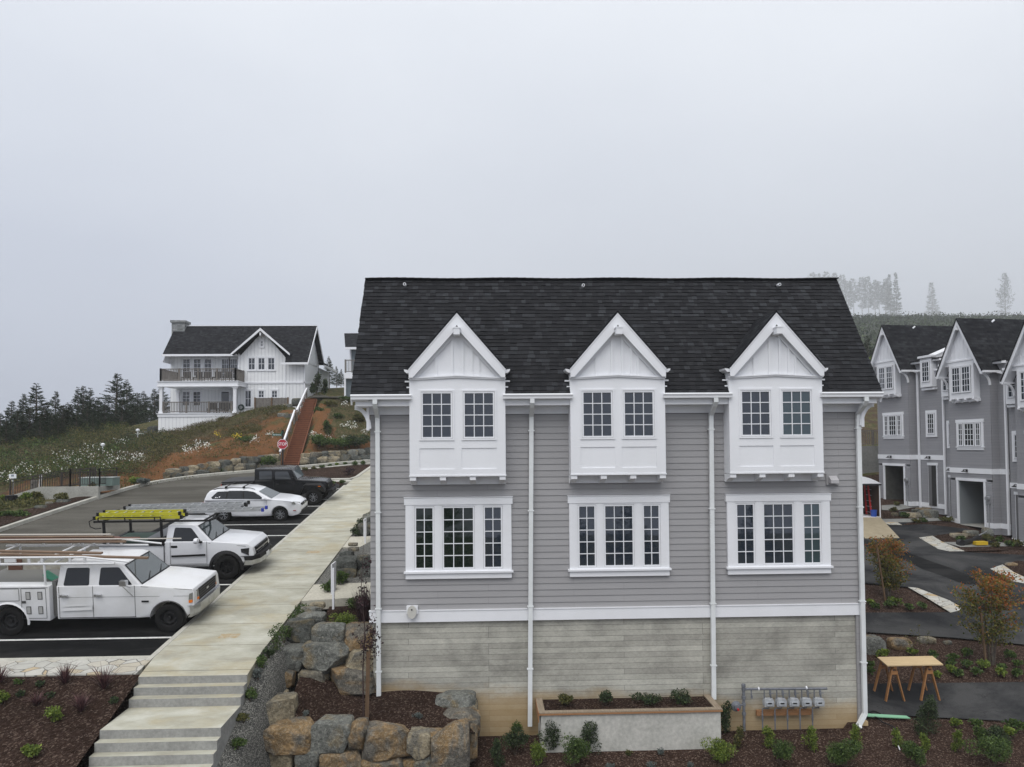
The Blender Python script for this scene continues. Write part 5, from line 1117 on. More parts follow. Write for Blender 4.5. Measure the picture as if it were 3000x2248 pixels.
# two autumn maples on the right
def maple(pos, H, W, label, base=.28, lean=0):
    t = thing('maple_tree', pos, label, 'tree', 'young maples with autumn leaves'); m = M(); C_ = []; C2_ = []
    for s in range(3):
        a = s*2.1; bx, by = .06*math.cos(a), .06*math.sin(a); top = Vector((math.cos(a)*W*.16, math.sin(a)*W*.16, H*.9)); m.tube([(bx,by,-.1), (bx*2.5,by*2.5,H*.35), tuple(top)], [.035,.024,.006], 6)
        for i in range(24):
            z = rg.uniform(base, .95)*H; f_ = z/H; b = Vector((bx*2.5, by*2.5, 0)).lerp(Vector((top.x, top.y, 0)), f_); b.z = z; an = rg.uniform(0, 6.28)
            L = W*.5*rg.uniform(.5, 1.1)*(1-((f_-.5)/.58)**2); e = b+Vector((math.cos(an)*L, math.sin(an)*L, L*.45)); m.tube([tuple(b), tuple(e)], [.008,.003], 4, cap=False)
            for k in range(60):
                w_ = tuple(b.lerp(e, rg.uniform(.25, 1.15))+Vector(rg.normal(size=3)*.06*W)); (C_ if (w_[2]/H+w_[0]/W*.5+rg.normal()*.12 > .62) else C2_).append(w_)
    v, f = leaf_mesh(np.array(C_), .085, .62, .2); np_obj('crown_tips', v, f, LG['maple'], t); v, f = leaf_mesh(np.array(C2_), .085, .62, .2); np_obj('crown', v, f, LG['maple_green'], t); m.build('trunk', TRUNK, t, local=True); return t
q = GF(2450+460/3.015, 1250+1490/3.015, GR); maple(q, 2.3, 1.45, 'rounded maple with orange red tips beside the grey townhouse corner', .12)
q2 = q+Vector((-.42, -.5, 0)); m = M(); m.obox(q2+Vector((0,0,-.1)), q2+Vector((-.28,0,2.0)), .055, .055, 0, up=(0,1,0)); tag(m.build('tree_stake', STAKE), 'leaning brown stake in front of the orange tipped maple', 'stake')
q = GF(2907, 1941, GR); maple(q, 2.9, 1.55, 'larger maple in the mulch bed at the right photo edge', .2)
q2 = q+Vector((-.28, -.1, 0)); m = M(); m.obox(q2+Vector((0,0,-.1)), q2+Vector((-.12,0,1.6)), .055, .055, 0, up=(0,1,0)); tag(m.build('tree_stake', STAKE), 'brown stake beside the larger maple', 'stake')
t_ = thing('sapling', GF(2100+1460/2.458, 1750+410/2.458, GR), 'thin yellow green sapling behind the sawhorse table', 'sapling'); m = M(); C_ = []
for dx, h in ((0,1.0),(-.22,.8),(.35,.75),(-.45,.6)):
    m.tube([(dx*.3,0,-.05),(dx,0,h)], [.008,.003], 5)
    for k in range(40): f_ = rg.uniform(.3, 1); C_.append((dx*(.3+.7*f_)+rg.normal()*.04, rg.normal()*.04, h*f_))
v, f = leaf_mesh(np.array(C_), .055, .5, .2); np_obj('foliage', v, f, LG['olive'], t_); m.build('stems', STEM, t_, local=True)
# ================================================================== WHITE HOUSE ON THE HILL
BB = NM('board_and_batten'); 
_uv = BB.coord('UV'); _w = BB.n('ShaderNodeTexBrick', offset=0); 
for a, b in (('Scale', 1), ('Brick Width', .3), ('Row Height', 50), ('Mortar Size', .022), ('Mortar Smooth', .4)): _w.inputs[a].default_value = b
_w.inputs['Color1'].default_value = (.84,.85,.86,1); _w.inputs['Color2'].default_value = (.81,.82,.83,1); _w.inputs['Mortar'].default_value = (.66,.67,.69,1); BB.l(_uv, _w.inputs[0]); BB.bump(_w.outputs[1], .8, .03)
BBM = BB.fin(_w.outputs[0], .6, 0, .3)
DECKW = wood('weathered_deck', (.21,.19,.17), (.12,.11,.10), (1,1,1), 5)
wh = thing('white_house', (-21.6, 64, 1.2), 'white two storey farmhouse with two porches, dark roof and central gable on the hill', 'house')
def Hc(x, y, yy): return P(400+x/2.763, 900+y/2.763, yy)
m = M()
m.box(-27.9, -21.4, 63.5, 71.5, 1.0, 8.4); m.box(-21.43, -15.8, 62.0, 71.5, 1.0, 7.35); 
m.poly([(-21.43,61.999,7.35),(-17.45,61.999,7.35),(-17.45,61.999,7.7),(-19.4,61.999,9.95),(-21.43,61.999,7.7)])
for X_ in (-15.8, -27.9): m.poly([(X_,61.95,7.3),(X_,64.6,10.6),(X_,67.2,7.7),(X_,67.2,7.3)])
m.build('wall', BBM, wh)
m = M()
for a in ((-21.45,-15.78,5.42,5.58),): m.box(a[0], a[1], 61.93, 62.0, a[2], a[3])
m.box(-15.8, -15.74, 62, 71.5, 5.42, 5.58); m.box(-17.5, -17.4, 61.94, 62, 2, 7.3); m.box(-21.47, -21.37, 61.94, 62.02, 1.5, 8.0); m.box(-15.86, -15.75, 61.93, 62.0, 1.5, 7.3)
m.build('trim', TRIM, wh)
m = M(); S_ = 1.117
def zr_(y): return 10.87-(64.6-y)*S_
def slab(m, pts, th=.09): m.prism(pts, (0,0,-th))
slab(m, [(-27.95,62.05,zr_(62.05)),(-20.9,62.05,zr_(62.05)),(-20.9,64.6,10.87),(-27.95,64.6,10.87)])
slab(m, [(-20.9,62.05,zr_(62.05)),(-17.3,62.05,zr_(62.05)),(-17.3,64.6,10.87),(-20.9,64.6,10.87)])
slab(m, [(-17.3,61.3,zr_(61.3)),(-15.36,61.3,zr_(61.3)),(-15.36,64.6,10.87),(-17.3,64.6,10.87)])
slab(m, [(-27.95,64.61,10.87),(-15.36,64.61,10.87),(-15.36,67.5,7.7),(-27.95,67.5,7.7)])
slab(m, [(-15.2,66.9,7.75),(-15.2,72.0,7.55),(-20,72.0,10.0),(-20,66.9,10.0)])
slab(m, [(-19.38,61.3,10.12),(-21.85,61.3,7.93),(-21.85,62.3,7.95),(-19.38,64.1,10.12)]); slab(m, [(-19.38,61.3,10.12),(-16.86,61.3,7.93),(-16.86,62.6,7.95),(-19.38,64.1,10.12)])
m.build('roof', SHING_F, wh, fixn=True)
m = M()
for sg in (-1, 1):
    xe = -19.38+sg*2.5; m.prism([(-19.38,61.24,10.14),(xe,61.24,7.94),(xe,61.24,7.76),(-19.38,61.24,9.9)], (0,.06,0))
m.box(-27.98, -21.6, 61.98, 62.06, zr_(62.05)-.2, zr_(62.05)-.02); m.box(-17.6, -15.3, 61.22, 61.3, zr_(61.3)-.2, zr_(61.3)-.02); m.prism([(-15.36,61.3,7.18),(-15.36,64.6,10.85),(-15.36,64.6,10.6),(-15.36,61.3,6.95)], (.05,0,0)); m.prism([(-15.36,64.6,10.85),(-15.36,67.5,7.66),(-15.36,67.5,7.42),(-15.36,64.6,10.6)], (.05,0,0))
m.box(-27.98, -15.3, 64.5, 64.7, 10.85, 10.9); m.box(-15.25,-15.1,66.9,72,7.35,7.55)
m.box(-19.44, -19.34, 61.25, 62, 9.5, 9.75)
m.build('rake_board', TRIM, wh, fixn=True)
m = M(); m.box(-28.1, -26.95, 64.1, 65.1, 8.6, 11.2, 0); m.box(-28.2, -26.85, 64.0, 65.2, 11.1, 11.3, 0)
m.build('chimney', shingle_mat('chimney_stone', .4, .16, ((.16,.165,.165),(.25,.26,.26),(.36,.36,.36)), .02), wh)
def hwin(x0, y0, x1, y1, yy, c, r, par=wh, name='window', casing=.09, glass=GLASS, up=None):
    a = Hc(x0, y0, yy); b = Hc(x1, y1, yy)
    m = M(); m.box(a.x-casing, b.x+casing, yy-.06, yy, a.z, a.z+casing*1.4); m.box(a.x-casing, b.x+casing, yy-.08, yy, b.z-casing, b.z); m.box(a.x-casing, a.x, yy-.05, yy, b.z, a.z); m.box(b.x, b.x+casing, yy-.05, yy, b.z, a.z); m.build('window_trim', TRIM, par)
    return window(a.x, b.x, b.z, a.z, yy-.05, c, r, par, fr=.025, sash=.025, mun=.028, dep=.05, name=name, glass=glass)
for x in (375, 461, 548): hwin(x, 420, x+62, 560, 63.5, 2, 4)
for x in (371, 457): hwin(x, 683, x+64, 800, 63.5, 2, 4)
hwin(688, 420, 750, 580, 63.5, 3, 4, name='patio_door'); hwin(758, 420, 818, 580, 63.5, 3, 4, name='patio_door'); hwin(684, 682, 755, 850, 63.5, 1, 1, name='patio_door')
for x in (905, 984, 1063): hwin(x, 410, x+57, 510, 62, 2, 2)
hwin(1003, 272, 1027, 322, 62, 2, 2)
hwin(878, 675, 930, 810, 62, 2, 2); hwin(986, 675, 1035, 735, 62, 2, 2); hwin(1093, 675, 1142, 735, 62, 2, 2)
for yy, z0, z1 in ((63.7, 8.1, 9.0), (66.8, 5.9, 7.2)):
    m = M(); m.box(-15.8, -15.74, yy-.35, yy+.35, z0-.1, z1+.1, 0); m.box(-15.76, -15.73, yy-.27, yy+.27, z0, z1, 1); m.build('side_window', [TRIM, GLASS], wh)
# porches
m = M(); m.box(-27.33, -20.75, 59.8, 63.5, 5.08, 5.42, 0); m.box(-27.42, -20.66, 59.72, 63.5, 5.42, 5.47, 0); m.box(-27.40,-20.68,59.74,59.8,5.0,5.08,0); m.build('upper_porch', TRIM, wh)
m = M(); m.box(-27.33, -21.0, 59.8, 63.5, 2.5, 2.74); m.box(-27.4, -20.95, 59.74, 63.5, 2.74, 2.80); m.build('lower_porch', TRIM, wh)
m = M(); m.box(-27.28, -21.1, 59.86, 62, 0.6, 2.5); m.build('porch_skirt', BBM, wh)
for X_, Y_ in ((-27.1, 60.0), (-21.05, 60.0), (-27.1, 63.2)):
    m = M(); m.box(X_-.12, X_+.12, Y_-.12, Y_+.12, 2.8, 5.0); m.box(X_-.17, X_+.17, Y_-.17, Y_+.17, 4.85, 5.0); m.box(X_-.17, X_+.17, Y_-.17, Y_+.17, 2.8, 2.95); m.build('porch_post', TRIM, wh)
def railing(m, a, b, z, h, n_post, bal=.13, pw=.12, mi=0, posts=True):
    a = Vector(a); b = Vector(b); L = (b-a).length; d = (b-a)/L
    for zz, t in ((z+.12, .06), (z+h-.03, .07)): m.obox(a+Vector((0,0,zz)), b+Vector((0,0,zz)), .07, t, mi)
    n = int(L/bal)
    for i in range(n+1): p = a+d*(L*i/n); m.box(p.x-.02, p.x+.02, p.y-.02, p.y+.02, p.z+z+.1, p.z+z+h-.05, mi)
    if posts:
        for i in range(n_post): p = a+d*(L*i/(n_post-1)); m.box(p.x-pw/2, p.x+pw/2, p.y-pw/2, p.y+pw/2, p.z+z, p.z+z+h+.03, mi)
m = M(); railing(m, (-27.15,59.95,0), (-21.0,59.95,0), 5.47, 1.05, 5); railing(m, (-27.15,59.95,0), (-27.15,63.3,0), 5.47, 1.05, 2); railing(m, (-21.0,59.95,0), (-21.0,61.9,0), 5.47, 1.05, 2); m.build('upper_railing', DECKW, wh)
m = M(); railing(m, (-26.9,59.95,0), (-21.3,59.95,0), 2.8, .95, 4); m.build('lower_railing', DECKW, wh)
dk = plain('dark_wicker', (.03,.03,.032), .8)
ch0 = None
for i, (x, z) in enumerate(((-25.6,5.47),(-24.6,5.47),(-23.9,5.47),(-23.0,5.47),(-22.1,5.47),(-23.4,2.8),(-22.6,2.8),(-21.9,2.8))):
    if ch0 is None:
        ch0 = thing('porch_chair', (x, 61.2, z), 'dark porch chair, leftmost of those on the upper porch', 'chair', 'dark chairs on the porches')
        m = M(); m.box(-.3,.3,-.3,.3,.36,.46); m.build('seat', dk, ch0, local=True); m = M(); m.box(-.3,.3,.24,.32,.46,.95); m.build('backrest', dk, ch0, local=True)
        for sx in (-.27,.27):
            for sy in (-.27,.27): m = M(); m.box(sx-.03,sx+.03,sy-.03,sy+.03,0,.36); m.build('leg', dk, ch0, local=True)
    else: dup(ch0, (x, 61.2, z), 'dark porch chair, %s from left on the %s porch' % (ORD[i] if i < 5 else ORD[i-5], 'upper' if i < 5 else 'lower'))
a = Hc(965,735,60.5); b = Hc(1225,865,60.5); m = M()
for i in range(22):
    x = a.x+(b.x-a.x)*i/22; m.box(x, x+(b.x-a.x)/22-.012, 60.5, 60.53, b.z-.6, a.z-.02*math.sin(i*2.1)*.5)
fe = thing('fence', (a.x+1.3, 60.5, b.z-.1), 'grey weathered board fence with brown posts beside the white house', 'fence'); m.build('board_panel', DECKW, fe)
for x in (a.x-.05, (a.x+b.x)/2, b.x+.02): m = M(); m.box(x-.06, x+.06, 60.42, 60.5, b.z-.6, a.z+.03); m.build('post', STAKE, fe)
q = Hc(845,812,61.8); m = M()
for k in range(4): m.tube([(q.x+(.26-k*.03)*math.cos(t/10*6.283), 61.85-k*.03, q.z+(.26-k*.03)*math.sin(t/10*6.283)) for t in range(11)], .022, 6)
m.tube([(q.x+.1,61.8,q.z-.2),(q.x-.1,61.6,q.z-.7),(q.x+.2,61.3,q.z-.95),(q.x+.5,61.0,q.z-1.0)], .022, 6)
tag(m.build('garden_hose', plain('green_hose', (.02,.05,.04), .6)), 'coiled green garden hose hung on the white house wall', 'hose')
# red steps and handrail
RED = dirty('red_stained_timber', (.25,.095,.042), (.17,.065,.030), 4, .8, .35, .7, fine=6)
m = M(); n = 33
for i in range(n):
    f0, f1 = i/n, (i+1)/n; y0, y1 = 50.9+10.1*f0, 50.9+10.1*f1; xl = -14.47-1.03*f0; z = -1.42+5.42*f1
    m.box(xl, xl+1.02-.1*f0, y0, y1+.02, z-.8, z-.03, 1); m.box(xl-.02, xl+1.04-.1*f0, y0-.03, y1+.02, z-.03, z+.004)
stp = thing('hillside_steps', (-14.6, 51, -1.4), 'long flight of red brown timber steps climbing the bank to the white house', 'steps'); m.build('treads', [RED, dirty('shaded_riser_timber', (.17,.062,.028), (.12,.044,.021), 4, .8)], stp)  # risers coloured darker than treads to stand for their shade
m = M()
for i in range(2): 
    m.obox((-13.4+i*-1.1, 50.9, -1.35), (-14.5+i*-1.1, 61.0, 3.95), .05, .10)
m.build('stringer', RED, stp)
hr = thing('handrail', (-14.7, 51, -1.2), 'white topped wooden handrail climbing beside the red steps', 'handrail')
pts = [(Hc(1160,1170,50.8), Hc(1280,832,57.0)), (Hc(1297,832,57.2), Hc(1378,655,61.4))]
for a, b in pts:
    m = M(); m.obox(a, b, .12, .05); m.obox(a-Vector((-.02,0,.17)), b-Vector((-.02,0,.17)), .05, .09); m.build('rail', TRIM, hr)
    k = 5
    for i in range(k):
        p_ = a.lerp(b, (i+.08)/(k-.7)); m = M(); m.box(p_.x-.05, p_.x+.05, p_.y-.05, p_.y+.05, p_.z-1.0, p_.z-.02); m.build('post', DECKW, hr)
    m = M(); p_ = b; m.box(p_.x-.04, p_.x+.04, p_.y-.04, p_.y+.04, p_.z-1.1, p_.z+.02); m.build('post', DECKW, hr)
sheet2 = M(); sheet2.poly([Hc(1392,742,61.2)+Vector((0,0,.1)), Hc(1700,742,61.2)+Vector((0,0,.1)), Hc(1700,690,68)+Vector((0,0,.1)), Hc(1470,700,66)+Vector((0,0,.1))])
tag(sheet2.build('path', ASPH_O), 'grey path across the top of the red steps', 'path', kind='structure')
# partly hidden slate house
sh = thing('slate_house', (-9, 66, 4.2), 'blue grey sided house with balcony mostly hidden behind the shingle roof edge', 'house')
m = M(); a = Hc(1728,318,64); m.box(a.x, -3, 64, 72, 3.5, a.z+.05); m.box(Hc(1690,560,63).x, -3, 63, 64, 3.5, Hc(1690,560,63).z); m.build('wall', SIDING3, sh)
m = M(); e = Hc(1690,325,63.3); r_ = Hc(1708,212,66); m.prism([(e.x,63.3,e.z),(-3,63.3,e.z),(-3,66,r_.z),(r_.x-.3,66,r_.z)], (0,0,-.12)); m.prism([(r_.x-.3,66,r_.z),(-3,66,r_.z),(-3,69,e.z),(e.x,69,e.z)], (0,0,-.12)); m.build('roof', SHING_F, sh, fixn=True)
m = M(); m.box(e.x-.02, -3, 63.22, 63.3, e.z-.2, e.z); b = Hc(1680,532,62.6); m.box(b.x, -3, 62.6, 63.9, b.z-.5, b.z); m.box(a.x-.02, a.x+.12, 63.95, 64.02, 3.6, a.z); m.box(b.x, b.x+.14, 62.62, 62.76, 3.6, b.z-.5); m.build('trim', TRIM, sh)
m = M(); railing(m, (b.x+.1, 62.7, 0), (-5, 62.7, 0), b.z, 1.15, 4); m.build('railing', DECKW, sh)
# ================================================================== GARAGE TOWNHOUSES ON THE RIGHT
UD = Vector((.1165,-.9932,0)); ANG = math.atan2(UD.y, UD.x); B0 = Vector((26.24, 39.0, 0))
GARW = plain('garage_wall', (.22,.24,.25), .8); GARD = dirty('garage_concrete', (.10,.10,.09), (.06,.06,.055), 2, .9)
LAMPM = plain('lamp_black', (.015,.015,.017), .4)
def unit(uo, dz, label, left, right, gard, zfloor):
    """uo: shift along the row, dz: height shift; local x along the row, y into the house"""
    loc = B0+UD*(1.07+uo); loc.z = zfloor; t = thing('townhouse', loc, label, 'house', 'garage townhouses in the row', (0,0,ANG))
    Z = lambda z: z+dz-zfloor; k = lambda m, n, mt, **kw: m.build(n, mt, t, local=True, **kw)
    hw = 1.45; e0 = 3.62
    def lapw(m, x0, x1, y, za, zb):
        z = za
        while z < zb-1e-3:
            u = min(z+.15, zb); s_ = len(m.f); m.quad((x0,y-.02,z),(x1,y-.02,z),(x1,y-.004,u),(x0,y-.004,u)); m.u[s_] = [(x0+uo,z),(x1+uo,z),(x1+uo,u),(x0+uo,u)]; m.quad((x0,y-.004,z),(x0,y-.02,z),(x1,y-.02,z),(x1,y-.004,z)); z = u
    zb = Z(-4.95 if gard else -4.9); zt = Z(e0+.1)
    # wing walls with garage opening
    g0, g1, gz = -.87, .88, Z(-2.2)
    m = M(); lapw(m, -hw, g0-.1, 0, zb, gz); lapw(m, g1+.1, hw, 0, zb, gz); lapw(m, -hw, hw, 0, gz+.12, zt)
    m.poly([(-hw,0,zt),(hw,0,zt),(.05,0,Z(6.3)),(-.05,0,Z(6.3))]); 
    y = zb
    m.box(hw-.001, hw+.01, 0, 9, zb, zt); m.box(-hw-.01, -hw+.001, 0, 9, zb, zt)
    k(m, 'siding_wall', SIDING2)
    m = M(); m.box(g0,g1,.12,.14,0,.001); m.box(g0-.0, g0+.02, .02, 5, Z(-4.62), gz, 1 if gard else 0); m.box(g1-.02, g1, .02, 5, Z(-4.62), gz, 0); m.box(g0, g1, 4.9, 5, Z(-4.62), gz, 1 if gard else 0); m.box(g0, g1, .02, 5, gz, gz+.02, 0); m.box(g0, g1, -.03, 5, Z(-4.66), Z(-4.62), 2); k(m, 'garage_interior', [GARD, GARW, CONC])
    m = M(); m.box(g0-.12, g0, -.05, .35, Z(-4.6), gz+.001); m.box(g1, g1+.12, -.05, .35, Z(-4.6), gz+.001); m.box(g0-.16, g1+.16, -.06, .3, gz, gz+.15); k(m, 'garage_trim', TRIM)
    m = M(); m.box(-hw-.02, hw+.02, -.045, .02, Z(-1.78), Z(-1.5)); m.box(hw, hw+.04, -.045, .5, Z(-1.78), Z(-1.5)); m.box(-hw-.02, g0-.16, -.04, .02, Z(-4.62), Z(-4.35)); m.box(g1+.16, hw+.02, -.04, .02, Z(-4.62), Z(-4.35)); m.box(hw, hw+.035, -.04, .5, Z(-4.62), Z(-4.35)); k(m, 'trim_band', TRIM, split=True)
    # bay, windows
    b0, b1 = -.93, .80; m = M(); m.box(b0, b1, -.38, 0, Z(2.3), Z(4.38)); m.box(b0-.04, b1+.04, -.2, 0, Z(2.12), Z(2.3)); 
    for i in range(4): x = b0+.02+i*(b1-b0-.14)/3; m.prism([(x,-.42,Z(2.3)),(x,-.42,Z(2.22)),(x,-.1,Z(2.08)),(x,-.1,Z(2.3))], (.1,0,0))
    k(m, 'bay_window', WHITE, fixn=True)
    M.LOC = True
    for i in range(2): window(b0+.19+i*.70, b0+.84+i*.70, Z(2.62), Z(4.08), -.43, 3, 4, t, fr=.04, sash=.03, mun=.025)
    x0 = -.87; m = M(); m.box(x0-.0, x0+1.84, -.07, 0, Z(-.32), Z(1.0)); m.box(x0-.04, x0+1.88, -.08, 0, Z(1.0), Z(1.17)); m.box(x0-.04, x0+1.88, -.1, 0, Z(-.37), Z(-.32)); m.box(x0, x0+1.84, -.06, 0, Z(-.5), Z(-.37)); k(m, 'window_casing', TRIM)
    for a, b, c in ((x0+.14,x0+.5,2),(x0+.57,x0+1.27,3),(x0+1.34,x0+1.70,2)): window(a, b, Z(-.30), Z(.98), -.12, c, 4, t, fr=.03, sash=.025, mun=.025)
    # gable
    m = M(); m.poly([(-1.25,-.36,Z(4.38)),(1.15,-.36,Z(4.38)),(.0,-.36,Z(6.2)),(-.1,-.36,Z(6.2))])
    for bx in (-.7,-.42,-.14,.14,.42,.7): m.box(bx-.025, bx+.025, -.385, -.36, Z(4.42), Z(6.25-abs(bx)*1.95))
    m.box(-1.3, 1.2, -.42, -.34, Z(4.36), Z(4.44)); m.box(-1.35, 1.25, -.36, 0, Z(4.15), Z(4.38)); k(m, 'gable_panel', WHITE)
    ap, ee, oh = Z(6.68), Z(3.68), 1.60
    m = M(); sl = (ap-ee)/oh
    for sg in (-1, 1):
        x = sg*oh; m.prism([(0,-.62,ap),(x,-.62,ee),(x,-.62,ee-.16),(x-sg*.09,-.62,ee-.16),(0,-.62,ap-.34)], (0,.06,0)); m.prism([(0,-.56,ap-.10),(x,-.56,ee-.10),(x,-.56,ee-.14),(0,-.56,ap-.14)], (0,.56,0))
        # curved knee brackets
        pts = [(sg*(hw+.0), -.55+.5*math.sin(j/6*1.57), ee-.62+.0+.55*(1-math.cos(j/6*1.57))-.0) for j in range(7)]
        pts = [(sg*(hw+.02), -.02-.5*(1-math.cos(j/6*1.57)), ee-.75+.62*math.sin(j/6*1.57)) for j in range(7)]
        for j in range(6): m.obox(pts[j], pts[j+1], .09, .08, 0, up=(1,0,0))
        m.box(sg*(hw+.02)-.05, sg*(hw+.02)+.05, -.58, 0, ee-.14, ee-.06)
    m.box(-.07,.07,-.72,-.3,ap-.62,ap-.48); k(m, 'gable_rake', TRIM, fixn=True)
    m = M()
    for sg in (-1, 1): m.prism([(0,-.66,ap+.05),(sg*(oh+.03),-.66,ee+.05),(sg*(oh+.03),9,ee+.05),(0,9,ap+.05)], (0,0,-.08))
    k(m, 'roof', SHING_F, fixn=True)
    m = M(); m.box(oh+.0, oh+.12, -.6, 9, ee-.1, ee+.01); m.box(-oh-.12, -oh, -.6, 2, ee-.1, ee+.01); k(m, 'gutter', TRIM, split=True)
    m = M(); m.tube([(.12,1.6,ap-.04),(.12,1.45,ap-.16)], .05, 8); k(m, 'roof_vent', TRIM)
    def recess(x0, x1, far=1):
        m = M(); lapw(m, x0, x1, .45, Z(-4.95 if far > 0 else -4.3), Z(4.15)); m.box(x0, x1, .46, 9, Z(-4.9), Z(4.15)); k(m, 'siding_wall', SIDING2)
        m = M(); m.box(x0-.02, x1, .41, .47, Z(-1.78), Z(-1.5)); m.box(x0, x1, .41, .47, Z(-4.62), Z(-4.35)); m.box(x0, x1, .2, .45, Z(4.05), Z(4.2)); k(m, 'trim_band', TRIM, split=True)
        m = M(); m.prism([(x0,.15,Z(4.22)),(x1,.15,Z(4.22)),(x1,9,Z(5.6)),(x0,9,Z(5.6))], (0,0,-.08)); k(m, 'recess_roof', SHING_F)
        return
    def stack(xa, xb):
        m = M(); m.box(xa-.1, xb+.1, .38, .47, Z(-.42), Z(1.17)); k(m, 'window_casing', TRIM); window(xa+.04, xb-.04, Z(-.25), Z(1.0), .335, 3, 4, t, fr=.03, sash=.03, mun=.022)
        m = M(); m.box(xa-.12, xb+.14, .12, .5, Z(2.55), Z(4.3)); m.prism([(xa-.12,.12,Z(4.3)),(xb+.14,.12,Z(4.3)),(xb+.14,2.6,Z(5.3)),(xa-.12,2.6,Z(5.3)),][::1], (0,0,-.12)); m.prism([(xb+.14,.12,Z(4.3)),(xb+.14,.12,Z(3.9)),(xb+.14,2.6,Z(3.9)),(xb+.14,2.6,Z(5.3))], (-.05,0,0)); m.box(xa-.17, xb+.19, .22, .47, Z(2.38), Z(2.5)); m.box(xa-.2, xb+.22, .02, .3, Z(4.3), Z(4.42)); k(m, 'wall_dormer', WHITE, fixn=True); window(xa+.02, xb-.0, Z(2.85), Z(4.08), .07, 3, 4, t, fr=.03, sash=.03, mun=.022)
        m = M(); m.box(xa-.02, xb+.02, .40, .47, Z(-4.5), Z(-1.95)); m.box(xa-.08, xb+.08, .38, .47, Z(-2.1), Z(-1.95)); k(m, 'door_trim', TRIM); m = M(); m.box(xa+.05, xa+.30, .36, .41, Z(-4.5), Z(-2.1), 0); m.box(xa+.30, xb-.04, .37, .405, Z(-4.5), Z(-2.1), 1); k(m, 'door', [plain('grey_door', (.13,.13,.135), .5), DARKIN])
    if right: recess(hw, 3.80); stack(2.45, 3.12)
    else: recess(hw, 2.02)
    if left: recess(-2.33, -hw); stack(-2.02, -1.25)
    for x in ((2.0 if not right else 1.78),)+((3.82,) if right else ()):
        m = M(); m.obox((x,.36,Z(3.5)), (x,.36,Z(-4.9)), .1, .09, 0, up=(0,1,0)); m.obox((x,.36,Z(3.5)), (oh+.06,.2,Z(3.62)), .1, .09, 0, up=(0,1,0)); k(m, 'downspout', TRIM)
    for x, y in ((-.2,-.05),)+(((-1.85,.40),) if left else ())+(((2.6,.40),) if right else ()):
        m = M(); m.box(x-.05,x+.05,y-.05,y,Z(-1.72),Z(-1.56)); m.lathe([(.02,.0),(.03,-.04),(.12,-.10),(.125,-.12)], (x,y-.22,Z(-1.58)), 'z', 12); m.tube([(x,y,Z(-1.6)),(x,y-.22,Z(-1.58))], .02, 6); k(m, 'wall_lamp', LAMPM)
    m = M(); x = 1.2; m.box(x-.12,x+.12,-.08,0,Z(-3.35),Z(-2.9),0); m.lathe([(0,-.12),(.11,-.12),(.12,0)], (x,-.08,Z(-3.05)), 'y', 16, 0); m.tube([(x,-.05,Z(-3.3)),(x,-.05,Z(-4.6))], .03, 8, 0); m.tube([(x-.3,-.0,Z(-2.88)),(x,-.04,Z(-2.88))], .02, 6); k(m, 'electric_meter', GALV)
    M.LOC = False
    return t
M.LOC = False
unit(-6.12, .66, 'farthest and highest of the grey garage townhouses with gabled bay', False, True, False, -3.9)
unit(0, 0, 'middle grey garage townhouse with light interior showing in its open garage', True, False, True, -4.6)
unit(4.43, -.68, 'nearest grey garage townhouse, cut by the right photo edge', True, False, False, -5.4)
# retaining wall with timber railing between the buildings
m = M(); m.box(16, 31, 50, 50.5, -4.5, -.32); tag(m.build('retaining_wall', CONC_OLD), 'tall grey concrete retaining wall between the two grey buildings', 'wall')
m = M(); railing(m, (16, 50.1, 0), (31, 50.1, 0), -.3, 1.1, 10, bal=.16); tag(m.build('timber_railing', DECKW), 'weathered timber railing on top of the tall concrete wall', 'railing')
# trailer
tr = thing('cargo_trailer', (20.7, 39, -4.6), 'open white cargo trailer with red ladders inside and its ramp lowered', 'trailer')
PLY = wood('ramp_plywood', (.34,.29,.20), (.26,.22,.15), (1,1,1), 3); RDK = plain('trailer_liner', (.045,.022,.014), .8)
m = M(); m.box(19.45,19.5,39,43.5,-4.2,-2.35,0); m.box(21.85,21.9,39,43.5,-4.2,-2.35,0); m.box(19.5,21.85,43.4,43.5,-4.2,-2.35,0); m.box(19.45,21.9,39,43.5,-4.3,-4.2,0)
n = 8; prof = [(19.40+2.55*i/n, -2.35+.42*math.sin(math.pi*i/n)) for i in range(n+1)]
m.prism([(x,38.95,z) for x, z in prof], (0,4.6,0), 0); m.box(19.4,21.95,38.93,38.97,-2.45,-2.36,1); m.build('body', [WHITE, BLACKM], tr, fixn=True)
m = M(); m.box(19.5,19.53,39.02,43.3,-4.18,-2.4); m.box(21.80,21.84,39.02,43.3,-4.18,-2.4); m.box(19.5,21.84,43.2,43.3,-4.18,-2.4); m.build('liner', RDK, tr)
m = M(); m.add([(19.5,39,-4.22),(21.86,39,-4.22),(21.3,36.25,-4.98),(19.5,36.25,-4.98),(19.5,39,-4.28),(21.86,39,-4.28),(21.3,36.22,-5.02),(19.5,36.22,-5.02)], [(0,1,2,3),(4,7,6,5),(3,2,6,7),(1,5,6,2),(0,3,7,4)]); m.build('ramp', PLY, tr, fixn=True)
rl = plain('red_fibreglass', (.45,.02,.02), .5)
for i, x in enumerate((P(2549,1450,39.6).x, P(2563,1450,39.6).x)):
    m = M(); m.obox((x,39.5,-4.15),(x-.05,39.7,-2.5), .09, .04, 0, up=(0,1,0)); m.obox((x+.0,40.0,-4.15),(x-.05,40.1,-2.5), .09, .04, 0, up=(0,1,0))
    for j in range(5): m.obox((x,39.5,-4.0+j*.32),(x,40.0,-4.0+j*.32), .05, .03, 1)
    tag(m.build('ladder', [rl, GALV]), 'red fibreglass ladder standing in the trailer, %s' % ('left one' if i == 0 else 'right one'), 'ladder', 'red ladders in the trailer')
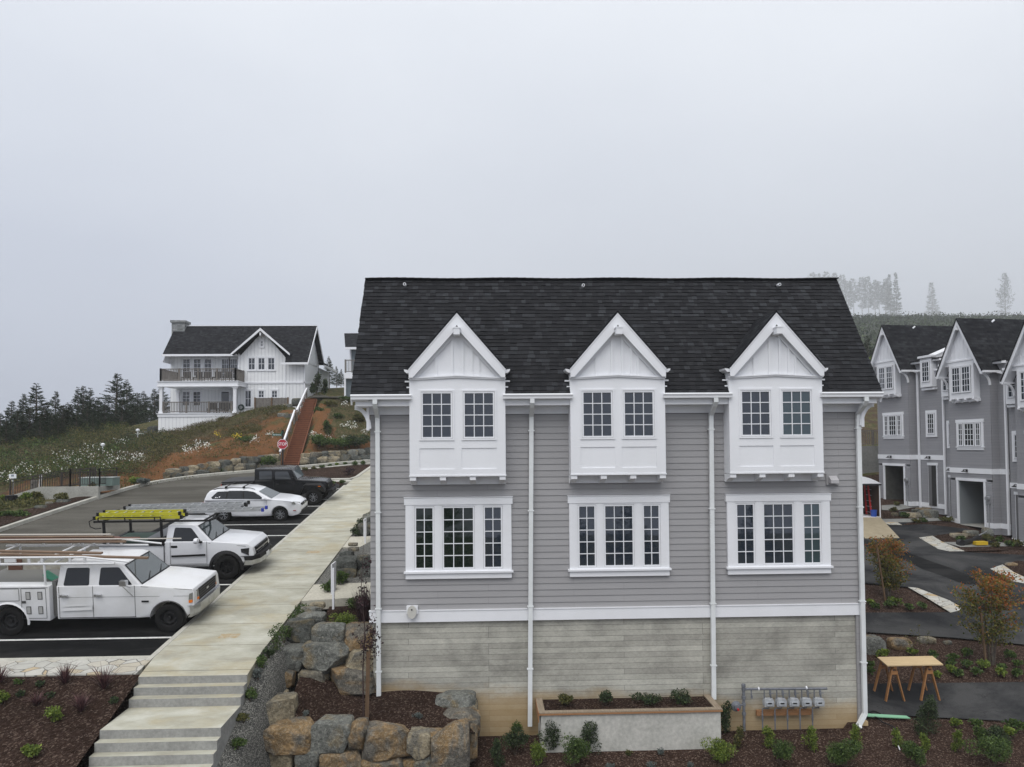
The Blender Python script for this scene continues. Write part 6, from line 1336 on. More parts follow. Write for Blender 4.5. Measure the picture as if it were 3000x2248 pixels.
m = M(); m.lathe([(0,0),(.14,0),(.17,.34),(.18,.34),(.18,.37),(.16,.37),(.15,.05),(0,.04)], (P(2560,1522,39.15).x,39.15,-4.2), 'z', 20); tag(m.build('bucket', plain('blue_plastic', (.02,.07,.35), .45), smooth=40), 'blue bucket at the trailer opening', 'bucket')
# driveway surfaces on the right plane
sheet('driveway', [(10.24,19.3),(10.24,21.3),(16,21.2),(30,21.0),(30,18.7),(14.5,19.05),(10.6,19.6)], GR, ASPH_R, .0, 'dark asphalt apron under the sawhorse table', 'driveway')
dpts = [(10.24,24.95),(10.24,26.6),(14.3,26.65),(17.4,26.55),(18.2,27.0),(17.6,29.2),(15.9,29.8),(10.24,30.2),(10.24,45),(19.3,45),(23.2,39.5),(26.0,37.8),(26.1,36.9),(22.3,36.3),(22.3,34.0),(23.1,33.8),(27.0,32.9),(27,31.8),(23.5,31.8),(22.5,31.3),(23.0,30.2),(26.5,28.5),(27,22),(18.2,23.7),(16.1,24.35),(13.4,24.9)]
sheet('driveway', dpts, GR, ASPH_R, .004, 'dark asphalt driveway winding between the two grey buildings', 'driveway')
def flat(name, px, lift, mat, label, cat, g=GR):
    m = M(); m.poly([GF(u, v, g)+Vector((0,0,lift)) for u, v in px]); return tag(m.build(name, mat, fixn=True), label, cat, kind='structure')
e8 = lambda L: [(2450+x/3.015, 1250+y/3.015) for x, y in L]; e9 = lambda L: [(2500+x/4.424, 1300+y/4.424) for x, y in L]
FLG = FLAG
flat('path', e8([(630,1420),(720,1430),(1000,1540),(1105,1600),(1085,1630),(1010,1648),(820,1530)]), .02, FLG, 'pale flagstone strip at the tip of the maple bed', 'path')
flat('path', e8([(730,985),(850,968),(935,1020),(1060,1070),(1140,1105),(1000,1106),(900,1085)]), .02, FLG, 'pale flagstone strip at the second bed by the driveway', 'path')
flat('path', e8([(1360,1260),(1470,1222),(1570,1290),(1658,1330),(1658,1390),(1560,1370)]), .02, FLG, 'pale flagstone strip at the right photo edge', 'path')
flat('path', e8([(940,1022),(1330,1022),(1560,1030),(1560,1058),(1100,1066)]), .012, CONC_OLD, 'grey concrete walkway in front of the middle garage unit', 'path')
flat('path', e8([(400,700),(400,740),(520,748),(830,690),(800,678)]), .03, CONC_OLD, 'grey walkway to the farthest garage unit', 'path')
flat('path', e8([(400,822),(930,812),(930,835),(640,850),(400,850)]), .03, CONC_OLD, 'grey concrete strip before the middle garage', 'path')
flat('path', e8([(400,852),(540,850),(582,876),(470,872)]), .036, FLG, 'small flagstone patch beside the trailer ramp', 'path')
flat('mulch_bed', e8([(850,968),(1330,895),(1395,900),(1470,1020),(940,1022)]), .008, MULCH, 'mulch bed with boulders before the middle garage unit', 'mulch')
flat('mulch_bed', e8([(410,745),(830,688),(905,690),(905,812),(420,820)]), .01, MULCH, 'mulch bed between the first two garage units', 'mulch')
flat('mulch_bed', e8([(1050,1068),(1658,1060),(1658,1090),(1140,1104)]), .01, MULCH, 'narrow mulch strip beside the driveway', 'mulch')
flat('mulch_bed', e8([(1472,1220),(1600,1185),(1658,1190),(1658,1325),(1570,1290)]), .01, MULCH, 'mulch bed at the right photo edge', 'mulch')
flat('mulch_bed', e8([(580,875),(640,852),(1000,838),(1030,850)]), .02, MULCH, 'thin mulch strip in front of the driveway', 'mulch')
flat('driveway', e8([(240,995),(300,1010),(540,1075),(700,1140),(860,1200),(1040,1260),(1240,1350),(1260,1400),(1130,1395),(960,1330),(760,1260),(600,1180),(430,1110),(240,1060)]), .010, ASPH_N, 'darker curved strip of fresh asphalt in the driveway', 'driveway')
for i, (x, y, w, h) in enumerate(((540,700,50,25),(600,800,60,30),(700,850,60,25),(780,845,60,25),(980,840,90,30),(1100,1005,60,25),(1340,1010,70,40),(1450,1015,60,30),(1400,1065,60,30),(1530,1055,60,30),(1600,1055,70,40),(820,690,60,25),(500,750,60,25))):
    q = GF(2450+x/3.015, 1250+y/3.015, GR); s_ = q.y/2080/3.015; shrub('plant', q, w*s_*1.3, h*s_*1.3, 'green' if i % 2 else 'olive', 'small leafy plant, %s of those along the garage beds' % ORD[i], 'plant', 'plants along the garage beds', n=140, ls=.10, stems=2)
m = M(); q = GF(2450+1110/3.015, 1250+1050/3.015, GR)
m.tube([q+Vector((0,0,.12)), q+Vector((.75,.2,.22)), q+Vector((1.1,.35,.35))], .13, 8, 0); m.tube([q+Vector((.7,.2,.3)), q+Vector((1.7,.6,.6))], .03, 6, 1); m.tube([q+Vector((-.05,-.1,.12)), q+Vector((-.05,.15,.12))], .16, 12, 0); m.tube([q+Vector((1.5,-.0,.10)), q+Vector((1.5,.2,.10))], .12, 12, 0); m.box(q.x+.6, q.x+1.2, q.y-.2, q.y+.1, q.z+.03, q.z+.2, 2)
tag(m.build('push_mower', [BLACKM, GALV, plain('yellow_paint', (.6,.4,.02), .5)], smooth=40), 'black and yellow garden machine lying on the grey walkway', 'mower')
# ================================================================== VEHICLES
WPAINT = dirty('white_car_paint', (.74,.75,.78), (.66,.67,.70), 1.2, .22, .4, .8, coat=.6)
WPAINT_OLD = dirty('worn_white_paint', (.70,.705,.72), (.60,.60,.59), 1.4, .38, .45, .8, coat=.25)
BPAINT = plain('black_car_paint', (.005,.005,.006), .22, 0, .35, .3)
TYRE = plain('tyre_rubber', (.012,.012,.012), .85, 0, .15); TRIMB = plain('black_plastic', (.012,.012,.013), .6, 0, .25)
CHROME = dirty('worn_chrome', (.55,.56,.58), (.38,.39,.40), 3, .28, metal=.9); ALLOY = plain('alloy_rim', (.42,.43,.45), .35, .8)
GAP = plain('panel_gap', (.03,.03,.03), .9); HLAMP = glass_mat('headlight_glass', (.17,.175,.165), 1.7, 0); AMBER = plain('amber_lens', (.70,.17,.01), .25); REDL = plain('red_lens', (.30,.006,.010), .25)
def bevel_mesh(m, w, seg=2, ang=30):
    bm = bmesh.new(); vs = [bm.verts.new(v) for v in m.v]; bm.verts.ensure_lookup_table()
    for f, mi in zip(m.f, m.m):
        try: q = bm.faces.new([vs[i] for i in f]); q.material_index = mi
        except ValueError: pass
    bmesh.ops.remove_doubles(bm, verts=bm.verts, dist=1e-5); bmesh.ops.recalc_face_normals(bm, faces=bm.faces); bm.normal_update()
    ed = [e for e in bm.edges if len(e.link_faces) == 2 and e.calc_face_angle(0) > rad(ang)]
    bmesh.ops.bevel(bm, geom=ed, offset=w, segments=seg, profile=.6, affect='EDGES', clamp_overlap=True)
    bmesh.ops.triangulate(bm, faces=[f for f in bm.faces if len(f.verts) > 4])
    bm.verts.index_update(); o = M(); o.v = [tuple(v.co) for v in bm.verts]; o.f = [[v.index for v in f.verts] for f in bm.faces]; o.m = [f.material_index for f in bm.faces]; bm.free(); return o
def side_body(prof, hw, taper=None, w=.035, seg=3):
    """closed side profile (x,z) extruded across; taper(x,z)->half width"""
    m = M(); n = len(prof); hwf = taper or (lambda x, z: hw)
    L = [(x, -hwf(x, z), z) for x, z in prof]; R_ = [(x, hwf(x, z), z) for x, z in prof]
    m.add(L+R_, [tuple(range(n)), tuple(range(2*n-1, n-1, -1))]+[(i, i+n, (i+1) % n+n, (i+1) % n) for i in range(n)]); return bevel_mesh(m, w, seg)
def archpts(cx, cz, r, z0, n=10):
    """arch from rear to front along the sill (profile runs +x at the bottom)"""
    a0 = math.asin(max(-1, min(1, (z0-cz)/r))); return [(cx-r*math.cos(a0+(math.pi-2*a0)*k/n), cz+r*math.sin(a0+(math.pi-2*a0)*k/n)) for k in range(n+1)]
def wheel(m_r, par, x, y, r, wd, style, rimr=.6, name='wheel'):
    sg = -1 if y < 0 else 1
    m = M(); R_ = rimr*r; yo = sg*wd/2
    m.lathe([(R_, -sg*wd/2), (r*.93, -sg*wd*.5), (r, -sg*wd*.36), (r, sg*wd*.36), (r*.95, sg*wd*.47), (r*.80, sg*wd*.52), (R_*1.02, sg*wd*.46), (R_*.97, sg*wd*.36)], (x, y, r), 'y', 36)
    t = m.build('tyre', TYRE, par, local=True, smooth=40, fixn=True)
    wobj = bpy.data.objects.new(name, None); C.objects.link(wobj); wobj.parent = par; t.parent = wobj
    m = M(); d = sg*wd*.30
    m.lathe([(R_, sg*wd*.38), (R_*.93, sg*wd*.36), (R_*.88, d*.6), (R_*.86, d*.2), (0.001, d*.2)], (x, y, r), 'y', 36, 1)
    m.lathe([(R_*.22, d*.2), (R_*.22, d*1.1), (R_*.15, d*1.25), (.001, d*1.25)], (x, y, r), 'y', 16, 0)
    if style == 'steel':
        m.lathe([(R_*.86, d*.5), (R_*.62, d*1.0), (R_*.3, d*.7), (R_*.25, d*.6)], (x, y, r), 'y', 24, 0)
        for k in range(8): a = k*math.pi/4; c_ = Vector((x+R_*.72*math.cos(a), y+d*.85, r+R_*.72*math.sin(a))); m.lathe([(.001, sg*.012), (R_*.07, sg*.012)], c_, 'y', 8, 2)
    else:
        ns, tw = (5, .13) if style == 'five' else ((6, .16) if style == 'six' else (5, .12))
        for k in range(ns):
            a = 2*math.pi*k/ns+.3
            for da in ((-.16, .16) if style != 'six' else (0,)):
                p0 = Vector((x+R_*.2*math.cos(a+da), y+d*1.05, r+R_*.2*math.sin(a+da))); p1 = Vector((x+R_*.93*math.cos(a+da*1.6), y+d*1.1, r+R_*.93*math.sin(a+da*1.6))); m.obox(p0, p1, R_*tw, .03, 0, up=(0, 1, 0))
        m.lathe([(R_*.90, d*1.1), (R_*.99, d*1.22), (R_*.99, d*.9)], (x, y, r), 'y', 36, 0)
    ri = m.build('rim', [m_r, TRIMB, GAP], par, local=True, smooth=35, fixn=False); ri.parent = wobj; return wobj
def flare(m, cx, cz, r, y, sg, w=.07, out=.05, a0=-.15, mi=0):
    pts = []
    for k in range(15): a = a0+(math.pi-2*a0)*k/14; pts.append((cx+r*math.cos(a), cz+r*math.sin(a), cx+(r+w)*math.cos(a), cz+(r+w)*math.sin(a)))
    for k in range(14):
        a, b = pts[k], pts[k+1]; m.add([(a[0],y+sg*out,a[1]),(b[0],y+sg*out,b[1]),(b[2],y,b[3]),(a[2],y,a[3]),(a[0],y-sg*.1,a[1]),(b[0],y-sg*.1,b[1])], [(0,1,2,3),(0,4,5,1)], mi)
def pan(m, pts, hwf, off=.005, mi=0, sg=-1): m.add([(x, sg*(hwf(x, z)+off), z) for x, z in pts], [tuple(range(len(pts))) if sg < 0 else tuple(range(len(pts)-1, -1, -1))], mi)
def rpoly(pts, r=.04, n=3):
    """round polygon corners"""
    out = []; N = len(pts)
    for i in range(N):
        p = Vector(pts[i]); a = Vector(pts[i-1]); b = Vector(pts[(i+1) % N]); ra = min(r, (a-p).length*.45, (b-p).length*.45)
        s = p+(a-p).normalized()*ra; e = p+(b-p).normalized()*ra
        for k in range(n+1): t = k/n; out.append(tuple(s*(1-t)**2+p*2*t*(1-t)+e*t*t))
    return out
def line2(m, a, b, hwf, w=.012, off=.004, sg=-1, mi=0):
    a = Vector(a); b = Vector(b); d = (b-a).normalized(); n_ = Vector((-d.y, d.x))*w/2; pan(m, [tuple(a-n_), tuple(b-n_), tuple(b+n_), tuple(a+n_)], hwf, off, mi, sg)
TILT = math.atan(GL[1])
def veh(name, x, y, label, cat, yaw=0): return thing(name, (x, y, zl(y)-.045), label, cat, 'vehicles in the parking bays', (TILT, 0, yaw))
KB = lambda m, n, mt, t, **kw: m.build(n, mt, t, local=True, **kw)
def glasshouse(prof, hb, ht, z0, z1, w=.05):
    f = lambda x, z: hb+(ht-hb)*max(0, min(1, (z-z0)/(z1-z0))); return side_body(prof, hb, f, w, 3), f
# ---------------------------------------------- utility truck (crew cab with service body)
t = veh('utility_truck', -8.9, 21.28, 'old white crew cab utility truck with service boxes and pipe racks, nearest the photo', 'truck')
r = .40; hwv = .98
lw = lambda x, z: hwv-(.05 if z > .98 else 0)-(.0 if x < .45 else .05*((x-.45)/.5))-(.03 if z < .5 else 0)
prof = [(-3.05,.42)]+[(-.86,.42)]+archpts(0,r,.50,.44)+[(.62,.50),(.86,.55),(.90,.80),(.89,1.10),(.80,1.20),(-.2,1.30),(-.86,1.36),(-3.05,1.36)]
KB(side_body(prof, hwv, lw), 'body', WPAINT_OLD, t, smooth=40)
cabp = [(-3.05,1.30),(-.70,1.30),(-1.28,1.88),(-1.45,1.93),(-2.9,1.95),(-3.0,1.90)]
g, cf = glasshouse(cabp, .93, .76, 1.30, 1.95); KB(g, 'cab', WPAINT_OLD, t, smooth=40)
m = M()
for sg in (-1, 1):
    pan(m, rpoly([(-2.86,1.36),(-2.16,1.36),(-2.18,1.83),(-2.80,1.83)], .05), cf, .006, 0, sg)
    pan(m, rpoly([(-1.90,1.36),(-.98,1.36),(-1.38,1.83),(-1.88,1.83)], .05), cf, .006, 0, sg)
KB(m, 'side_window', CARGLASS, t, split=True)
m = M(); fx = lambda z: -.70-(z-1.30)*1.0; o_ = .012
m.poly([(fx(1.37)+o_,-.82,1.37+o_),(fx(1.37)+o_,.82,1.37+o_),(fx(1.84)+o_,.70,1.84+o_),(fx(1.84)+o_,-.70,1.84+o_)]); KB(m, 'windscreen', CARGLASS_L, t)
m = M(); o_ = .008; m.poly([(fx(1.33)+o_,-.87,1.33+o_),(fx(1.33)+o_,.87,1.33+o_),(fx(1.87)+o_,.73,1.87+o_),(fx(1.87)+o_,-.73,1.87+o_)])
for y in (-.45,.25): m.tube([(fx(1.36)+.03,y,1.38),(fx(1.5)+.02,y+.38,1.50)], .012, 5)
KB(m, 'windscreen_seal', TRIMB, t)
m = M()
for sg in (-1, 1):
    for x in (-2.98,-2.06,-.92): line2(m, (x,.46), (x+.0,1.34), lw, sg=sg, off=.006)
    line2(m, (-2.98,.46), (-.9,.46), lw, sg=sg, w=.02, off=.006); line2(m, (-2.98,1.05), (.8,1.03), lambda x,z: lw(x,.9)-.0, sg=sg, w=.008, off=.006)
    line2(m, (-.75,1.31), (.8,1.19), lambda x,z: lw(x,1.2), sg=sg, off=.007)
KB(m, 'door_gap', GAP, t)
m = M()
for x in (-2.92,-2.0): m.box(x, x+.2, -hwv-.03, -hwv+.02, 1.08, 1.11); m.box(x, x+.03, -hwv-.03, -hwv+.03, 1.06, 1.12)
KB(m, 'door_handle', CHROME, t)
m = M(); m.box(-1.18,-1.0,-1.24,-1.10,1.42,1.56); m.tube([(-1.05,-1.18,1.42),(-1.0,-1.0,1.3)], .012, 6); m.tube([(-1.12,-1.2,1.42),(-.95,-.98,1.05)], .012, 6); KB(m, 'wing_mirror', CHROME, t)
m = M(); m.box(.845,.925,-.60,.60,.80,1.13,0)
for z in (.86,.93,1.0,1.07): m.box(.90,.935,-.58,.58,z,z+.02,1)
m.poly([(.938,-.09,.97),(.938,-.05,.94),(.938,.05,.94),(.938,.09,.97),(.938,.05,1.0),(.938,-.05,1.0)], 2); KB(m, 'grille', [TRIMB, plain('dark_grey_plastic', (.05,.05,.055), .5), CHROME], t)
for sg in (-1, 1):
    m = M(); m.prism([(.80,sg*.925,.92),(.925,sg*.62,.92),(.905,sg*.62,1.13),(.80,sg*.925,1.11)], (.012,0,0), 0); m.prism([(.66,sg*.975,.93),(.81,sg*.93,.93),(.80,sg*.93,1.11),(.70,sg*.96,1.10)], (.0,sg*.02,0), 0)
    m.prism([(.80,sg*.93,.84),(.928,sg*.62,.84),(.928,sg*.62,.915),(.80,sg*.93,.915)], (.012,0,0), 1); m.prism([(.66,sg*.975,.84),(.81,sg*.93,.84),(.81,sg*.93,.92),(.66,sg*.975,.92)], (0,sg*.02,0), 1); KB(m, 'headlight', [HLAMP, AMBER], t, fixn=True)
bp = [(.70,-1.0),(.88,-.98),(1.06,-.72),(1.10,0),(1.06,.72),(.88,.98),(.70,1.0)]; m = M()
for i in range(6): a, b = bp[i], bp[i+1]; m.quad((a[0],a[1],.52),(b[0],b[1],.52),(b[0]+.02,b[1],.66),(a[0]+.02,a[1],.66)); m.quad((a[0]+.02,a[1],.66),(b[0]+.02,b[1],.66),(b[0],b[1],.76),(a[0],a[1],.76)); m.quad((a[0],a[1],.76),(b[0],b[1],.76),(b[0]-.2,b[1]*.96,.765),(a[0]-.2,a[1]*.96,.765)); m.quad((a[0],a[1],.52),(b[0],b[1],.52),(b[0]-.15,b[1]*.96,.42),(a[0]-.15,a[1]*.96,.42))
m.box(1.10,1.12,-.16,.16,.55,.70); KB(m, 'front_bumper', CHROME, t, smooth=30, fixn=True)
wheel(TRIMB, t, 0, -.86, r, .27, 'steel'); wheel(TRIMB, t, 0, .86, r, .27, 'steel'); wheel(TRIMB, t, -4.30, -.90, r, .27, 'steel'); wheel(TRIMB, t, -4.30, .90, r, .27, 'steel')
m = M()
pan(m, [(-.72,.88),(-.52,.88),(-.52,.93),(-.72,.93)], lambda x, z: lw(x,.9), .012, 0)
KB(m, 'badge', TRIMB, t)
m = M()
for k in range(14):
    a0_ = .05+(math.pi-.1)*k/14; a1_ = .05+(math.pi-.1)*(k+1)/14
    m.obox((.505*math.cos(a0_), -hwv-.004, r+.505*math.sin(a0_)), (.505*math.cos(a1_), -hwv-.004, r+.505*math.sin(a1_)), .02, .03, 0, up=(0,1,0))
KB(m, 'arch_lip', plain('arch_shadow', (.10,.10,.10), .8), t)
m = M()   # dent along the rear door
for i in range(16):
    x0_, x1_ = -2.92+.85*i/16, -2.92+.85*(i+1)/16
    for j, (za, zb_, oa, ob) in enumerate(((.66,.74,0,-.012),(.74,.79,-.012,.006),(.79,.84,.006,0))):
        f0, f1 = math.sin(math.pi*i/16), math.sin(math.pi*(i+1)/16); L_ = lambda x, z, o_: (x, -(lw(x, .9)+.006+o_), z+.02*math.sin(x*2.2))
        m.quad(L_(x0_, za, oa*f0), L_(x1_, za, oa*f1), L_(x1_, zb_, ob*f1), L_(x0_, zb_, ob*f0))
KB(m, 'dented_panel', WPAINT_OLD, t, smooth=180)
# service body
sb = [(-5.4,.42)]+archpts(-4.30,r,.52,.44)+[(-3.18,.42),(-3.16,1.40),(-5.45,1.42)]
SBM = WPAINT_OLD
m = side_body(sb, 1.06, None, .02, 2); KB(m, 'service_body', SBM, t, smooth=40)
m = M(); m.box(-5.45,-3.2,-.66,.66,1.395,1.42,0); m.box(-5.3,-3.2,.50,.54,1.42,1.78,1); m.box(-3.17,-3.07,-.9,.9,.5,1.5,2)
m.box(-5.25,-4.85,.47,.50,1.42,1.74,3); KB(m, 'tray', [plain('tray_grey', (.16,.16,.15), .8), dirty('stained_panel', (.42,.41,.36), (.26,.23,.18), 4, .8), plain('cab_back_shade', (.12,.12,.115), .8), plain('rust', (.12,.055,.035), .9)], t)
m = M(); fl_ = lambda x, z: 1.06
for a, b in (((-3.92,.50),(-3.92,1.34)),((-3.26,.50),(-3.26,1.34)),((-3.92,1.34),(-3.26,1.34)),((-3.92,.50),(-3.26,.50)),((-5.4,1.34),(-3.98,1.34)),((-5.4,1.0),(-3.98,1.0)),((-3.98,1.0),(-3.98,1.34)),((-5.4,1.36),(-3.2,1.36))): line2(m, a, b, fl_, .012, .006, mi=0)
for x in (-3.80,-3.48):
    for z in (.62,1.03): pan(m, [(x,z),(x+.13,z),(x+.13,z+.22),(x,z+.22)], fl_, .008, 1); pan(m, [(x+.02,z+.02),(x+.11,z+.02),(x+.11,z+.20),(x+.02,z+.20)], fl_, .012, 2)
pan(m, [(-4.62,1.20),(-4.50,1.20),(-4.50,1.34),(-4.62,1.34)], fl_, .01, 1); pan(m, [(-3.92,.93),(-3.80,.93),(-3.80,1.0),(-3.92,1.0)], fl_, .012, 1)
flare(m, -4.30, r, .52, -1.06, -1, .05, .025, mi=3)
KB(m, 'locker_fittings', [GAP, plain('locker_vent', (.06,.06,.06), .7), plain('locker_vent_mesh', (.38,.38,.37), .6), WPAINT_OLD], t)
m = M(); m.lathe([(.10,0),(.10,.42),(.085,.42),(.085,.02)], (0,0,0), 'x', 18, 0); i0 = 0; m.xf(Matrix.Translation((-3.55,-.55,1.62)) @ Matrix.Rotation(rad(35), 4, 'Y')); KB(m, 'green_tube', plain('green_pvc', (.05,.24,.15), .5), t, smooth=40)
# pipe rack
m = M()
for y in (-.98, .98):
    m.tube([(-5.6,y,2.02),(-1.4,y,1.99)], .035, 8); m.tube([(-5.6,y,2.20),(-2.2,y,2.18),(-1.0,y,2.03)], .028, 8)
    for x in (-5.3,-4.5,-3.7,-3.35,-2.6,-2.2): m.box(x-.03,x+.03,y-.02,y+.02,2.02,2.19)
    for x in (-3.3,-5.2): m.tube([(x,y,1.40),(x,y,2.02)], .03, 8)
for x in (-5.2,-3.45,-3.0): m.tube([(x,-.98,2.05),(x,.98,2.05)], .028, 8)
m.box(-4.35,-4.05,-1.0,-.96,2.06,2.19); KB(m, 'rack', WPAINT_OLD, t, smooth=50)
PB = wood('old_timber', (.24,.165,.11), (.13,.085,.06), (1,8,8), 2); PR = plain('rusty_pipe', (.14,.07,.055), .8); PG = plain('grey_pipe', (.50,.47,.42), .6)
def lay(pts, w, h, mt, name, label, grp='timber and pipes on the truck rack', roundp=False):
    m = M()
    if roundp: m.tube(pts, w/2, 8)
    else: m.obox(pts[0], pts[1], w, h)
    M_ = Matrix.Translation(t.location) @ Matrix.Rotation(TILT, 4, 'X'); m.xf(M_); return tag(m.build(name, mt, smooth=40 if roundp else None), label, 'pipe' if roundp else 'plank', grp)
lay([(-5.8,-.78,2.28),(-.55,-.85,2.10)], .10, .05, PB, 'plank', 'long brown plank reaching farthest over the windscreen of the utility truck')
lay([(-5.8,-.62,2.32),(-1.9,-.66,2.20)], .12, .05, PB, 'plank', 'shorter brown plank on the near side rack of the utility truck')
lay([(-5.8,-.72,2.24),(-1.65,-.74,2.12)], .16, .03, PG, 'plank', 'pale plank beneath the brown ones on the near rack')
for i, (y, z, x1, mt, w) in enumerate(((.70,2.28,-2.05,PR,.07),(.80,2.29,-1.55,PR,.06),(.90,2.28,-2.2,PR,.07),(.98,2.36,-2.5,PG,.05),(.74,2.35,-2.3,PB,.06),(.62,2.30,-.25,PG,.035),(.66,2.22,-1.9,PB,.08))):
    lay([(-6.0,y,z),(x1,y,z-.03)], w, w, mt, 'pipe', '%s pipe, %s in the strapped bundle on the far rack' % ({'rusty_pipe':'rusty','grey_pipe':'grey'}.get(mt.name, 'brown'), ORD[i]), roundp=True)
def squeeze(t, x0, k):
    for o in t.children_recursive:
        if o.type == 'MESH' and o.name.split('.')[0] not in ('tyre', 'rim'):
            for v in o.data.vertices:
                if v.co.x > x0: v.co.x = x0+(v.co.x-x0)*k
squeeze(t, .47, .52)
# ---------------------------------------------- white pickup with ladder rack
t = veh('pickup_truck', -9.05, 26.05, 'white single cab pickup with black flares and a ladder rack over its bed', 'truck')
r = .42; hwv = .96
lw = lambda x, z: hwv-(.045 if z > 1.0 else 0)-(.0 if x < .4 else .10*((x-.4)/.6)**1.5)-(.03 if z < .55 else 0)
prof = [(-4.30,.60)]+archpts(-3.35,r,.52,.50)+[(-2.2,.50),(-.70,.50)]+archpts(0,r,.52,.50)+[(.60,.60),(.86,.66),(.93,.84),(.88,1.08),(.70,1.22),(-.1,1.30),(-.62,1.34),(-2.1,1.34),(-2.11,1.20),(-4.32,1.22)]
KB(side_body(prof, hwv, lw), 'body', WPAINT, t, smooth=40)
cabp = [(-2.08,1.28),(-.45,1.28),(-1.05,1.84),(-1.22,1.90),(-1.9,1.92),(-2.03,1.86)]
g, cf = glasshouse(cabp, .91, .72, 1.28, 1.92); KB(g, 'cab', WPAINT, t, smooth=40)
m = M()
for sg in (-1, 1): pan(m, rpoly([(-1.84,1.33),(-.86,1.33),(-1.0,1.52),(-1.22,1.78),(-1.78,1.80)], .06), cf, .006, 0, sg)
KB(m, 'side_window', CARGLASS, t, split=True)
fx = lambda z: -.45-(z-1.28)*1.07; m = M(); o_ = .010
m.poly([(fx(1.35)+o_,-.80,1.35+o_),(fx(1.35)+o_,.80,1.35+o_),(fx(1.80)+o_,.66,1.80+o_),(fx(1.80)+o_,-.66,1.80+o_)]); KB(m, 'windscreen', CARGLASS_L, t)
m = M(); o_ = .006; m.poly([(fx(1.31)+o_,-.85,1.31+o_),(fx(1.31)+o_,.85,1.31+o_),(fx(1.83)+o_,.68,1.83+o_),(fx(1.83)+o_,-.68,1.83+o_)])
for y in (-.5,.2): m.tube([(fx(1.34)+.03,y,1.36),(fx(1.48)+.03,y+.42,1.47)], .012, 5)
KB(m, 'windscreen_seal', TRIMB, t)
m = M()
for x in (-1.90,-.66): line2(m, (x,.56), (x,1.33), lw, off=.006)
line2(m, (-2.11,.56), (-2.11,1.30), lw, w=.03, off=.006); line2(m, (-1.9,.56), (-.66,.56), lw, off=.006); line2(m, (-.6,1.27), (.66,1.14), lambda x,z: lw(x,1.2), off=.007)
pan(m, [(-1.86,.80),(-.70,.84),(-.70,.91),(-1.86,.87)], lw, .012); pan(m, rpoly([(-1.88,1.12),(-1.66,1.12),(-1.66,1.20),(-1.88,1.20)], .03), lw, .01)
KB(m, 'door_gap', TRIMB, t)
m = M(); flare(m, 0, r, .50, -hwv, -1, .10, .05); flare(m, -3.35, r, .50, -hwv, -1, .10, .05); flare(m, 0, r, .50, hwv, 1, .10, .05); KB(m, 'wheel_flare', TRIMB, t)
m = M(); m.lathe([(.001,0),(.09,0),(.11,.05),(.10,.12),(.03,.15),(.001,.15)], (0,0,0), 'x', 16, 0); m.xf(Matrix.Translation((-1.0,-1.10,1.40)) @ Matrix.Diagonal((1,1.15,.95,1))); m.tube([(-.86,-1.02,1.34),(-.84,-.90,1.31)], .04, 8, 1); KB(m, 'wing_mirror', [WPAINT, TRIMB], t, smooth=50)
m = M(); m.box(.80,.955,-.62,.62,.86,1.06,0)
for z in (.90,.98): m.box(.95,.965,-.60,.60,z,z+.025,0)
m.box(.95,.975,-.70,.70,.94,.97,1); m.prism([(.978,-.12,.93),(.978,-.05,.925),(.978,.12,.95),(.978,.12,.98),(.978,.05,.99),(.978,-.12,.965)], (.012,0,0), 1); KB(m, 'grille', [TRIMB, CHROME], t)
for sg in (-1, 1):
    m = M(); m.prism([(.74,sg*.90,.80),(.955,sg*.58,.80),(.945,sg*.58,1.06),(.74,sg*.90,1.08)], (.012,0,0), 0); m.prism([(.52,sg*.945,.94),(.76,sg*.90,.82),(.75,sg*.90,1.08),(.50,sg*.93,1.06)], (.0,sg*.012,0), 0); KB(m, 'headlight', glass_mat('smoked_lens', (.03,.03,.032), 1.6, 0), t, fixn=True)
bp = [(.62,-1.0),(.86,-.96),(1.06,-.66),(1.12,0),(1.06,.66),(.86,.96),(.62,1.0)]; m = M()
for i in range(6):
    a, b = bp[i], bp[i+1]
    m.quad((a[0],a[1],.50),(b[0],b[1],.50),(b[0]+.02,b[1],.66),(a[0]+.02,a[1],.66),0); m.quad((a[0]+.02,a[1],.665),(b[0]+.02,b[1],.665),(b[0]+.0,b[1],.80),(a[0]+.0,a[1],.80),1); m.quad((a[0],a[1],.80),(b[0],b[1],.80),(b[0]-.25,b[1]*.94,.81),(a[0]-.25,a[1]*.94,.81),1); m.quad((a[0],a[1],.50),(b[0],b[1],.50),(b[0]-.2,b[1]*.94,.42),(a[0]-.2,a[1]*.94,.42),1)
m.box(1.125,1.14,-.15,.15,.60,.74,2); KB(m, 'front_bumper', [CHROME, TRIMB, TRIM], t, smooth=30, fixn=True)
for x in (0,-3.35):
    for y in (-.86,.86): wheel(TRIMB, t, x, y, r, .29, 'six')
m = M(); m.box(-4.25,-2.14,-.82,.82,1.19,1.235,0); m.box(-4.32,-2.12,-.955,-.80,1.215,1.255,1); m.box(-4.32,-2.12,.80,.955,1.215,1.255,1); m.box(-4.33,-4.20,-.95,.95,1.215,1.25,1); KB(m, 'bed_liner', [DARKIN, TRIMB], t)
m = M(); m.box(-2.68,-2.16,-.84,.84,1.24,1.44,0); m.prism([(-2.72,-.86,1.44),(-2.14,-.86,1.44),(-2.14,-.86,1.50),(-2.72,-.86,1.46)], (0,1.72,0), 1); m.box(-4.0,-2.8,-.6,.5,1.24,1.33,2); KB(m, 'toolbox', [TRIMB, plain('dark_lid', (.05,.05,.055), .35), plain('green_tarp', (.02,.05,.035), .7)], t)
m = M()
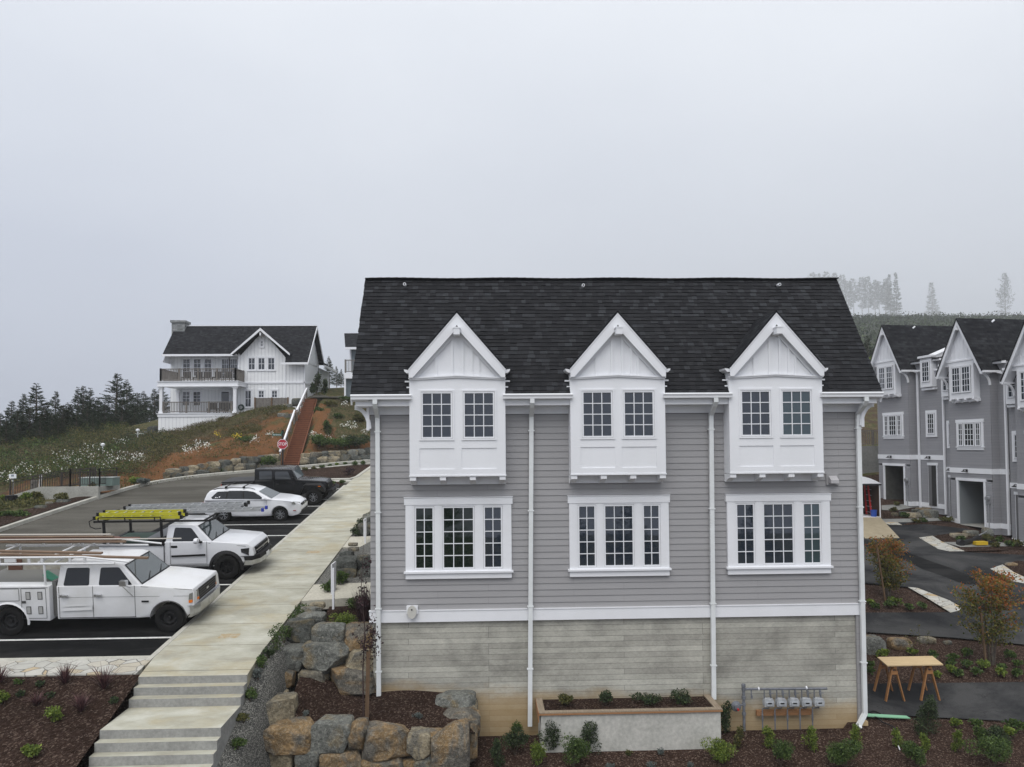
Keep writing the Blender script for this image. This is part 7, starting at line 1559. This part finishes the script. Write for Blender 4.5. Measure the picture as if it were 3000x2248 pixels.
for y in (-.90,.90):
    for x in (-4.12,-2.18): m.obox((x,y,1.24),(x,y,2.06), .07, .07, 0, up=(1,0,0)); m.box(x-.09,x+.09,y-.07,y+.07,1.22,1.30)
    m.obox((-4.45,y,2.06),(-.55,y,2.06), .05, .06); m.obox((-4.3,y,2.20),(-2.2,y,2.20), .03, .03); m.obox((-.55,y,2.06),(-.1,y*.9,2.22), .04, .05)
    for x in (-4.3,-3.4,-2.4,-2.2): m.box(x-.015,x+.015,y-.015,y+.015,2.06,2.2)
for x in (-4.12,-2.18,-.7): m.obox((x,-.9,2.08),(x,.9,2.08), .05, .05)
m.tube([(-4.4,-.92,2.18),(-4.58,-.95,2.08),(-4.55,-.95,1.9),(-4.38,-.93,1.82),(-4.2,-.92,1.84)], .018, 6); KB(m, 'ladder_rack', TRIMB, t)
t2 = t
def ladder(x0, x1, y0, y1, z, mrail, mr, label, grp, hgt=.09, tip=None, name='ladder', dz=0, nr=None):
    L = thing(name, t2.location, label, 'ladder', grp, (TILT, 0, 0))
    for y in (y0, y1): m = M(); m.obox((x0,y,z),(x1,y,z+dz), .03, hgt); KB(m, 'rail', mrail, L)
    n = nr or int((x1-x0)/.30)
    for i in range(n): x = x0+.15+(x1-x0-.3)*i/(n-1); m = M(); m.obox((x,y0,z+dz*i/n),(x,y1,z+dz*i/n), .035, .03); KB(m, 'rung', mr, L)
    for y in (y0, y1): m = M(); m.box(x1-.02,x1+.06,y-.04,y+.04,z+dz-.06,z+dz+.06); m.box(x0-.06,x0+.02,y-.04,y+.04,z-.06,z+.06); KB(m, 'end_cap', tip or TRIMB, L, split=True)
    return L
YLW = dirty('yellow_fibreglass', (.55,.52,.03), (.42,.40,.03), 5, .5); AL = dirty('ladder_aluminium', (.50,.51,.52), (.36,.37,.38), 5, .4, metal=.5); BLUE = plain('blue_caps', (.02,.04,.35), .5)
ladder(-4.45,-1.55,-.80,-.38,2.17,YLW,AL,'yellow fibreglass stepladder on the near side of the rack, lower one','ladders on the pickup rack', .10)
ladder(-4.35,-1.62,-.76,-.34,2.29,YLW,AL,'yellow fibreglass stepladder stacked on top of the lower yellow one','ladders on the pickup rack', .10)
ladder(-4.30,1.05,-.22,.20,2.17,AL,AL,'long aluminium ladder with blue end caps reaching past the windscreen','ladders on the pickup rack', .09, BLUE, dz=.10)
ladder(-4.20,.15,.32,.76,2.17,AL,AL,'aluminium extension ladder on the far side of the rack, lower section','ladders on the pickup rack', .09, dz=.08)
ladder(-4.0,.25,.36,.72,2.28,AL,AL,'aluminium ladder section lying on top of the far side extension ladder','ladders on the pickup rack', .08, dz=.08)
# ---------------------------------------------- white wagon
t = veh('station_wagon', -9.78, 34.80, 'white station wagon with black roof rails, parked between the two pickups', 'car')
r = .33; hwv = .88
lw = lambda x, z: hwv-(.09*max(0,(z-.62)/.38) if z > .62 else 0)-(.0 if x < .35 else .26*((x-.35)/.6)**2)-(.0 if x > -3.0 else .10*((-3.0-x)/.6))-(.04 if z < .34 else 0)
prof = [(-3.50,.36),(-3.2,.24)]+archpts(-2.64,r,.39,.24)+[(-1.3,.22)]+archpts(0,r,.39,.24)+[(.55,.22),(.82,.26),(.92,.42),(.93,.62),(.84,.80),(.55,.90),(.1,.99),(-.42,1.05),(-1.5,1.04),(-3.2,1.05),(-3.56,.98),(-3.62,.66)]
KB(side_body(prof, hwv, lw, .05, 4), 'body', WPAINT, t, smooth=50)
cabp = [(-3.54,.98),(-.30,.98),(-1.10,1.40),(-1.45,1.50),(-2.1,1.54),(-2.9,1.51),(-3.30,1.44),(-3.42,1.30)]
g, cf = glasshouse(cabp, .83, .62, .98, 1.54, .07); KB(g, 'cabin', WPAINT, t, smooth=50)
m = M()
for sg in (-1, 1):
    pan(m, rpoly([(-1.66,1.06),(-.72,1.04),(-1.0,1.24),(-1.38,1.40),(-1.70,1.43)], .05), cf, .007, 0, sg); pan(m, rpoly([(-2.46,1.07),(-1.72,1.06),(-1.76,1.43),(-2.42,1.43)], .03), cf, .007, 0, sg); KW = M(); pan(KW, rpoly([(-3.2,1.075),(-.8,1.05),(-1.2,1.37),(-1.6,1.43),(-2.95,1.40)], .1), cf, .004, 0, sg); KB(KW, 'window_band', TRIMB, t); pan(m, rpoly([(-3.22,1.12),(-3.05,1.08),(-2.52,1.07),(-2.48,1.42),(-2.95,1.38)], .08), cf, .007, 0, sg)
KB(m, 'side_window', CARGLASS, t, split=True)
fx = lambda z: -.30-(z-.98)*1.905; m = M(); m.poly([(fx(1.04)+.01,-.70,1.05),(fx(1.04)+.01,.70,1.05),(fx(1.37)+.008,.58,1.385),(fx(1.37)+.008,-.58,1.385)]); KB(m, 'windscreen', CARGLASS_L, t)
m = M(); m.poly([(-3.555,-.6,1.0),(-3.47,-.5,1.28),(-3.47,.5,1.28),(-3.555,.6,1.0)][::-1]); KB(m, 'rear_window', CARGLASS, t)
m = M()
for x in (-2.48,-1.72,-.62): line2(m, (x,.32), (x,1.03), lw, off=.006, w=.008)
line2(m, (-2.4,.30), (-.5,.30), lw, off=.006, w=.01); KB(m, 'door_gap', GAP, t)
m = M()
for x in (-2.35,-1.58): m.box(x,x+.17,-.86,-.80,.86,.885)
KB(m, 'door_handle', WPAINT, t)
m = M(); m.lathe([(.001,0),(.07,0),(.08,.05),(.05,.13),(.001,.14)], (0,0,0), 'x', 14, 0); m.xf(Matrix.Translation((-.78,-.93,1.08))); KB(m, 'wing_mirror', WPAINT, t, smooth=60)
for sg in (-1, 1):
    m = M(); m.add([(.52,sg*(lw(.52,.8)-.01+.02),.80),(.80,sg*.62,.70),(.86,sg*.46,.72),(.82,sg*.46,.82),(.58,sg*.74,.90)], [(0,1,2,3,4)]); m.v = [(x+.015, y*1.02, z+.01) for x, y, z in m.v]; KB(m, 'headlight', HLAMP, t, fixn=True)
m = M(); m.box(.86,.945,-.42,.42,.68,.76,0); m.box(.88,.95,-.52,.52,.36,.46,0); m.prism([(.95,-.06,.70),(.95,.06,.70),(.95,.06,.78),(.95,-.06,.78)], (.006,0,0), 1); m.box(.60,.72,-.80,-.76,.47,.50,2); KB(m, 'grille', [TRIMB, CHROME, REDL], t)
m = M(); m.add([(-3.60,-.70,.72),(-3.32,-.845,.72),(-3.45,-.80,.92),(-3.58,-.70,.94)], [(0,1,2,3)]); m.v = [(x-.03, y-.045, z) for x, y, z in m.v]; KB(m, 'tail_light', REDL, t)
m = M()
for sg in (-1, 1):
    pts = [(-3.15,sg*.60,1.46),(-2.95,sg*.60,1.535),(-2.2,sg*.60,1.58),(-1.4,sg*.60,1.545),(-1.2,sg*.60,1.48)]; m.tube(pts, .018, 6)
KB(m, 'roof_rail', TRIMB, t, smooth=50, split=True)
for x in (-2.55,-1.72): m = M(); m.obox((x,-.62,1.62),(x+.02,.62,1.62), .05, .025); m.box(x-.04,x+.06,-.66,-.58,1.54,1.63); KB(m, 'roof_bar', TRIMB, t)
for x in (0,-2.64):
    for y in (-.77,.77): wheel(ALLOY, t, x, y, r, .21, 'five', .70)
DEC = M()
for dx, dz, s_ in ((0,0,.05),(.08,.0,.04),(.17,.02,.06)): pan(DEC, [(-3.02+dx,1.12+dz),(-3.02+dx+s_,1.12+dz),(-3.02+dx+s_*1.2,1.12+dz+s_),(-3.02+dx+s_*.3,1.12+dz+s_*.7)], cf, .012)
KB(DEC, 'window_sticker', TRIM, t)
# ---------------------------------------------- black off road pickup
CARGLASS2 = glass_mat('tinted_glass', (.035,.04,.045), 1.8, 0)
t = veh('black_pickup', -9.1, 38.45, 'black four door off road pickup with covered bed and chunky tyres', 'truck')
r = .42; hwv = .80
lw = lambda x, z: hwv-(.06 if z > 1.0 and x > -.9 else 0)-(.0 if x < -.6 else .16*((x+.6)/1.1))
prof = [(-4.72,.62),(-4.0,.58),(-.62,.52),(-.45,.62),(.30,.66),(.62,.62),(.66,1.12),(.58,1.20),(-.1,1.27),(-.86,1.33),(-3.02,1.30),(-3.03,1.18),(-4.74,1.18)]
KB(side_body(prof, hwv, lw), 'body', BPAINT, t, smooth=40)
cabp = [(-3.05,1.22),(-.86,1.28),(-1.10,1.82),(-1.16,1.88),(-2.98,1.91),(-3.04,1.88)]
g, cf = glasshouse(cabp, .78, .72, 1.22, 1.90, .03); KB(g, 'cab', BPAINT, t, smooth=40)
m = M()
for sg in (-1, 1):
    pan(m, rpoly([(-2.80,1.34),(-2.14,1.34),(-2.14,1.78),(-2.80,1.78)], .04), cf, .007, 0, sg); pan(m, rpoly([(-1.98,1.34),(-1.16,1.36),(-1.32,1.76),(-1.98,1.76)], .05), cf, .007, 0, sg)
KB(m, 'side_window', CARGLASS2, t, split=True)
m = M(); m.poly([(-.855,-.66,1.36),(-.855,.66,1.36),(-1.085,.60,1.78),(-1.085,-.60,1.78)]); KB(m, 'windscreen', CARGLASS_L, t)
m = M(); m.prism([(-4.76,-.76,1.19),(-3.06,-.76,1.24),(-3.06,-.76,1.30),(-4.76,-.76,1.24)], (0,1.52,0)); KB(m, 'bed_cover', plain('tonneau_vinyl', (.022,.022,.025), .6), t)
m = M()
for x, rr_ in ((0,.56),(-3.49,.56)):
    for sg in (-1, 1):
        pts = [(x-.72,.62),(x-.50,1.06),(x-.38,1.13),(x+.38,1.13),(x+.52,1.04),(x+.62,.84)]
        for i in range(5): a, b = pts[i], pts[i+1]; m.add([(a[0],sg*.74,a[1]),(b[0],sg*.74,b[1]),(b[0],sg*.99,b[1]-.04),(a[0],sg*.99,a[1]-.04),(b[0],sg*.99,b[1]-.10),(a[0],sg*.99,a[1]-.10),(b[0],sg*.74,b[1]-.1),(a[0],sg*.74,a[1]-.1)], [(0,1,2,3),(3,2,4,5),(5,4,6,7)])
KB(m, 'wheel_flare', TRIMB, t, fixn=True)
m = M(); m.box(-3.9,-.7,-.70,.70,.45,.62,0); m.box(-2.9,-.7,-.92,-.82,.46,.52,0); m.box(.60,.72,-.42,.42,.72,1.10,0)
for y in range(7): m.box(.72,.735,-.36+.105*y,-.31+.105*y,.80,1.08,1)
KB(m, 'underbody', [TRIMB, GAP], t)
m = M(); m.tube([(.90,-.80,.72),(.95,-.5,.74),(.95,.5,.74),(.90,.80,.72)], .10, 8, 0); m.tube([(.86,-.3,.84),(.98,-.25,.95),(.98,.25,.95),(.86,.3,.84)], .03, 6, 0); m.box(.5,.9,-.5,.5,.6,.75,0); m.box(1.03,1.06,-.2,-.14,.66,.78,1); KB(m, 'front_bumper', [TRIMB, CHROME], t, smooth=50)
for sg in (-1, 1): m = M(); m.lathe([(.001,.02),(.09,.01),(.095,0)], (.70,sg*.36,.95), 'x', 16, 0); KB(m, 'headlight', HLAMP, t); m = M(); m.box(.28,.40,sg*.97-.03,sg*.97+.03,.99,1.03); KB(m, 'indicator', AMBER, t)
m = M(); m.box(-1.08,-.92,-1.0,-.86,1.30,1.46); KB(m, 'wing_mirror', TRIMB, t)
m = M()
for x in (-3.0,-2.06,-1.0): line2(m, (x,.62), (x,1.30), lw, off=.006)
for x in (-2.9,-1.92): m.box(x,x+.14,-.84,-.80,1.10,1.13)
m.tube([(-2.75,-.83,1.02),(-2.72,-.83,1.02)], .02, 8); KB(m, 'door_gap', GAP, t)
m = M(); m.box(-4.78,-4.73,-.78,-.62,.86,1.12); KB(m, 'tail_light', REDL, t)
for x in (0,-3.49):
    for y in (-.80,.80): wheel(ALLOY, t, x, y, r, .30, 'five', .56)
# ================================================================== SIGNS, RAILING, TABLE AND SMALL THINGS
def text(s, size, loc, rot, mat, parent=None, name='lettering', depth=.004, sx=1.):
    cu = bpy.data.curves.new(name, 'FONT'); cu.body = s; cu.size = size; cu.extrude = depth/2; cu.align_x = 'CENTER'; cu.align_y = 'CENTER'; cu.offset = size*.012
    o = bpy.data.objects.new(name, cu); C.objects.link(o); bpy.context.view_layer.update(); dg = bpy.context.evaluated_depsgraph_get()
    me = bpy.data.meshes.new_from_object(o.evaluated_get(dg)); bpy.data.objects.remove(o); n = bpy.data.objects.new(name, me); C.objects.link(n); me.materials.clear(); me.materials.append(mat)
    n.location = loc; n.rotation_euler = rot; n.scale = (sx, 1, 1); n.parent = parent; return n
q = Vector(P(400+1182/2.763, 900+1110/2.763, 50.2)); gz = zl(50.2)
ss = thing('stop_sign', (q.x, 50.2, gz), 'red octagonal STOP sign on a dark post at the foot of the hillside', 'sign'); zc = q.z-gz
m = M(); m.box(-.045,.045,0,.09,0,zc+1.0); KB(m, 'post', BLACKM, ss); R8 = .345/math.cos(math.pi/8)
oct_ = lambda R_, y: [(R_*math.cos(math.pi/8+k*math.pi/4), y, zc+R_*math.sin(math.pi/8+k*math.pi/4)) for k in range(8)]
m = M(); m.prism(oct_(R8, -.03), (0,.015,0), 0); m.prism(oct_(R8*.92, -.033), (0,.002,0), 1); KB(m, 'plate', [TRIM, plain('sign_red', (.42,.012,.03), .45)], ss, fixn=True)
text('STOP', .30, (0,-.036,zc), (math.pi/2,0,0), TRIM, ss, sx=.82)
m = M(); z9 = zc+.66; m.box(-.72,-.06,.02,.04,z9-.085,z9+.085,0); KB(m, 'street_name_blade', plain('sign_green', (.01,.11,.07), .5), ss); text('NE Harmony', .115, (-.39,.012,z9), (math.pi/2,0,0), TRIM, ss, sx=.92); m = M(); m.box(-.02,.02,-.3,.3,z9+.10,z9+.24); KB(m, 'cross_blade', bpy.data.materials['sign_green'], ss)
# two white sign posts in the side beds
for i, (u, vb, vt, y) in enumerate(((974,1775,1655,21.7),(1068,1594,1523,29.2))):
    a = P(u, vb, y); b = P(u, vt, y); t = thing('sign_post', a, 'white post with a thin edge-on sign panel, %s' % ('nearer one below the lower side path' if i == 0 else 'farther one by the upper side path'), 'sign post', 'white sign posts'); h = b.z-a.z
    m = M(); m.box(-.0,.055,-.05,.05,-.1,h*.92); KB(m, 'post', TRIM, t); m = M(); m.box(-.035,-.005,-.05,.55,h*.28,h+.02); KB(m, 'panel', WHITE, t)
def C4(x, y): return (x/3.316, 1000+y/3.316)
# railing with concrete landing at far left
RAILM = plain('bronze_railing', (.028,.022,.018), .5)
q1 = GF(*C4(530,1545)); q2 = GF(*C4(1250,1425))
m = M(); a = GF(*C4(535,1545)); 
cw = [(345,1555),(540,1530),(1110,1500),(1250,1425)]
pts = [GF(*C4(x, y)) for x, y in cw]
def sky_z(x, y, q): return P(*C4(x, y), q.y).z
b0_, b1_ = GF(*C4(680,1530)), GF(*C4(1240,1428))
zt_ = P(*C4(680,1412), b0_.y).z
m = M(); m.box(b0_.x-1.6, b1_.x, b0_.y-.1, b0_.y+.1, b0_.z-1, zt_-.0); m.prism([(b0_.x-1.6,b0_.y-.1,b0_.z-1),(b0_.x-3.3,b0_.y-.1,b0_.z-1),(b0_.x-3.3,b0_.y-.1,b0_.z+.15),(b0_.x-1.6,b0_.y-.1,zt_)][::-1], (0,.2,0)); m.box(b0_.x, b1_.x, b0_.y+.1, b0_.y+2.2, zt_-.3, zt_-.02)
tag(m.build('retaining_wall', CONC, fixn=True), 'low concrete wall under the dark metal railing beside the road', 'wall')
rl_ = thing('metal_railing', (b0_.x, b0_.y, zt_), 'dark bronze metal railing round the landing and stairs by the road', 'railing')
def mrail(name, a, b, h=.95, n=4):
    m = M(); a = Vector(a); b = Vector(b)
    for z in (h, h-.16, .12): m.obox(a+Vector((0,0,z)), b+Vector((0,0,z)), .045, .035)
    k = int((b-a).length/.13)
    for i in range(k+1): p_ = a.lerp(b, i/k); m.obox(p_+Vector((0,0,.12)), p_+Vector((0,0,h-.16)), .018, .018, 0, up=(1,0,0))
    for i in range(n): p_ = a.lerp(b, i/(n-1)); m.obox(p_-Vector((0,0,.02)), p_+Vector((0,0,h+.04)), .06, .06, 0, up=(1,0,0))
    m.build(name, RAILM, rl_)
fy = b0_.y; mrail('front_panel', (b0_.x,fy,zt_), (b1_.x,fy,zt_), n=4); mrail('back_panel', (b0_.x,fy+2.0,zt_), (b1_.x-1.3,fy+2.0,zt_), n=3); mrail('side_panel', (b1_.x,fy,zt_), (b1_.x-.1,fy+2.0,zt_), n=2)
mrail('stair_panel', (b0_.x-3.2,fy,b0_.z+.1), (b0_.x,fy,zt_), n=3); mrail('stair_panel', (b0_.x-3.0,fy+1.6,b0_.z+.2), (b0_.x+.2,fy+1.6,zt_), n=3)
q = GF(*C4(1000,1405)); m = M(); q = P(*C4(960,1400), fy+1.0); m.box(q.x-.9, q.x+.9, fy+.7, fy+1.5, zt_-.02, zt_+.42, 0); m.box(q.x-.93, q.x+.93, fy+.67, fy+1.53, zt_+.42, zt_+.46, 1); tag(m.build('utility_box', [plain('utility_green', (.16,.22,.20), .6), plain('pale_lid', (.42,.46,.44), .6)]), 'pale green utility cabinet behind the metal railing', 'utility box')
# walkway at left, sign, bin, posts
m = M(); m.poly([GF(0, 1300+565/2.763)+Vector((0,0,.05)), GF(285/2.763, 1300+552/2.763)+Vector((0,0,.05)), GF(120/2.763, 1300+585/2.763)+Vector((0,0,.05)), GF(0, 1300+585/2.763)+Vector((0,0,.05))]); tag(m.build('path', KERBM), 'concrete walkway at the left photo edge', 'path', kind='structure')
sheet('mulch_bed', [(-24.2,28),(-21.98,28),(-21.85,34),(-21.6,40),(-22.4,39.5),(-23.2,36),(-24.2,33)], GL, MULCH, .13, 'mulch strip behind the far kerb of the road', 'mulch')
def up_post(px, pyb, pyt, w, mat, name, label, cat, n=14, parts=None):
    q = GF(*C4(px, pyb)); h = P(*C4(px, pyt), q.y).z-q.z; return q, h
q, h = up_post(125,1500,1290,0,None,'','',''); t = thing('small_sign', q, 'small white sign on a thin grey post behind the litter bin', 'sign'); m = M(); m.tube([(0,0,0),(0,0,h*.95)], .03, 8); KB(m, 'post', GALV, t); m = M(); m.box(-.2,.2,-.05,-.03,h*.80,h*1.0,0); m.box(-.08,.08,-.054,-.05,h*.88,h*.97,1); KB(m, 'plate', [TRIM, plain('sign_mark', (.25,.28,.32), .5)], t)
q, h = up_post(110,1575,1497,0,None,'','',''); m = M(); R_ = P(*C4(160,1575), q.y).x-q.x; m.lathe([(R_*.92,0),(R_*.95,.03),(R_*.95,h*.9),(R_*1.03,h*.92),(R_*1.03,h),(R_*.5,h*1.04),(.01,h*1.04)], q, 'z', 28)
for k in range(28): a = k*math.pi/14; m.box(q.x+R_*.97*math.cos(a)-.015, q.x+R_*.97*math.cos(a)+.015, q.y+R_*.97*math.sin(a)-.015, q.y+R_*.97*math.sin(a)+.015, q.z+.03, q.z+h*.9)
tag(m.build('litter_bin', TRIMB, smooth=40), 'black round slatted litter bin near the left photo edge', 'bin')
q, h = up_post(332,1515,1350,0,None,'','',''); w = .13; m = M(); m.tube([q-Vector((0,0,.2)), q+Vector((0,0,h))], w*1.3, 12, 0); m.box(q.x-.04,q.x+.04,q.y-.19,q.y-.16,q.z+h*.7,q.z+h*.78,1); tag(m.build('wooden_post', [DECKW, BLACKM], smooth=40), 'thick weathered grey wooden post beside the stair railing', 'post')
q, h = up_post(387,1450,1293,0,None,'','',''); m = M(); m.obox(q, q+Vector((.04,0,h)), .13, .04, 0, up=(0,1,0)); tag(m.build('marker_post', TRIM), 'slim white marker post right of the thick grey post', 'post')
for i, (x, yb, yt) in enumerate(((880,1505,1370),(965,1505,1405))):
    q, h = up_post(x, yb, yt, 0, None, '', '', ''); 
    if i == 0: shrub('sapling', q, h*.8, h, 'olive', 'young sapling in the mulch beside the road kerb', 'sapling', n=170, ls=.12, stems=3)
    else: m = M(); m.obox(q, q+Vector((.12,0,h)), .04, .04, 0, up=(0,1,0)); tag(m.build('tree_stake', STAKE), 'thin brown stake beside the roadside sapling', 'stake')
for i, (x, y, w, h, kd) in enumerate(((620,1580,110,45,'d'),(395,1640,100,45,'d'),(480,1600,60,40,'g'),(1400,905,120,30,'g'),(1480,880,90,60,'d'))):
    yy = None; q = GF(*C4(x, y)); 
    if i > 2: q = P(*C4(x, y), 60)
    s_ = q.y/2080/3.316; rock(q.x, q.y, q.z+h*s_*.4, w*s_, w*s_*.8, h*s_*1.2, kd, '%s boulder, %s' % (COLN[kd], ('in the mulch left of the sapling','by the walkway at far left','below the stair railing','flat one left of the white house','beside the white porch base')[i]), 'loose boulders at left', True)
for i, (x, y) in enumerate(((1338,935),(998,1138))):
    q = P(*C4(x, y+12), 57 if i == 0 else 52); q.z = tz(q.x, q.y)+.35; m = M(); m.lathe([(.05,0),(.06,.3),(.14,.34),(.14,.46),(.05,.52),(.001,.52)], q, 'z', 12); m.tube([q-Vector((0,0,.6)), q+Vector((0,0,.1))], .04, 8); tag(m.build('path_light', TRIM, smooth=40), 'small white vent cap on the grassy slope, %s' % ('upper one near the white house' if i == 0 else 'lower one among the daisies'), 'vent cap', 'white vent caps')
q = P(*C4(1360,908), 59); m = M(); m.lathe([(.45,0),(.45,.16),(.3,.22),(.001,.23)], (q.x,q.y,q.z-.1), 'z', 20); tag(m.build('tank_lid', plain('pale_green_lid', (.45,.50,.45), .6), smooth=40), 'round pale green lid on the slope beside the white house', 'lid')
# sawhorses and plywood
SAW = wood('sawhorse_pine', (.42,.21,.085), (.30,.14,.055), (1,1,6), 3); PLYT = wood('plywood_sheet', (.62,.47,.27), (.52,.38,.21), (1,6,1), 2)
W_ = lambda x, y, yy: P(2100+x/2.458, 1750+y/2.458, yy)
yn, yf_ = 20.15, 20.95; ztab = W_(1240,492,yn).z
def sawhorse(xn, label):
    q = Vector((xn, (yn+yf_)/2, zr((yn+yf_)/2))); t = thing('sawhorse', q, label, 'sawhorse', 'sawhorses under the plywood'); h = ztab-.03-q.z
    m = M(); m.box(-.045,.045,-.36,.36,h-.09,h); KB(m, 'beam', SAW, t)
    for sy in (-.27,.27):
        for sx in (-1,1): m = M(); gz_ = GR[1]*(sy-.0); m.obox((sx*.035,sy,h-.02),(sx*.27,sy*1.12,gz_-.0), .03, .085, 0, up=(0,1,0)); KB(m, 'leg', SAW, t)
        m = M(); m.box(-.10,.10,sy-.05,sy-.03,h-.26,h-.16); KB(m, 'gusset', SAW, t)
    return t
xl, xr = W_(1290,500,yn).x, W_(1545,500,yn).x
sawhorse(xl, 'left wooden sawhorse holding up the plywood sheet'); sawhorse(xr, 'right wooden sawhorse holding up the plywood sheet')
m = M(); c4 = [W_(1245,492,19.98), W_(1650,497,19.98), W_(1545,438,21.3), W_(1155,435,21.3)]
m.prism([(c4[0].x,20.1,ztab+.02),(c4[1].x,20.1,ztab+.02),(W_(1553,438,20.9).x,20.9,ztab+.02),(W_(1155,435,20.9).x,20.9,ztab+.02)], (0,0,-.03)); tag(m.build('plywood_sheet', PLYT, fixn=True), 'pale plywood sheet laid across two sawhorses on the apron', 'plywood sheet')
m = M(); a, b, c_, d_ = [GF(2100+x/2.458, 1750+y/2.458, GR) for x, y in ((1085,868),(1395,884),(1365,866),(1085,850))]; m.prism([v+Vector((0,0,.05)) for v in (a,b,c_,d_)], (0,0,-.025)); tag(m.build('green_board', plain('green_board', (.22,.46,.29), .6), fixn=True), 'mint green board lying flat at the townhouse corner', 'board')
m = M(); pts = [GF(2100+x/2.458, 1750+y/2.458, GR)+Vector((0,0,.03)) for x, y in ((1085,835),(1130,828),(1170,842),(1185,855),(1140,850),(1095,838),(1120,862),(1165,880),(1190,905),(1235,925),(1275,945),(1295,975))]
pts = [tuple(v) for v in pts]; cv = []
for i in range(len(pts)-1):
    p0, p1, p2, p3 = [Vector(pts[min(max(j,0),len(pts)-1)]) for j in (i-1,i,i+1,i+2)]
    for k in range(4): u_ = k/4; cv.append(.5*((2*p1)+(p2-p0)*u_+(2*p0-5*p1+4*p2-p3)*u_*u_+(3*p1-p0-3*p2+p3)*u_**3))
m.tube(cv, .018, 8); tag(m.build('garden_hose', TRIMB, smooth=50), 'black hose coiled by the green board and trailing into the mulch', 'hose')
m = M(); a = GF(2100+1318/2.458, 1750+1108/2.458, GR); b = GF(2100+1290/2.458, 1750+1040/2.458, GR); m.tube([a+Vector((0,0,.03)), b+Vector((0,0,.06))], .014, 6); tag(m.build('pipe_end', TRIM), 'short white pipe poking out of the mulch below the hose', 'pipe')
m = M(); q = Vector((10.13, 19.16, -7.6)); m.box(10.05,10.24,19.1,19.3,-7.75,-7.57); tag(m.build('timber_block', PLYT), 'small timber block under the grey corner board', 'block')
# conifers standing behind the photographer, seen mirrored in the lower windows
for i, (x, y, h) in enumerate(((-14,-26,10),(-9,-22,12),(-4.5,-30,12),(-19,-24,12),(3,-34,9.5),(9,-38,8.5),(15,-36,9.8),(22,-40,9),(-24,-30,13),(29,-38,8.5))):
    o = copy_tree(sp[i % 3]); s = h/5.2; o.location = (x, y, -13.5); o.scale = (s, s, s); tag(o, 'tall spruce behind the viewpoint, %s from left, mirrored in the lower windows' % ORD[i], 'tree', 'spruces behind the viewpoint')
m = M(); m.quad((-90,-70,-14),(90,-70,-14),(90,5,-9.6),(-90,5,-9.6)); tag(m.build('ground', GROUND), 'ground sloping away behind the viewpoint', 'ground', kind='structure')
# ------------------------------------------------------------------ fog
hz = M(); hz.box(-330, 1700, -90, 2130, -40, 480); ho = hz.build('haze', [], base=(0,0,0)); hm = bpy.data.materials.new('fog'); hm.use_nodes = True; tn = hm.node_tree; tn.nodes.clear()
ov = tn.nodes.new('ShaderNodeOutputMaterial'); pv = tn.nodes.new('ShaderNodeVolumePrincipled'); pv.inputs['Color'].default_value = (.96,.975,1.0,1); pv.inputs['Density'].default_value = HAZE; pv.inputs['Anisotropy'].default_value = 0.
tn.links.new(pv.outputs[0], ov.inputs['Volume']); ho.data.materials.append(hm); tag(ho, 'pale coastal fog', 'haze', kind='stuff')

scn.cycles.volume_bounces = 2; scn.cycles.max_bounces = 8
